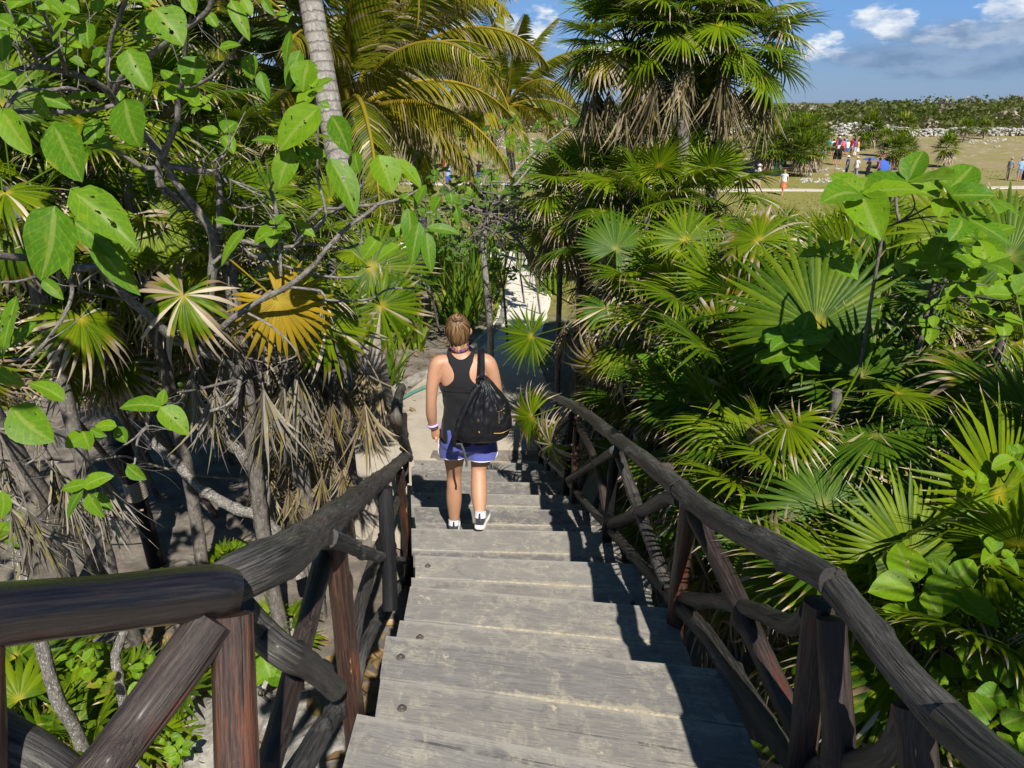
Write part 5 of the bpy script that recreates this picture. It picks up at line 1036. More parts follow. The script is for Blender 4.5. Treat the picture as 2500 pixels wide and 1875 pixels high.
shrub('leafy_sprout', 'small green sprout on the dry leaves at the bottom left', hit(430, 1860), [P(440, 1830, 4.7), P(425, 1840, 4.7)], .09, 92, n=5, cat='plant', side=1, r0=.006)
# dark post with rope lashing, rope line, log edging
pb = hit(385, 1378); pt = P(296, 1080, 7.0); rt = thing('dark_post', 'leaning black wooden post bound with rope on the shaded dirt', 'post', tuple(pb)); mb = MB()
tube(mb, [pb - Vector((0, 0, .1)), pb.lerp(pt, .5), pt], [.082, .078, .076], n=18, wob=.05, seed=3); rel(rt, mb.build('pole', M['log_black'], rt))
ax = (pt - pb).normalized(); rp0 = pb.lerp(pt, .56)
t1 = ax.orthogonal().normalized(); t2 = ax.cross(t1); mb = MB(); pts = []
for k in range(9 * 16 + 1):
    a = k / 16 * 6.283; pts.append(rp0 + ax * (k / 16 * .022) + (t1 * math.cos(a) + t2 * math.sin(a)) * .087)
tube(mb, pts, .0115, n=6, res=len(pts), cap=True); rel(rt, mb.build('lashing', M['rope'], rt))
pg = P(640, 1185, 8.0); rt2 = thing('wooden_post', 'pale wooden rope post standing behind the forked trunk', 'post', (pg.x, pg.y, gh(pg.x, pg.y))); mb = MB(); tube(mb, [Vector((pg.x, pg.y, gh(pg.x, pg.y) - .1)), Vector((pg.x + .02, pg.y, gh(pg.x, pg.y) + 1.15))], [.07, .065], n=14, wob=.06); rel(rt2, mb.build('pole', M['log_pale'], rt2))
pg2 = P(140, 1300, 6.6); rt3 = thing('wooden_post', 'mossy wooden post behind the bleached hanging fronds', 'post', (pg2.x, pg2.y, gh(pg2.x, pg2.y))); mb = MB(); tube(mb, [Vector((pg2.x, pg2.y, gh(pg2.x, pg2.y) - .1)), Vector((pg2.x - .02, pg2.y, gh(pg2.x, pg2.y) + 1.1))], [.075, .07], n=14, wob=.06); rel(rt3, mb.build('pole', M['log_grey'], rt3))
def sag(a, b, s): return [a.lerp(b, t) - Vector((0, 0, s * 4 * t * (1 - t))) for t in (0, .2, .4, .6, .8, 1)]
mb = MB(); tube(mb, sag(P(-30, 1120, 7.2), P(300, 1113, 6.95), .05) + sag(P(320, 1118, 6.95), P(638, 1165, 8.0), .08), .011, n=7, res=60); tag(rel(rt, mb.build('barrier_rope', M['rope'])) if False else mb.build('barrier_rope', M['rope']), 'upper barrier rope strung between the posts over the shaded dirt', 'rope', 'barrier ropes')
mb = MB(); tube(mb, sag(P(150, 1243, 6.6), P(350, 1245, 7.0), .04), .010, n=7, res=30); tag(mb.build('barrier_rope', M['rope']), 'lower barrier rope between the mossy post and the dark post', 'rope', 'barrier ropes')
mb = MB()
for i in range(15):
    p = hit(150 + i * 13, 1095 - i * .6); bm_h = .22 + .05 * rp.random(); tube(mb, [p - Vector((0, 0, .05)), p + Vector((rp.gauss(0, .01), 0, bm_h))], [.052, .05], n=9, res=4, wob=.06, seed=i)
tag(mb.build('log_edging', M['log_pale']), 'row of short upright logs edging the bed behind the dirt', 'edging')
# kerb stones and hose along the path
def kerb(name, pts, w, h, label):
    q = spline(np.array([(p.x, p.y, p.z) for p in pts]), 40); mb = MB(); v = []
    for i, p in enumerate(q):
        d = q[min(i + 1, 39)] - q[max(i - 1, 0)]; d /= np.linalg.norm(d); s = np.array([-d[1], d[0], 0]); j = .02 * noise.noise((p[0] * 3, p[1] * 3, 0)); z = gh(p[0], p[1])
        for a, hh in ((-1, -.1), (-1, h * .8), (-.7, h), (.7, h), (1, h * .8), (1, -.1)): v.append((p[0] + s[0] * a * w / 2, p[1] + s[1] * a * w / 2, z + hh + (j if hh > 0 else 0)))
    mb.add(v, [(i * 6 + k, i * 6 + k + 1, (i + 1) * 6 + k + 1, (i + 1) * 6 + k) for i in range(39) for k in range(5)] + [(0, 1, 2, 3, 4, 5)]); return tag(mb.build(name, M['stone']), label, 'kerb', 'path kerbs')
kerb('stone_kerb', [onz(880, 1000, 0), onz(945, 958, 0), onz(1000, 925, 0), onz(1055, 898, 0), onz(1110, 880, 0)], .14, .12, 'low stone kerb running from the left railing end toward the woman')
kerb('stone_kerb', [onz(1130, 850, 0), onz(1185, 815, -.1), onz(1222, 775, -.2), onz(1232, 735, -.3), onz(1215, 700, -.4)], .14, .12, 'curved stone kerb along the white path beside the slender tree')
mb = MB(); hp = [onz(900, 1000, .14), onz(950, 970, .14), onz(1010, 935, .13), onz(1065, 912, .13)]
tube(mb, [Vector((p.x, p.y, gh(p.x, p.y) + .06)) for p in hp], .028, n=10, res=40); M['hose'] = plain('hose_green', (.10, .24, .19), .5, .4, .2, 30); tag(mb.build('garden_hose', M['hose']), 'green hose lying along the kerb beyond the left railing end', 'hose')
def litter_region4(r):
    return r.uniform(-2.3, .2), 8.7 + 5 * r.random()
litter('leaf_litter', 70, litter_region4, .07, 12, M['broad'], 'small dry leaves scattered over the sand at the foot of the stairs')
def litter_region3(r):
    x = r.uniform(-2.2, -.3); y = r.uniform(10.5, 19); return x, y
litter('leaf_litter', 260, litter_region3, .12, 8, M['broad'], 'dry leaves lying in the strap leaf bed behind the kerb')
# ---------------------------------------------------------------- people
def skin_mat(name, col):
    m, t, b, _ = mat(name); g = t.attr('grain').outputs['Vector']; n = t.noise(g, 22, 4, .6); n2 = t.noise(g, 160, 3, .6)
    c = t.mix(t.ramp(n, .3, .7), tuple(x * .92 for x in col), (col[0] * 1.05, col[1] * .97, col[2] * .93)); c = t.mix(t.math('MULTIPLY', t.ramp(n2, .66, .72), .35), c, (col[0] * .6, col[1] * .42, col[2] * .35))
    t.val(b.inputs['Base Color'], c); b.inputs['Roughness'].default_value = .48; b.inputs['Specular IOR Level'].default_value = .4
    b.inputs['Subsurface Weight'].default_value = .12; b.inputs['Subsurface Radius'].default_value = (.012, .005, .003); b.inputs['Subsurface Scale'].default_value = 1.
    t.link(t.bump(n2, .12, .002), b.inputs['Normal']); return m
def cloth(name, col, rough=.85, sheen=.0, fold=.5, sc=16, spec=.25):
    m, t, b, _ = mat(name); g = t.attr('grain').outputs['Vector']; n = t.noise(t.scale(g, (1, 1, .35)), sc, 4, .55, dist=.6); n2 = t.noise(g, 420, 2, .5)
    t.val(b.inputs['Base Color'], t.mix(t.ramp(n2, .3, .7), tuple(c * .88 for c in col), tuple(min(1, c * 1.1) for c in col))); b.inputs['Roughness'].default_value = rough; b.inputs['Specular IOR Level'].default_value = spec; b.inputs['Sheen Weight'].default_value = sheen
    t.link(t.bump(t.math('ADD', n, t.math('MULTIPLY', n2, .04)), fold, .02), b.inputs['Normal']); return m
M['skin'] = skin_mat('tanned_skin', (.50, .275, .170))
def hair_mat(name, a, b_, c_):
    m, t, b, _ = mat(name); g = t.attr('grain').outputs['Vector']; ti = t.sep(t.attr('tint').outputs['Vector'])
    n = t.noise(t.scale(g, (90, 90, 10)), 2, 4, .6); v = t.math('ADD', t.math('MULTIPLY', ti[1], .6), t.math('MULTIPLY', n, .5))
    c = t.mix(t.ramp(v, .2, .55), a, b_); c = t.mix(t.ramp(v, .55, .9), c, c_); t.val(b.inputs['Base Color'], c); b.inputs['Roughness'].default_value = .42; b.inputs['Specular IOR Level'].default_value = .5
    t.link(t.bump(n, .5, .004), b.inputs['Normal']); return m
M['hair'] = hair_mat('dark_blonde_hair', (.038, .019, .008), (.135, .072, .030), (.33, .205, .09))
M['tank'] = cloth('black_jersey', (.011, .011, .013), .8, .1, .35, 12)
M['nylon'] = cloth('black_nylon', (.010, .010, .012), .34, 0, .9, 15, .5)
M['shorts'] = cloth('violet_blue_cloth', (.090, .105, .37), .6, .15, .6, 20, .35)
M['white_trim'] = cloth('white_piping', (.75, .75, .78), .7, 0, .1)
M['shoe'] = cloth('charcoal_knit', (.035, .038, .048), .8, .2, .3, 60)
M['sole'] = cloth('white_rubber', (.72, .71, .64), .6, 0, .1)
M['sock'] = cloth('white_sock', (.7, .7, .75), .9, 0, .4, 60)
M['lilac'] = plain('lilac_rubber', (.55, .42, .72), .45, .4)
M['webbing'] = cloth('grey_webbing', (.07, .08, .075), .7, 0, .2)
M['gold'] = plain('gold_zip', (.34, .23, .07), .45, .5, .2, 90, 0, .7)
def band_mat():
    m, t, b, _ = mat('woven_band'); g = t.attr('grain').outputs['Vector']; x, y, z = t.sep(g)
    n = t.new('ShaderNodeValToRGB'); n.color_ramp.interpolation = 'CONSTANT'; cols = [(.28, .03, .05), (.05, .06, .35), (.30, .05, .22), (.06, .03, .05), (.36, .06, .04), (.10, .20, .06), (.28, .03, .05), (.30, .22, .03), (.05, .06, .35), (.06, .03, .05)]
    e = n.color_ramp.elements; e[0].position = 0; e[0].color = cols[0] + (1,); e[1].position = .1; e[1].color = cols[1] + (1,)
    for i in range(2, 10): q = e.new(i / 10); q.color = cols[i] + (1,)
    zz = t.math('ADD', t.math('MULTIPLY', x, 5.), t.math('MULTIPLY', t.math('PINGPONG', t.math('MULTIPLY', y, 60.), 1.), .05)); t.link(t.math('FRACT', zz), n.inputs[0]); t.link(n.outputs[0], b.inputs['Base Color']); b.inputs['Roughness'].default_value = .85; return m
M['band'] = band_mat()
def loft(mb, rings, n=40, cap=True, tint=(0, 0, 0), p=2.3, disp=None, mi=0):
    """rings: (cx, cy, cz, hw, hd[, ux, uy, uz axis]) horizontal superellipses, or tilted when an axis is given"""
    V = []; G = []
    for k, rg in enumerate(rings):
        c = np.array(rg[:3]); hw, hd = rg[3], rg[4]; ax = np.array(rg[5:8]) if len(rg) > 5 else np.array([0, 0, 1.]); ax = ax / np.linalg.norm(ax)
        X = np.array([1., 0, 0]) - ax * ax[0]; X /= np.linalg.norm(X); Y = np.cross(ax, X)
        for j in range(n):
            a = 2 * math.pi * j / n; ca, sa = math.cos(a), math.sin(a); r_ = (abs(ca) ** p + abs(sa) ** p) ** (-1 / p); q = c + X * hw * ca * r_ + Y * hd * sa * r_
            if disp: q = q + disp(k / (len(rings) - 1), a, q) * (q - c) / (np.linalg.norm(q - c) + 1e-9)
            V.append(q); G.append(q)
    f = [(k * n + j, k * n + (j + 1) % n, (k + 1) * n + (j + 1) % n, (k + 1) * n + j) for k in range(len(rings) - 1) for j in range(n)]
    if cap: f += [tuple(range(n - 1, -1, -1)), tuple(range((len(rings) - 1) * n, len(rings) * n))]
    mb.add(np.array(V), f, np.array(G), tint, mi)
def rings_i(tab, n):
    return [tuple(r) for r in spline_z(np.array(tab, float), n)]
def spline_z(t, n):
    u = np.linspace(0, len(t) - 1, n); out = []
    e = np.vstack([2 * t[0] - t[1], t, 2 * t[-1] - t[-2]])
    for s in u:
        i = min(len(t) - 2, int(s)); f = s - i; a, b, c, d = e[i], e[i + 1], e[i + 2], e[i + 3]
        out.append(.5 * ((2 * b) + (-a + c) * f + (2 * a - 5 * b + 4 * c - d) * f * f + (-a + 3 * b - 3 * c + d) * f ** 3))
    return np.array(out)
def fuse(mb, voxel, smooth_it=6, name='body'):
    """one continuous surface from overlapping lofts"""
    me = mb.mesh(name + '_parts', M['skin']); o = bpy.data.objects.new(name + '_parts', me); COL.objects.link(o)
    r = o.modifiers.new('r', 'REMESH'); r.mode = 'VOXEL'; r.voxel_size = voxel; r.use_smooth_shade = True
    if smooth_it: s = o.modifiers.new('s', 'SMOOTH'); s.iterations = smooth_it; s.factor = .5
    dg = bpy.context.evaluated_depsgraph_get(); out = bpy.data.meshes.new_from_object(o.evaluated_get(dg)); out.name = name
    bpy.data.objects.remove(o); bpy.data.meshes.remove(me)
    for a in ('grain', 'tint'):
        if a in out.attributes: out.attributes.remove(out.attributes[a])
    n = len(out.vertices); co = np.empty(n * 3, np.float32); out.vertices.foreach_get('co', co)
    out.attributes.new('grain', 'FLOAT_VECTOR', 'POINT').data.foreach_set('vector', co)
    out.polygons.foreach_set('use_smooth', [True] * len(out.polygons)); return out
def limb(mb, pts, rad, n=18, res=26): tube(mb, pts, rad, n=n, res=res)
HR = onz(1171, 1305, NP[5][2]); WO = Vector((HR.x, HR.y, NP[5][2])); LOW = NP[4][2] - NP[5][2]
woman = thing('person', 'woman in black racerback top and violet shorts walking down the stairs, hair in a bun', 'person', tuple(WO))
b = MB()
TORSO = [(-.085, .285, .53, .115, .085), (-.085, .280, .58, .168, .120), (-.085, .272, .655, .188, .130), (-.088, .268, .73, .168, .115), (-.092, .268, .81, .137, .092), (-.097, .272, .88, .130, .090), (-.102, .276, .96, .142, .102), (-.105, .280, 1.04, .158, .108), (-.108, .284, 1.11, .165, .098), (-.112, .290, 1.165, .160, .082), (-.118, .296, 1.205, .118, .064), (-.124, .300, 1.235, .066, .054)]
TR = spline_z(np.array(TORSO), 46); loft(b, [tuple(r) for r in TR], 48)
limb(b, [(-.122, .296, 1.20), (-.128, .306, 1.26), (-.134, .325, 1.33)], [.062, .053, .056])
HEADR = [(-.136, .345, 1.262, .030, .040), (-.136, .343, 1.29, .052, .068), (-.137, .336, 1.33, .068, .088), (-.138, .332, 1.375, .074, .096), (-.139, .328, 1.415, .074, .096), (-.140, .322, 1.45, .062, .078), (-.140, .318, 1.475, .034, .044), (-.14, .316, 1.482, .01, .012)]
loft(b, rings_i(HEADR, 24), 30)
limb(b, [(-.137, .425, 1.385), (-.137, .440, 1.355), (-.137, .425, 1.345)], [.008, .014, .01], n=10)
for s in (-1, 1):                                           # ears
    limb(b, [(-.137 + s * .072, .330, 1.392), (-.137 + s * .083, .322, 1.385), (-.137 + s * .083, .325, 1.362), (-.137 + s * .072, .336, 1.345)], [.008, .012, .011, .007], n=10, res=12)
limb(b, [(-.20, .285, 1.175), (-.268, .270, 1.165), (-.296, .258, 1.11), (-.318, .245, 1.00), (-.328, .242, .895), (-.332, .262, .80), (-.330, .290, .715), (-.322, .302, .672)], [.047, .054, .048, .042, .037, .038, .029, .024], n=22, res=50)
limb(b, [(-.02, .290, 1.18), (.050, .280, 1.168), (.082, .278, 1.11), (.108, .285, 1.00), (.118, .315, .90), (.105, .40, .86), (.070, .49, .86), (.05, .53, .865)], [.050, .058, .053, .046, .041, .040, .031, .026], n=22, res=50)
def hand(mb, w, d, side, curl):
    """palm and five bent fingers; w wrist, d pointing direction, side = across the palm toward the thumb"""
    w = Vector(w); d = Vector(d).normalized(); s = Vector(side); s = (s - d * s.dot(d)).normalized(); n = d.cross(s); k = 1.
    loft(mb, [tuple(w + d * t) + (a, c) + tuple(d) for t, a, c in ((-.01, .024, .018), (.02, .030, .018), (.05, .038, .017), (.078, .040, .014), (.088, .034, .010))], 16)
    for i, (o, l_) in enumerate(((.028, .066), (.0095, .074), (-.0095, .069), (-.027, .054))):
        b0 = w + d * .076 + s * o; a = curl + i * .06; d1 = (d * math.cos(a * .5) + n * math.sin(a * .5)); d2 = (d * math.cos(a * 1.3) + n * math.sin(a * 1.3)); d3 = (d * math.cos(a * 2) + n * math.sin(a * 2))
        p1 = b0 + d1 * l_ * .45; p2 = p1 + d2 * l_ * .32; limb(mb, [b0 - d * .012, b0, p1, p2, p2 + d3 * l_ * .23], [.0088, .0088, .0082, .0075, .0062], n=10, res=14)
    t0 = w + d * .025 + s * .026; limb(mb, [t0 - s * .012, t0 + (s * .7 + d * .6).normalized() * .028 + n * .008, t0 + (s * .55 + d * .9).normalized() * .058 + n * .018, t0 + (s * .4 + d).normalized() * .075 + n * .026], [.012, .0105, .009, .007], n=10, res=14)
hand(b, (-.320, .305, .668), (.22, .22, -.95), (.25, .85, .2), .38); hand(b, (.045, .535, .866), (-.5, .75, .15), (.0, .2, .95), .9)
limb(b, [(-.005, .285, .70), (.010, .285, .60), (.010, .285, .50), (-.006, .280, .41), (-.012, .262, .355), (-.010, .215, .285), (-.006, .150, .205), (-.002, .095, .13), (0, .065, .085)], [.094, .096, .084, .063, .054, .058, .054, .040, .034], n=26, res=60)
limb(b, [(-.160, .285, .70), (-.176, .300, .60), (-.186, .340, .49), (-.196, .390, .37), (-.202, .430, .255), (-.206, .438, .15), (-.210, .452, .03), (-.213, .464, -.10), (-.215, .470, LOW + .09)], [.094, .096, .086, .069, .055, .055, .058, .044, .033], n=26, res=60)
body = fuse(b, .0058, 5); body.materials.clear(); body.materials.append(M['skin']); link('body', body, woman)
# shoes and socks
def shoe(parent, heel, yaw, pitch):
    Mx = Matrix.Translation(Vector(heel)) @ Matrix.Rotation(yaw, 4, 'Z') @ Matrix.Rotation(pitch, 4, 'X'); nm = np.array(Mx)
    def xf(mb):
        o = MB(); o.merge(mb, nm); return o
    up = MB(); R_ = []
    for (y, hw, zt, zc) in ((-.012, .012, .060, .045), (-.004, .026, .078, .045), (.02, .033, .092, .048), (.05, .036, .098, .05), (.09, .038, .088, .045), (.14, .042, .072, .038), (.19, .045, .058, .033), (.23, .041, .048, .03), (.255, .030, .040, .028), (.266, .012, .034, .028)):
        R_.append((0, y, (zt + .018) / 2, hw, (zt - .018) / 2, 0, 1, 0))
    loft(up, rings_i(R_, 26), 24, p=2.4); o = xf(up).build('shoe', M['shoe'], parent)
    so = MB(); R_ = [(.002 * math.sin(y * 12), y, zc, hw, hh, 0, 1, 0) for y, hw, zc, hh in ((-.022, .014, .022, .012), (-.014, .032, .018, .017), (.02, .040, .016, .017), (.08, .040, .015, .014), (.16, .048, .014, .013), (.22, .047, .015, .012), (.26, .034, .019, .011), (.276, .012, .024, .007))]
    loft(so, rings_i(R_, 24), 20, p=3.2); xf(so).build('sole', M['sole'], o)
    sk = MB(); tube(sk, [(0, .034, .075), (0, .040, .115)], [.041, .039], n=20, res=6); xf(sk).build('sock', M['sock'], o)
    hl = MB(); tube(hl, [(0, -.012, .06), (0, -.020, .085), (0, -.016, .112), (0, -.004, .118)], [.010, .009, .008, .006], n=8, flat=1); xf(hl).build('heel_tab', M['shoe'], o)
    return o
shoe(woman, (.0, .022, .030), -.10, -.10); shoe(woman, (-.215, .425, LOW + .002), .06, 0)
# tank top
def tsurf(z):
    i = np.interp(z, TR[:, 2], np.arange(len(TR))); k = int(min(len(TR) - 2, i)); return TR[k] + (TR[k + 1] - TR[k]) * (i - k)
tk = MB(); n = 72; rows = []
HEM = [(.640, .186, .146), (.68, .182, .140), (.74, .170, .128), (.80, .156, .117), (.88, .146, .110), (.95, .152, .115), (1.00, .162, .119), (1.03, .166, .119)]
hq = spline_z(np.array(HEM), 22); V = []
for k, (z, hw, hd) in enumerate(hq):
    r_ = tsurf(z)
    for j in range(n):
        a = 2 * math.pi * j / n; ca, sa = math.cos(a), math.sin(a); q = (abs(ca) ** 2.3 + abs(sa) ** 2.3) ** (-1 / 2.3); w = .007 * math.sin(a * 7 + 1.2) * (1 - k / 21) + .004 * math.sin(a * 15 + z * 20) * (1 - k / 21)
        w += .004 * math.sin(z * 60 + a * 3) * smooth(.7, .9, z); dz = (.022 * sa if k == 0 else 0) - (.02 if sa < -.3 and k == 0 else 0)
        V.append((r_[0] + (hw + w) * ca * q, r_[1] + (hd + w) * sa * q, z + dz * .6 * (1 - k / 21)))
tk.add(V, [(k * n + j, k * n + (j + 1) % n, (k + 1) * n + (j + 1) % n, (k + 1) * n + j) for k in range(21) for j in range(n)])
for sgn, wt in ((-1, ((1.00, .162), (1.025, .130), (1.05, .088), (1.075, .064), (1.10, .052), (1.13, .050), (1.16, .060), (1.19, .078), (1.215, .090), (1.238, .094))), (1, ((1.00, .162), (1.05, .13), (1.12, .105), (1.18, .098), (1.238, .094)))):
    zs = [a for a, _ in wt]; ws = [c for _, c in wt]; V = []; m_ = 25; rows = 30
    for k in range(rows):
        v = k / (rows - 1)
        for j in range(m_):
            u = j / (m_ - 1) * 2 - 1; ztop = 1.246 - (.040 if sgn < 0 else .09) * max(0, 1 - (u / .72) ** 2) ** .7; z = lerp(.995, ztop, v); r_ = tsurf(min(z, 1.20)); w = float(np.interp(z, zs, ws)); x = u * w
            hd = r_[4] + .014; hw = max(r_[3] + .012, w + .01)
            if z < 1.03: hw = .168; hd = .120
            y = r_[1] + sgn * hd * max(.02, 1 - abs(x / hw) ** 2.3) ** (1 / 2.3)
            if z > 1.195: y += (z - 1.195) * .75 * (-sgn) * 1.0
            V.append((r_[0] + x, y, z + (.012 * (u * u) if z > 1.2 else 0)))
    tk.add(V, [(k * m_ + j, k * m_ + j + 1, (k + 1) * m_ + j + 1, (k + 1) * m_ + j) for k in range(rows - 1) for j in range(m_ - 1)])
tm = tk.build('tank_top', M['tank'], woman); sd_ = tm.modifiers.new('t', 'SOLIDIFY'); sd_.thickness = .003; sd_.offset = 1
# shorts
sh = MB()
loft(sh, rings_i([(-.085, .278, .52, .110, .09), (-.085, .278, .56, .185, .140), (-.085, .274, .60, .192, .143), (-.085, .271, .66, .190, .138), (-.087, .268, .72, .182, .128)], 16), 48)
for (cx, cy, x1, y1, z1) in ((.008, .285, .012, .272, .478), (-.177, .300, -.186, .312, .475)):
    loft(sh, rings_i([(cx, cy, .64, .10, .115), (cx, cy, .58, .106, .126), ((cx + x1) / 2, (cy + y1) / 2, .53, .108, .124), (x1, y1, z1 + .012, .112, .122), (x1, y1, z1, .110, .12)], 14), 40)
sm_ = fuse(sh, .007, 3, 'shorts'); sm_.materials.clear(); sm_.materials.append(M['shorts']); so2 = link('shorts', sm_, woman)
for (x1, y1, z1) in ((.012, .272, .484), (-.186, .312, .481)):
    mb = MB(); pts = [(x1 + .112 * math.cos(a), y1 + .122 * math.sin(a), z1 + .018 * abs(math.cos(a)) ** 6) for a in np.linspace(0, 6.2832, 49)]
    tube(mb, pts, .0042, n=6, res=80, cap=False); mb.build('hem_piping', M['white_trim'], so2)
    mb = MB(); sx = 1 if x1 > -.1 else -1; tube(mb, [(x1 + sx * .112, y1 - .02, z1 + .02), (x1 + sx * .110, y1 - .03, z1 + .06), (x1 + sx * .102, y1 - .02, z1 + .12)], .004, n=6); mb.build('side_piping', M['white_trim'], so2)
# hair: cap swept to a bun, with strands
hm = MB(); HC = [(-.137, .312, 1.288, .046, .052), (-.137, .312, 1.315, .062, .074), (-.138, .316, 1.36, .076, .092), (-.139, .319, 1.405, .082, .100), (-.140, .316, 1.445, .072, .090), (-.140, .312, 1.475, .048, .060), (-.14, .308, 1.492, .016, .02)]
V = []; n = 44; hr_ = spline_z(np.array(HC), 26); idx = {}
for k, r_ in enumerate(hr_):
    for j in range(n):
        a = math.pi + math.pi * j / (n - 1) if r_[2] < 1.40 else math.pi + (math.pi) * j / (n - 1); ext = smooth(1.38, 1.44, r_[2]) * .9; a = -math.pi / 2 + (j / (n - 1) - .5) * (math.pi * (1.06 + ext)); rr_2 = 1 + .018 * math.sin(j * 2.9 + k * .15)
        V.append((r_[0] + r_[3] * math.cos(a) * rr_2, r_[1] + r_[4] * math.sin(a) * rr_2, r_[2] + .006 * math.sin(j * .9)))
hm.add(V, [(k * n + j, k * n + j + 1, (k + 1) * n + j + 1, (k + 1) * n + j) for k in range(25) for j in range(n - 1)], None, (0, .45, 0))
ho = hm.build('hair', M['hair'], woman); ho.modifiers.new('t', 'SOLIDIFY').thickness = .006
mb = MB(); rh = random.Random(4); bun = np.array((-.134, .264, 1.482))
for i in range(130):
    a = -math.pi / 2 + rh.uniform(-.5, .5) * math.pi * 1.04; k0 = rh.uniform(1, 9); pts = []
    for t in np.linspace(0, 1, 6):
        q = spline_z(np.array(HC), 26)[int(min(25, k0 + t * (20 - k0)))]; aa = lerp(a, -math.pi / 2, t ** 1.5 * .8); off = 1.035 + .01 * rh.random(); p = np.array([q[0] + q[3] * off * math.cos(aa), q[1] + q[4] * off * math.sin(aa), q[2] + .004]); pts.append(lerp(p, bun + np.array([0, .006, -.02]), max(0, t - .75) * 3))
    tube(mb, pts, [.0022, .0035, .0035, .003], n=5, res=12, tint=(0, rh.random(), 0), seed=i)
mb.build('hair_strands', M['hair'], ho)
mb = MB()
for i in range(44):
    a0 = rh.random() * 6.28; el = rh.uniform(-1.0, 1.1); r0 = .032 * rh.uniform(.85, 1.1); ax = Vector((rh.gauss(0, .35), -.55, .85)).normalized(); t1 = ax.orthogonal().normalized(); t2 = ax.cross(t1)
    pts = [Vector(bun) + (t1 * math.cos(a0 + u) + t2 * math.sin(a0 + u)) * r0 * math.cos(el) + ax * (r0 * .75 * math.sin(el)) for u in np.linspace(0, 2.6, 8)]; tube(mb, pts, [.003, .0065, .0065, .003], n=6, res=14, tint=(0, rh.random(), 0), seed=i)
bm = bmesh.new(); bmesh.ops.create_icosphere(bm, subdivisions=3, radius=.028); mb.add([tuple(v.co + Vector(bun)) for v in bm.verts], [[v.index for v in f.verts] for f in bm.faces], None, (0, .2, 0)); bm.free()
mb.build('hair_bun', M['hair'], woman)
mb = MB()
for i in range(16):
    x = -.137 + rh.gauss(0, .035); p = Vector((x, .262, 1.305)); tube(mb, [p, p + Vector((rh.gauss(0, .008), -.012, -.02)), p + Vector((rh.gauss(0, .014), -.008, -.04))], [.0016, .0012, .0006], n=4, tint=(0, .9, 0))
mb.build('loose_hair', M['hair'], ho)
# neck band, wrist bands
mb = MB(); n = 60; V = []; G = []
for j in range(n + 1):
    a = 2 * math.pi * j / n
    for k, h in enumerate((0, .026)): V.append((-.129 + .0615 * math.cos(a), .304 + .062 * math.sin(a), 1.262 + h - .030 * math.sin(a) * -1 * .6)); G.append((j / n, h, 0))
mb.add(V, [(2 * j, 2 * j + 2, 2 * j + 3, 2 * j + 1) for j in range(n)], G); o = mb.build('neck_strap', M['band'], woman); o.modifiers.new('t', 'SOLIDIFY').thickness = .003
mb = MB(); bm = bmesh.new()
tube(mb, [(-.328 + .033 * math.cos(a), .295 + .033 * math.sin(a), .700 + .006 * math.cos(a)) for a in np.linspace(0, 6.2832, 25)], .0085, n=8, res=30, cap=False); mb.build('wristband', M['lilac'], woman)
mb = MB(); tube(mb, [(-.325 + .031 * math.cos(a), .300 + .031 * math.sin(a), .680) for a in np.linspace(0, 6.2832, 25)], .0035, n=6, res=30, cap=False); mb.build('bracelet', M['bolt'], woman)
# backpack on the right shoulder
BO = WO + Vector((.03, .10, .70)); bag = thing('backpack', 'black backpack with gold zips hanging from the right shoulder of the woman', 'backpack', tuple(BO))
BUP = Vector((.006, 0, .035))
OUT = [(.655, -.105, .085), (.668, -.150, .150), (.70, -.162, .188), (.745, -.158, .212), (.79, -.142, .222), (.84, -.122, .216), (.89, -.100, .200), (.94, -.074, .178), (.99, -.048, .148), (1.03, -.026, .116), (1.065, -.002, .084), (1.09, .014, .058), (1.105, .026, .046)]
DEP = [.055, .085, .098, .104, .105, .102, .097, .090, .080, .068, .052, .036, .018]
rg = [((a + c) / 2, .075 - .25 * 0 + .04 * (z - .66), z, (c - a) / 2, d) for (z, a, c), d in zip(OUT, DEP)]
def fold(k, a, q):
    u = q[0] - .034; v = 1.11 - q[2]; r_ = math.hypot(u, v) + .03; th = math.atan2(u, v); f = .010 * math.sin(th * 22 + 3 * noise.noise((q[0] * 9, q[2] * 9, 1))) * math.exp(-r_ * 3.2) + .009 * noise.noise((th * 7, r_ * 5, 3.)) + .006 * noise.noise((q[0] * 30, q[1] * 20, q[2] * 24))
    return f * 1.1 * smooth(0, .1, k) * smooth(1, .93, k)
mb = MB(); loft(mb, rings_i(rg, 60), 90, p=2.5, disp=fold); me_ = mb.mesh('bag_body', M['nylon']); bo_ = link('bag_body', me_, bag); bo_.location = WO + BUP - BO
from mathutils.bvhtree import BVHTree
bmx = bmesh.new(); bmx.from_mesh(me_); bmx.transform(Matrix.Translation(WO + BUP)); BV = BVHTree.FromBMesh(bmx)
def onbag(x, y):
    h = BV.ray_cast(Vector((0, 0, CZ)), ray(x, y).normalized()); return h[0] - BO if h[0] else None
Z8 = lambda a, b_: (1000 + a / 2.767, 740 + b_ / 2.767)
def bagline(name, pts, r_, m_):
    w = [onbag(*Z8(*p)) for p in pts]; w = [p + Vector((0, -.003, .001)) for p in w if p]
    if len(w) > 1: mb = MB(); tube(mb, w, r_, n=6, res=24); mb.build(name, M[m_], bag)
bagline('zip', [(590, 735), (615, 728), (640, 712)], .0032, 'gold'); bagline('zip', [(603, 735), (604, 775), (606, 808)], .004, 'bolt'); bagline('zip', [(570, 880), (620, 878), (660, 862), (683, 848)], .003, 'gold'); bagline('zip_pull', [(462, 782), (464, 800)], .006, 'gold'); bagline('zip_pull', [(466, 868), (472, 876)], .005, 'gold'); bagline('zip_pull', [(603, 800), (604, 812)], .005, 'gold'); bagline('zip_pull', [(634, 738), (640, 746)], .005, 'gold')
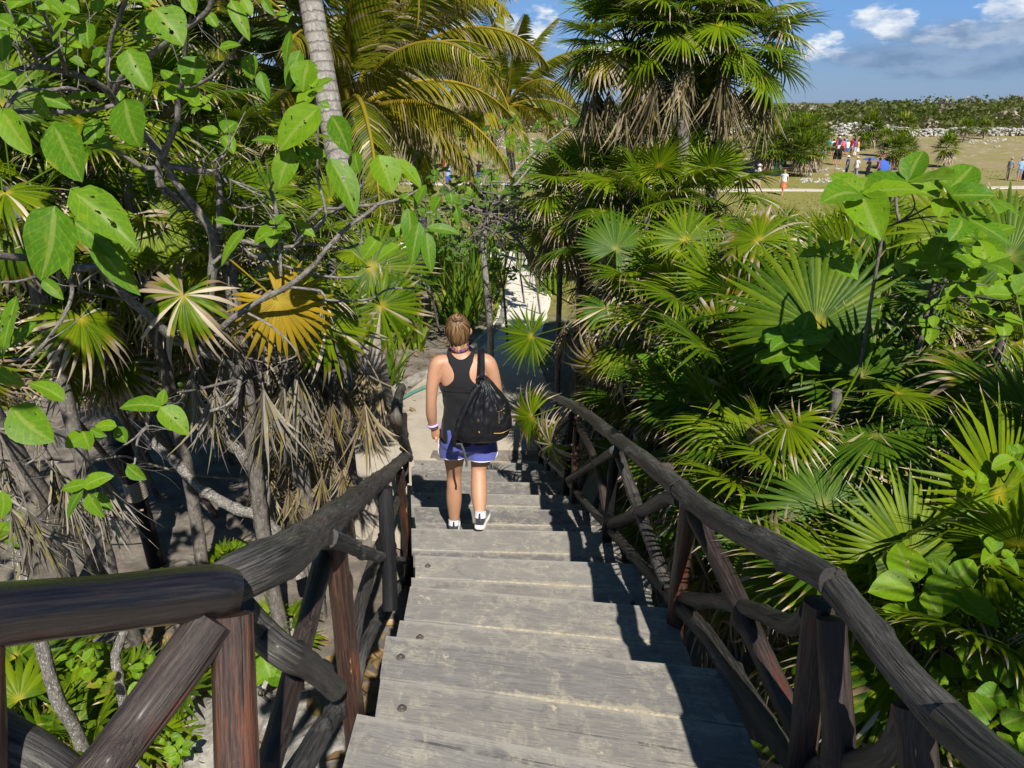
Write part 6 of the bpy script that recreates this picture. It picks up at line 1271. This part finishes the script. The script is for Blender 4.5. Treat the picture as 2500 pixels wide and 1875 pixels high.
bagline('seam', [(460, 790), (470, 720), (520, 650), (590, 585)], .004, 'nylon'); bagline('seam', [(462, 790), (458, 850), (470, 930)], .004, 'nylon'); bagline('seam', [(560, 880), (580, 830), (640, 690), (650, 650)], .0035, 'nylon')
def strap(name, pts, w, m_, th=.006, nrm=(0, -1, 0)):
    q = spline(np.array([tuple(p) for p in pts]), 40); mb = MB(); V = []; G = []
    for i, p in enumerate(q):
        d = q[min(39, i + 1)] - q[max(0, i - 1)]; d /= np.linalg.norm(d); s = np.cross(d, nrm if not callable(nrm) else nrm(i / 39)); s /= np.linalg.norm(s) + 1e-9; nn = np.cross(s, d)
        for a, b_ in ((-1, -1), (1, -1), (1, 1), (-1, 1)): V.append(p + s * a * w / 2 + nn * b_ * th / 2); G.append((a * w / 2, b_ * th / 2, i * .02))
    f = [(i * 4 + k, i * 4 + (k + 1) % 4, (i + 1) * 4 + (k + 1) % 4, (i + 1) * 4 + k) for i in range(39) for k in range(4)] + [(3, 2, 1, 0), (156, 157, 158, 159)]
    mb.add(V, f, G); o = mb.build(name, M[m_], bag); o.location = WO - BO + Vector((0, 0, .02)); return o
strap('shoulder_strap', [(.026, .066, 1.075), (.026, .105, 1.12), (.024, .185, 1.185), (.020, .245, 1.232), (.018, .30, 1.236), (.02, .37, 1.17), (.03, .39, 1.05), (.06, .36, .92), (.10, .25, .80), (.10, .14, .74)], .042, 'nylon', .010, lambda t: (0, -1, .35) if t < .25 else ((0, 0, 1) if t < .45 else (0, 1, 0)))
strap('hanging_strap', [(.010, .035, 1.075), (-.040, .012, 1.00), (-.085, -.005, .91), (-.125, -.018, .81), (-.158, -.018, .715), (-.150, -.005, .668), (-.10, .0, .662)], .036, 'nylon', .014)
strap('webbing', [(-.115, -.012, .68), (-.098, -.020, .64), (-.088, -.022, .60), (-.078, -.020, .55), (-.080, -.018, .515)], .016, 'webbing', .003)
mb = MB(); tube(mb, [(.02, .05, 1.095), (.0, .02, 1.12), (-.004, .02, 1.145), (.02, .035, 1.16), (.04, .05, 1.13), (.036, .055, 1.10)], .006, n=8, res=30); o = mb.build('grab_loop', M['nylon'], bag); o.location = WO - BO
# ---------------------------------------------------------------- far field: wall, scrub, small palms, bins, visitors
def far_body(kind):
    b = MB(); st = {'stand': (.09, 0, 0, .02), 'walk': (.05, .24, -.24, .12), 'raise': (.09, .03, -.03, .0)}[kind]; dx, fy, by, sw = st
    loft(b, rings_i([(0, 0, .80, .12, .09), (0, 0, .92, .17, .12), (0, 0, 1.08, .135, .09), (0, 0, 1.30, .175, .11), (0, 0, 1.42, .16, .085), (0, 0, 1.48, .07, .06)], 14), 16)
    limb(b, [(0, 0, 1.45), (0, .01, 1.56)], [.055, .052], 10, 4); loft(b, rings_i([(0, .01, 1.50, .05, .06), (0, .01, 1.58, .075, .092), (0, .01, 1.66, .074, .09), (0, .01, 1.72, .03, .04)], 8), 14)
    for s, y in ((-1, fy), (1, by)): limb(b, [(s * .085, 0, .88), (s * .09, y * .55 + .02, .48), (s * .09, y, .07), (s * .09, y + .12, .035)], [.092, .062, .042, .038], 12, 14)
    for s in (-1, 1):
        if kind == 'raise' and s > 0: limb(b, [(s * .17, 0, 1.40), (s * .24, .12, 1.20), (s * .16, .22, 1.42), (s * .15, .24, 1.50)], [.052, .042, .032, .03], 10, 14)
        else: limb(b, [(s * .17, 0, 1.40), (s * .235, -.02 + sw * s * .6, 1.14), (s * .235, .06 + sw * s, .90), (s * .23, .08 + sw * s, .80)], [.052, .042, .03, .028], 10, 14)
    me = fuse(b, .03, 2, 'body'); me.materials.clear(); me.materials.append(M['skin']); return me
FB = {k: far_body(k) for k in ('stand', 'walk', 'raise')}
def sh_mesh(name, rows, n=16, extra=None):
    mb = MB(); loft(mb, rings_i(rows, 10), n)
    if extra: extra(mb)
    return mb.mesh(name, M['tank'])
def sleeves(mb):
    for s in (-1, 1): tube(mb, [(s * .15, 0, 1.42), (s * .215, 0, 1.26)], [.070, .062], n=10, res=4)
SHIRT = sh_mesh('shirt', [(0, 0, .88, .185, .135), (0, 0, 1.08, .165, .12), (0, 0, 1.30, .19, .125), (0, 0, 1.43, .165, .10), (0, 0, 1.485, .08, .07)], extra=sleeves)
def slegs(mb):
    for s in (-1, 1): tube(mb, [(s * .085, 0, .86), (s * .09, 0, .56)], [.112, .10], n=12, res=4)
def tlegs(mb):
    for s in (-1, 1): tube(mb, [(s * .085, 0, .86), (s * .09, .02, .48), (s * .09, 0, .08)], [.108, .085, .07], n=12, res=8)
SHORT = sh_mesh('shorts', [(0, 0, .78, .15, .11), (0, 0, .88, .185, .13), (0, 0, .97, .17, .12)], extra=slegs)
TROUS = sh_mesh('trousers', [(0, 0, .78, .15, .11), (0, 0, .88, .185, .13), (0, 0, .97, .17, .12)], extra=tlegs)
SKIRT = sh_mesh('skirt', [(0, 0, .52, .22, .19), (0, 0, .72, .20, .16), (0, 0, .95, .165, .12)])
HAIR = sh_mesh('hair', [(0, -.01, 1.52, .07, .075), (0, -.015, 1.60, .084, .09), (0, -.005, 1.68, .083, .098), (0, 0, 1.735, .035, .045)])
HAT = sh_mesh('hat', [(0, .01, 1.655, .17, .18), (0, .01, 1.665, .165, .175), (0, .01, 1.672, .09, .10), (0, .01, 1.74, .08, .09), (0, .01, 1.76, .05, .05)])
PACK = sh_mesh('bag', [(0, -.20, 1.02, .12, .06), (0, -.21, 1.12, .15, .085), (0, -.20, 1.30, .14, .075), (0, -.18, 1.40, .09, .04)])
CC = {}
def colm(c):
    if c not in CC: CC[c] = plain('cloth_%s' % c, {'white': (.75, .74, .72), 'teal': (.02, .28, .30), 'black': (.015, .015, .017), 'red': (.45, .03, .03), 'pink': (.6, .15, .25), 'orange': (.62, .17, .07), 'blue': (.05, .12, .45), 'sky': (.25, .42, .65), 'navy': (.02, .035, .12), 'green': (.05, .35, .14), 'yellow': (.6, .45, .05), 'grey': (.25, .26, .28), 'khaki': (.35, .30, .20), 'purple': (.22, .06, .25), 'straw': (.55, .45, .28), 'brown': (.06, .035, .02), 'blonde': (.3, .19, .08), 'magenta': (.7, .03, .3)}[c], .85, .2, .12, 30)
    return CC[c]
def visitor(label, px, py, top, bottom, hair='brown', pose='stand', yaw=0., legs='short', bottomc=None, hat=None, pack=None, scale=1., group='visitors in the field'):
    p = hit(px, py); t = thing('person', label, 'person', tuple(p), group); t.rotation_euler = (0, 0, yaw); t.scale = (scale,) * 3
    link('body', FB[pose], t)
    for nm, me, c in (('shirt', SHIRT, top), ({'short': 'shorts', 'long': 'trousers', 'skirt': 'skirt'}[legs], {'short': SHORT, 'long': TROUS, 'skirt': SKIRT}[legs], bottom), ('hat', HAT, hat) if hat else ('hair', HAIR, hair), ('bag', PACK, pack)):
        if c: o = link(nm, me, t); o.material_slots[0].link = 'OBJECT'; o.material_slots[0].material = colm(c)
    return t
Z3 = lambda a, b: (1700 + a / 2.765, b / 2.765)
VIS = [('visitor in an orange skirt and white top walking across the grass', 580, 1322, 'white', 'orange', 'walk', 2.4, 'skirt', None, 'blue'), ('visitor with a red backpack and white cap walking left across the grass', 412, 1278, 'white', 'khaki', 'walk', 1.6, 'long', 'white', 'red'),
       ('visitor in a teal shirt at the left of the crowd', 888, 1052, 'teal', 'black', 'stand', 3, 'short', None, None), ('visitor with a black backpack over white in the crowd', 914, 1058, 'white', 'black', 'stand', .2, 'short', None, 'black'), ('visitor in red in the crowd', 940, 1042, 'red', 'grey', 'stand', 1, 'short', None, None), ('visitor in a pink top with bare arms in the crowd', 982, 1058, 'pink', 'pink', 'stand', 0, 'short', None, None), ('tallest visitor in white in the middle of the crowd', 1012, 1062, 'white', 'blue', 'stand', .4, 'short', None, None), ('visitor in a red shirt behind the white one in the crowd', 1040, 1052, 'red', 'white', 'stand', 2, 'short', None, None), ('visitor with white trousers at the right of the crowd', 1064, 1056, 'purple', 'white', 'stand', 3, 'long', None, None), ('visitor in a yellow top and white skirt at the right end of the crowd', 1082, 1060, 'yellow', 'white', 'stand', 1, 'skirt', None, None), ('visitor in a navy shirt and white hat at the back of the crowd', 955, 1036, 'navy', 'white', 'stand', 3, 'short', 'white', None), ('visitor in sky blue at the back of the crowd', 1000, 1040, 'sky', 'grey', 'stand', 2, 'short', None, None), ('visitor in black at the back of the crowd', 1058, 1036, 'black', 'grey', 'stand', 0, 'short', None, None),
       ('left of two visitors in black standing before the crowd', 928, 1116, 'black', 'black', 'stand', .3, 'short', None, 'black'), ('right of two visitors in black standing before the crowd', 958, 1120, 'black', 'black', 'stand', -.3, 'short', None, 'black'), ('visitor in a green top and blue shorts hurrying left', 846, 1092, 'green', 'blue', 'walk', 1.5, 'short', None, None), ('visitor in green in the shade of the field palms', 620, 1092, 'green', 'black', 'stand', 1, 'long', None, None), ('visitor in dark clothes in the shade of the field palms', 560, 1088, 'navy', 'black', 'stand', 2, 'long', None, None), ('small child in dark clothes at the left of the field palms', 318, 1092, 'brown', 'black', 'stand', 0, 'short', None, None), ('visitor in black at the left of the field palms', 372, 1100, 'black', 'grey', 'stand', 1, 'short', None, None), ('visitor in black between the field palm trunks', 470, 1096, 'black', 'black', 'stand', 2, 'short', None, None),
       ('visitor in a grey shirt at the right edge of the field', 2100, 1224, 'grey', 'khaki', 'stand', 2, 'long', 'khaki', None), ('visitor in a pale blue shirt and hat at the right edge of the field', 2170, 1226, 'sky', 'grey', 'stand', 3, 'short', 'grey', None), ('visitor in navy at the right border of the photo', 2205, 1222, 'navy', 'navy', 'stand', 2, 'long', None, None),
       ('visitor in navy with a white cap near the blue umbrellas', 1008, 1205, 'navy', 'navy', 'stand', 1, 'long', 'white', None), ('visitor in a white shirt and straw hat near the blue umbrellas', 1070, 1215, 'white', 'grey', 'stand', 2, 'long', 'straw', None), ('visitor in a purple top under the right blue umbrella', 1218, 1222, 'purple', 'black', 'raise', 1, 'long', None, None), ('visitor in black under the left blue umbrella', 1148, 1222, 'black', 'black', 'raise', .5, 'long', None, None), ('visitor with a white cap half hidden by the big round leaves', 1362, 1345, 'white', 'grey', 'walk', 1, 'long', 'white', None)]
for (lab, a, b_, tc, bc, pose, yaw, legs, hat, pk) in VIS:
    sc = .72 if 'child' in lab else 1.; visitor(lab, *Z3(a, b_), tc, bc, pose=pose, yaw=yaw, legs=legs, hat=hat, pack=pk, scale=sc, hair=rp.choice(('brown', 'brown', 'blonde', 'black')))
for i, (x, y, tc, bc, lab) in enumerate(((1095, 462, 'sky', 'blue', 'visitor in pale blue glimpsed behind the twiggy shrub'), (1150, 458, 'navy', 'black', 'visitor in navy glimpsed left of the dark green shrub'), (1085, 440, 'red', 'grey', 'visitor in red glimpsed under the yellow palm fronds'), (1500, 428, 'red', 'black', 'visitor in red glimpsed left of the tall palm trunk'), (1670, 395, 'white', 'sky', 'visitor in white and blue glimpsed beside the tall palm trunk'), (1688, 400, 'blue', 'white', 'visitor in blue glimpsed right of the tall palm trunk'), (1170, 452, 'black', 'blue', 'visitor in black glimpsed beside the twiggy shrub'))):
    visitor(lab, x, y, tc, bc, yaw=i)
def umbrella(label, px, py, z, colr, tilt, r_=.58):
    c = P(px, py, z); root = thing('sun_umbrella', label, 'umbrella', tuple(c), 'umbrellas in the field'); root.rotation_euler = tilt; mb = MB(); n = 8; rows = 7; V = []
    for k in range(rows):
        t = k / (rows - 1)
        for j in range(n * 3):
            a = 2 * math.pi * j / (n * 3); sc = 1 - .06 * (1 - math.cos(math.pi * 2 * ((j % 3) / 3))) * t; rr = r_ * math.sin(t * 1.15) / math.sin(1.15) * sc; V.append((rr * math.cos(a), rr * math.sin(a), .36 * r_ * math.cos(t * 1.45) / 1.))
    m_ = n * 3; mb.add(V, [(k * m_ + j, k * m_ + (j + 1) % m_, (k + 1) * m_ + (j + 1) % m_, (k + 1) * m_ + j) for k in range(rows - 1) for j in range(m_)]); o = mb.build('canopy', M['tank'], root); o.material_slots[0].link = 'OBJECT'; o.material_slots[0].material = colm(colr)
    mb = MB(); tube(mb, [(0, 0, -.62), (0, 0, .46 * r_)], .010, n=6, res=4); mb.build('shaft', M['bolt'], root)
def vz(a, b_): v = hit(*Z3(a, b_)) - Vector((0, 0, CZ)); return v.dot(Vector((0, CP, -SP)))
umbrella('blue umbrella held upright in front of the field palms', *Z3(1172, 1082), vz(1148, 1222), 'blue', (0, 0, 0)); umbrella('blue umbrella tilted toward the camera', *Z3(1262, 1122), vz(1218, 1222), 'blue', (R(62), R(10), 0)); umbrella('pink umbrella beside the palm in the field', *Z3(1262, 1050), vz(1262, 1130), 'magenta', (0, R(-20), 0), .36)
def bin_(label, a, b_):
    p = hit(*Z3(a, b_)); root = thing('litter_bin', label, 'bin', tuple(p), 'litter bins'); mb = MB(); m_ = M.setdefault('bin', plain('bin_green', (.015, .05, .035), .5, .4, .2, 20)); loft(mb, rings_i([(0, 0, 0, .28, .28), (0, 0, .05, .30, .30), (0, 0, .9, .34, .34), (0, 0, .95, .36, .36)], 8), 20, p=3); mb.build('body', m_, root); mb = MB(); loft(mb, rings_i([(0, 0, .955, .37, .37), (0, 0, 1.02, .36, .36), (0, 0, 1.12, .22, .22), (0, 0, 1.15, .05, .05)], 8), 20, p=3); mb.build('lid', m_, root)
bin_('dark green litter bin beside the field path, left of the pair', 520, 1185); bin_('dark green litter bin beside the field path, right of the pair', 562, 1188)
# small palms in the field: a thin trunk and a round head with a dead skirt
def crown_mesh(seed):
    r = random.Random(seed); mb = MB()
    def blade(o, d, L, w, tint, sag):
        s = np.cross(d, [0, 0, 1.]); s /= np.linalg.norm(s) + 1e-6; p = o.copy(); V = []; dd = d.copy()
        for j in range(4): ww = w * (1, 1.1, .8, .05)[j]; V += [p - s * ww, p + s * ww]; p = p + dd * L / 3; dd = dd + np.array([0, 0, -sag]); dd /= np.linalg.norm(dd)
        mb.add(np.array(V), [(k * 2, k * 2 + 1, k * 2 + 3, k * 2 + 2) for k in range(3)], None, tint)
    for f in range(34):
        t = f / 34; az = f * 2.4; el = lerp(1.3, -.55, t) + r.uniform(-.1, .1); x = np.array([math.cos(az) * math.cos(el), math.sin(az) * math.cos(el), math.sin(el)]); hub = x * .55; y = np.cross(x, [0, 0, 1.]); y /= np.linalg.norm(y) + 1e-6; g = r.random()
        for k in range(13): a = (k / 12 - .5) * 4.2; d = x * math.cos(a) + y * math.sin(a); blade(hub, d, r.uniform(.5, .66), .030, ((.45 if r.random() < .12 else .1), g, .5), .22)
    for f in range(26):
        az = f * 2.4; o = np.array([math.cos(az) * .22, math.sin(az) * .22, -.15 - .25 * r.random()]); g = r.random()
        for k in range(9): d = np.array([math.cos(az) * .45 + r.gauss(0, .28), math.sin(az) * .45 + r.gauss(0, .28), -.85]); d /= np.linalg.norm(d); blade(o, d, r.uniform(.5, .95), .022, (.9, r.random(), .5), .05)
    return mb
CR = [crown_mesh(i).mesh('crown', M['fan']) for i in range(3)]
TRK = MB(); tube(TRK, [(0, 0, -.1), (.02, 0, .5), (0, 0, 1.)], [.09, .075, .07], n=8, res=6); TRK = TRK.mesh('trunk', M['thatch_trunk'])
FP = [(420, 1150, 905), (497, 1182, 905), (550, 1115, 890), (700, 1192, 950), (668, 1140, 850), (770, 1170, 940), (735, 1080, 830), (850, 1000, 860), (1155, 1005, 800), (1205, 998, 850), (1300, 1185, 960), (1372, 1150, 950), (1260, 1060, 900), (1385, 1000, 800), (1415, 1120, 960), (1668, 1132, 940), (1700, 1000, 890), (1800, 962, 830), (1840, 950, 840), (1935, 940, 830), (248, 1115, 960), (175, 1172, 985), (90, 1120, 960), (640, 1010, 830), (600, 960, 800), (560, 1000, 830), (480, 1010, 840), (1130, 1020, 940), (900, 960, 880), (660, 930, 790), (300, 1040, 900), (470, 1130, 930), (600, 1120, 900), (690, 1090, 880), (820, 1060, 900), (520, 960, 800), (720, 960, 800), (800, 930, 790), (430, 1040, 850)]
for i, (a, b_, t_) in enumerate(FP):
    p = hit(*Z3(a, b_)); v = p - Vector((0, 0, CZ)); z = v.dot(Vector((0, CP, -SP))); H = (b_ - t_) / 2.765 / F * z / .92; s = min(1.9, max(.9, H * .50)) * rp.uniform(.9, 1.1)
    root = thing('field_palm', 'small shaggy thatch palm standing in the dry field by the crowd', 'palm', tuple(p), 'thatch palms in the field'); tr = link('trunk', TRK, root); hh = max(.4, H - s * .75); tr.scale = (1, 1, hh); cr = link('crown', CR[i % 3], root); cr.location = (0, 0, hh); cr.scale = (s, s, s); cr.rotation_euler = (0, 0, i)
# dry stone wall, rubble and the scrub on the ridge
def stones(mb, n, place, s, seed):
    r = random.Random(seed); bm = bmesh.new(); bmesh.ops.create_icosphere(bm, subdivisions=1, radius=1); base = np.array([list(v.co) for v in bm.verts]); fc = [[v.index for v in f.verts] for f in bm.faces]; bm.free()
    for i in range(n):
        p = place(r)
        if p is None: continue
        sc = s * r.uniform(.5, 1.3); v = base * np.array([r.uniform(.8, 1.5), r.uniform(.7, 1.2), r.uniform(.5, .9)]) * sc * (1 + .25 * np.array([[r.gauss(0, .5)] for _ in base])); a = r.random() * 6.28; v = np.stack([v[:, 0] * math.cos(a) - v[:, 1] * math.sin(a), v[:, 0] * math.sin(a) + v[:, 1] * math.cos(a), v[:, 2]], 1); mb.add(v + np.array(p), fc, v + i)
def white_stone():
    m, t, b, _ = mat('white_limestone'); g = t.attr('grain').outputs['Vector']; n = t.noise(g, 3, 5, .6); t.val(b.inputs['Base Color'], t.mix(t.ramp(n, .3, .7), (.26, .245, .22), (.58, .555, .51))); b.inputs['Roughness'].default_value = .95; return m
M['wstone'] = white_stone(); WY = lambda x: 113 + 1.5 * math.sin(x * .07) + .05 * x
def wp(r):
    x = r.uniform(27, 92)
    g_ = noise.noise((x * .09, 5, 0)); h = 1.15 + 1.1 * g_; h = max(.2, h)
    return (x, WY(x) + r.uniform(-.7, .7), gh(x, WY(x)) + r.random() * h)
mb = MB(); stones(mb, 1700, wp, .26, 1); tag(mb.build('dry_stone_wall', M['wstone'], smooth=False), 'long tumbled wall of white limestone before the scrub ridge', 'wall')
mb = MB(); stones(mb, 160, lambda r: (r.gauss(33.5, 1.1), 126 + r.gauss(0, 1), gh(33.5, 126) + abs(r.gauss(0, .8)) + .6), .42, 2); tag(mb.build('rock_pile', M['wstone'], smooth=False), 'heap of white rocks in the scrub left of the wall', 'rock pile')
def rb(r):
    x = r.uniform(-6, 70); y = r.uniform(66, 112); k = noise.noise((x * .06, y * .09, 7)) + .8 * noise.noise((x * .3, y * .3, 2)); return (x, y, gh(x, y) + .02) if k > .12 + (.25 if y < 90 else 0) else None
mb = MB(); stones(mb, 2300, rb, .17, 3); o = mb.build('rubble', M['wstone'], smooth=False); o['kind'] = 'stuff'; tag(o, 'scattered white limestone rubble on the dry far field', 'rubble')
def rb2(r):
    c = hit(*Z3(r.choice((385, 395, 200, 230, 280, 710, 730, 760, 820, 880)) + r.gauss(0, 16), r.choice((1190, 1215, 1222, 1228, 1235, 1150, 1140, 1155)))); return (c.x, c.y, c.z + .03)
mb = MB(); stones(mb, 170, rb2, .12, 4); o = mb.build('rubble', M['wstone'], smooth=False); o['kind'] = 'stuff'; tag(o, 'stray white stones beside the field path', 'rubble')
def scrub():
    r = random.Random(9); mb = MB(); k = 0
    V = []; Fc = []; T = []
    for i in range(2600):
        y = 118 + 95 * r.random() ** 1.25; x = r.uniform(-140, 150) * (y / 130)
        if noise.noise((x * .05, y * .05, 1)) < -.32: continue
        s = r.uniform(.9, 2.1) * (1 + .5 * noise.noise((x * .03, y * .03, 3))); c = np.array([x, y, gh(x, y) + s * .25]); g = r.random(); dead_ = r.random() < .22
        n = 55 if y < 150 else 32
        d = np.array([[r.gauss(0, 1), r.gauss(0, 1), abs(r.gauss(0, .8))] for _ in range(n)]); d /= np.linalg.norm(d, axis=1)[:, None]
        for q in d:
            p = c + q * np.array([s * 1.25, s * 1.25, s]) * r.uniform(.6, 1.02); w = r.uniform(.2, .46); a = np.array([r.gauss(0, 1), r.gauss(0, 1), r.gauss(0, 1)]); a /= np.linalg.norm(a); b_ = np.cross(a, [r.random(), r.random(), 1]); b_ /= np.linalg.norm(b_)
            V += [p - a * w, p + b_ * w * .8, p + a * w, p - b_ * w * .8]; Fc.append((k, k + 1, k + 2, k + 3)); k += 4; T += [((.8 if dead_ else .0), g * .6 + .4 * r.random(), .5)] * 4
    mb.add(np.array(V), Fc, None, np.array(T)); o = mb.build('scrub', M['scrub'], smooth=False); o['kind'] = 'stuff'; return tag(o, 'low olive scrub covering the ridge behind the stone wall', 'scrub')
scrub()
def tufts():
    r = random.Random(3); mb = MB(); V = []; Fc = []; T = []; k = 0
    for i in range(26000):
        y = 16 + 55 * r.random() ** 1.6; x = r.uniform(-.75, .8) * y
        if noise.noise((x * .5, y * .5, 2)) < -.1: continue
        z = gh(x, y); a = r.random() * 3.14; h = r.uniform(.03, .09); w = .012 + .0012 * y; dx, dy = math.cos(a) * w, math.sin(a) * w; V += [(x - dx, y - dy, z), (x + dx, y + dy, z), (x + r.gauss(0, .03), y + r.gauss(0, .03), z + h)]; Fc.append((k, k + 1, k + 2)); k += 3; T += [(r.choice((0, .3, .9)), r.random(), .5)] * 3
    mb.add(np.array(V), Fc, None, np.array(T)); o = mb.build('grass', M['scrub'], smooth=False); o['kind'] = 'stuff'; tag(o, 'short dry grass over the open field', 'grass')
tufts()
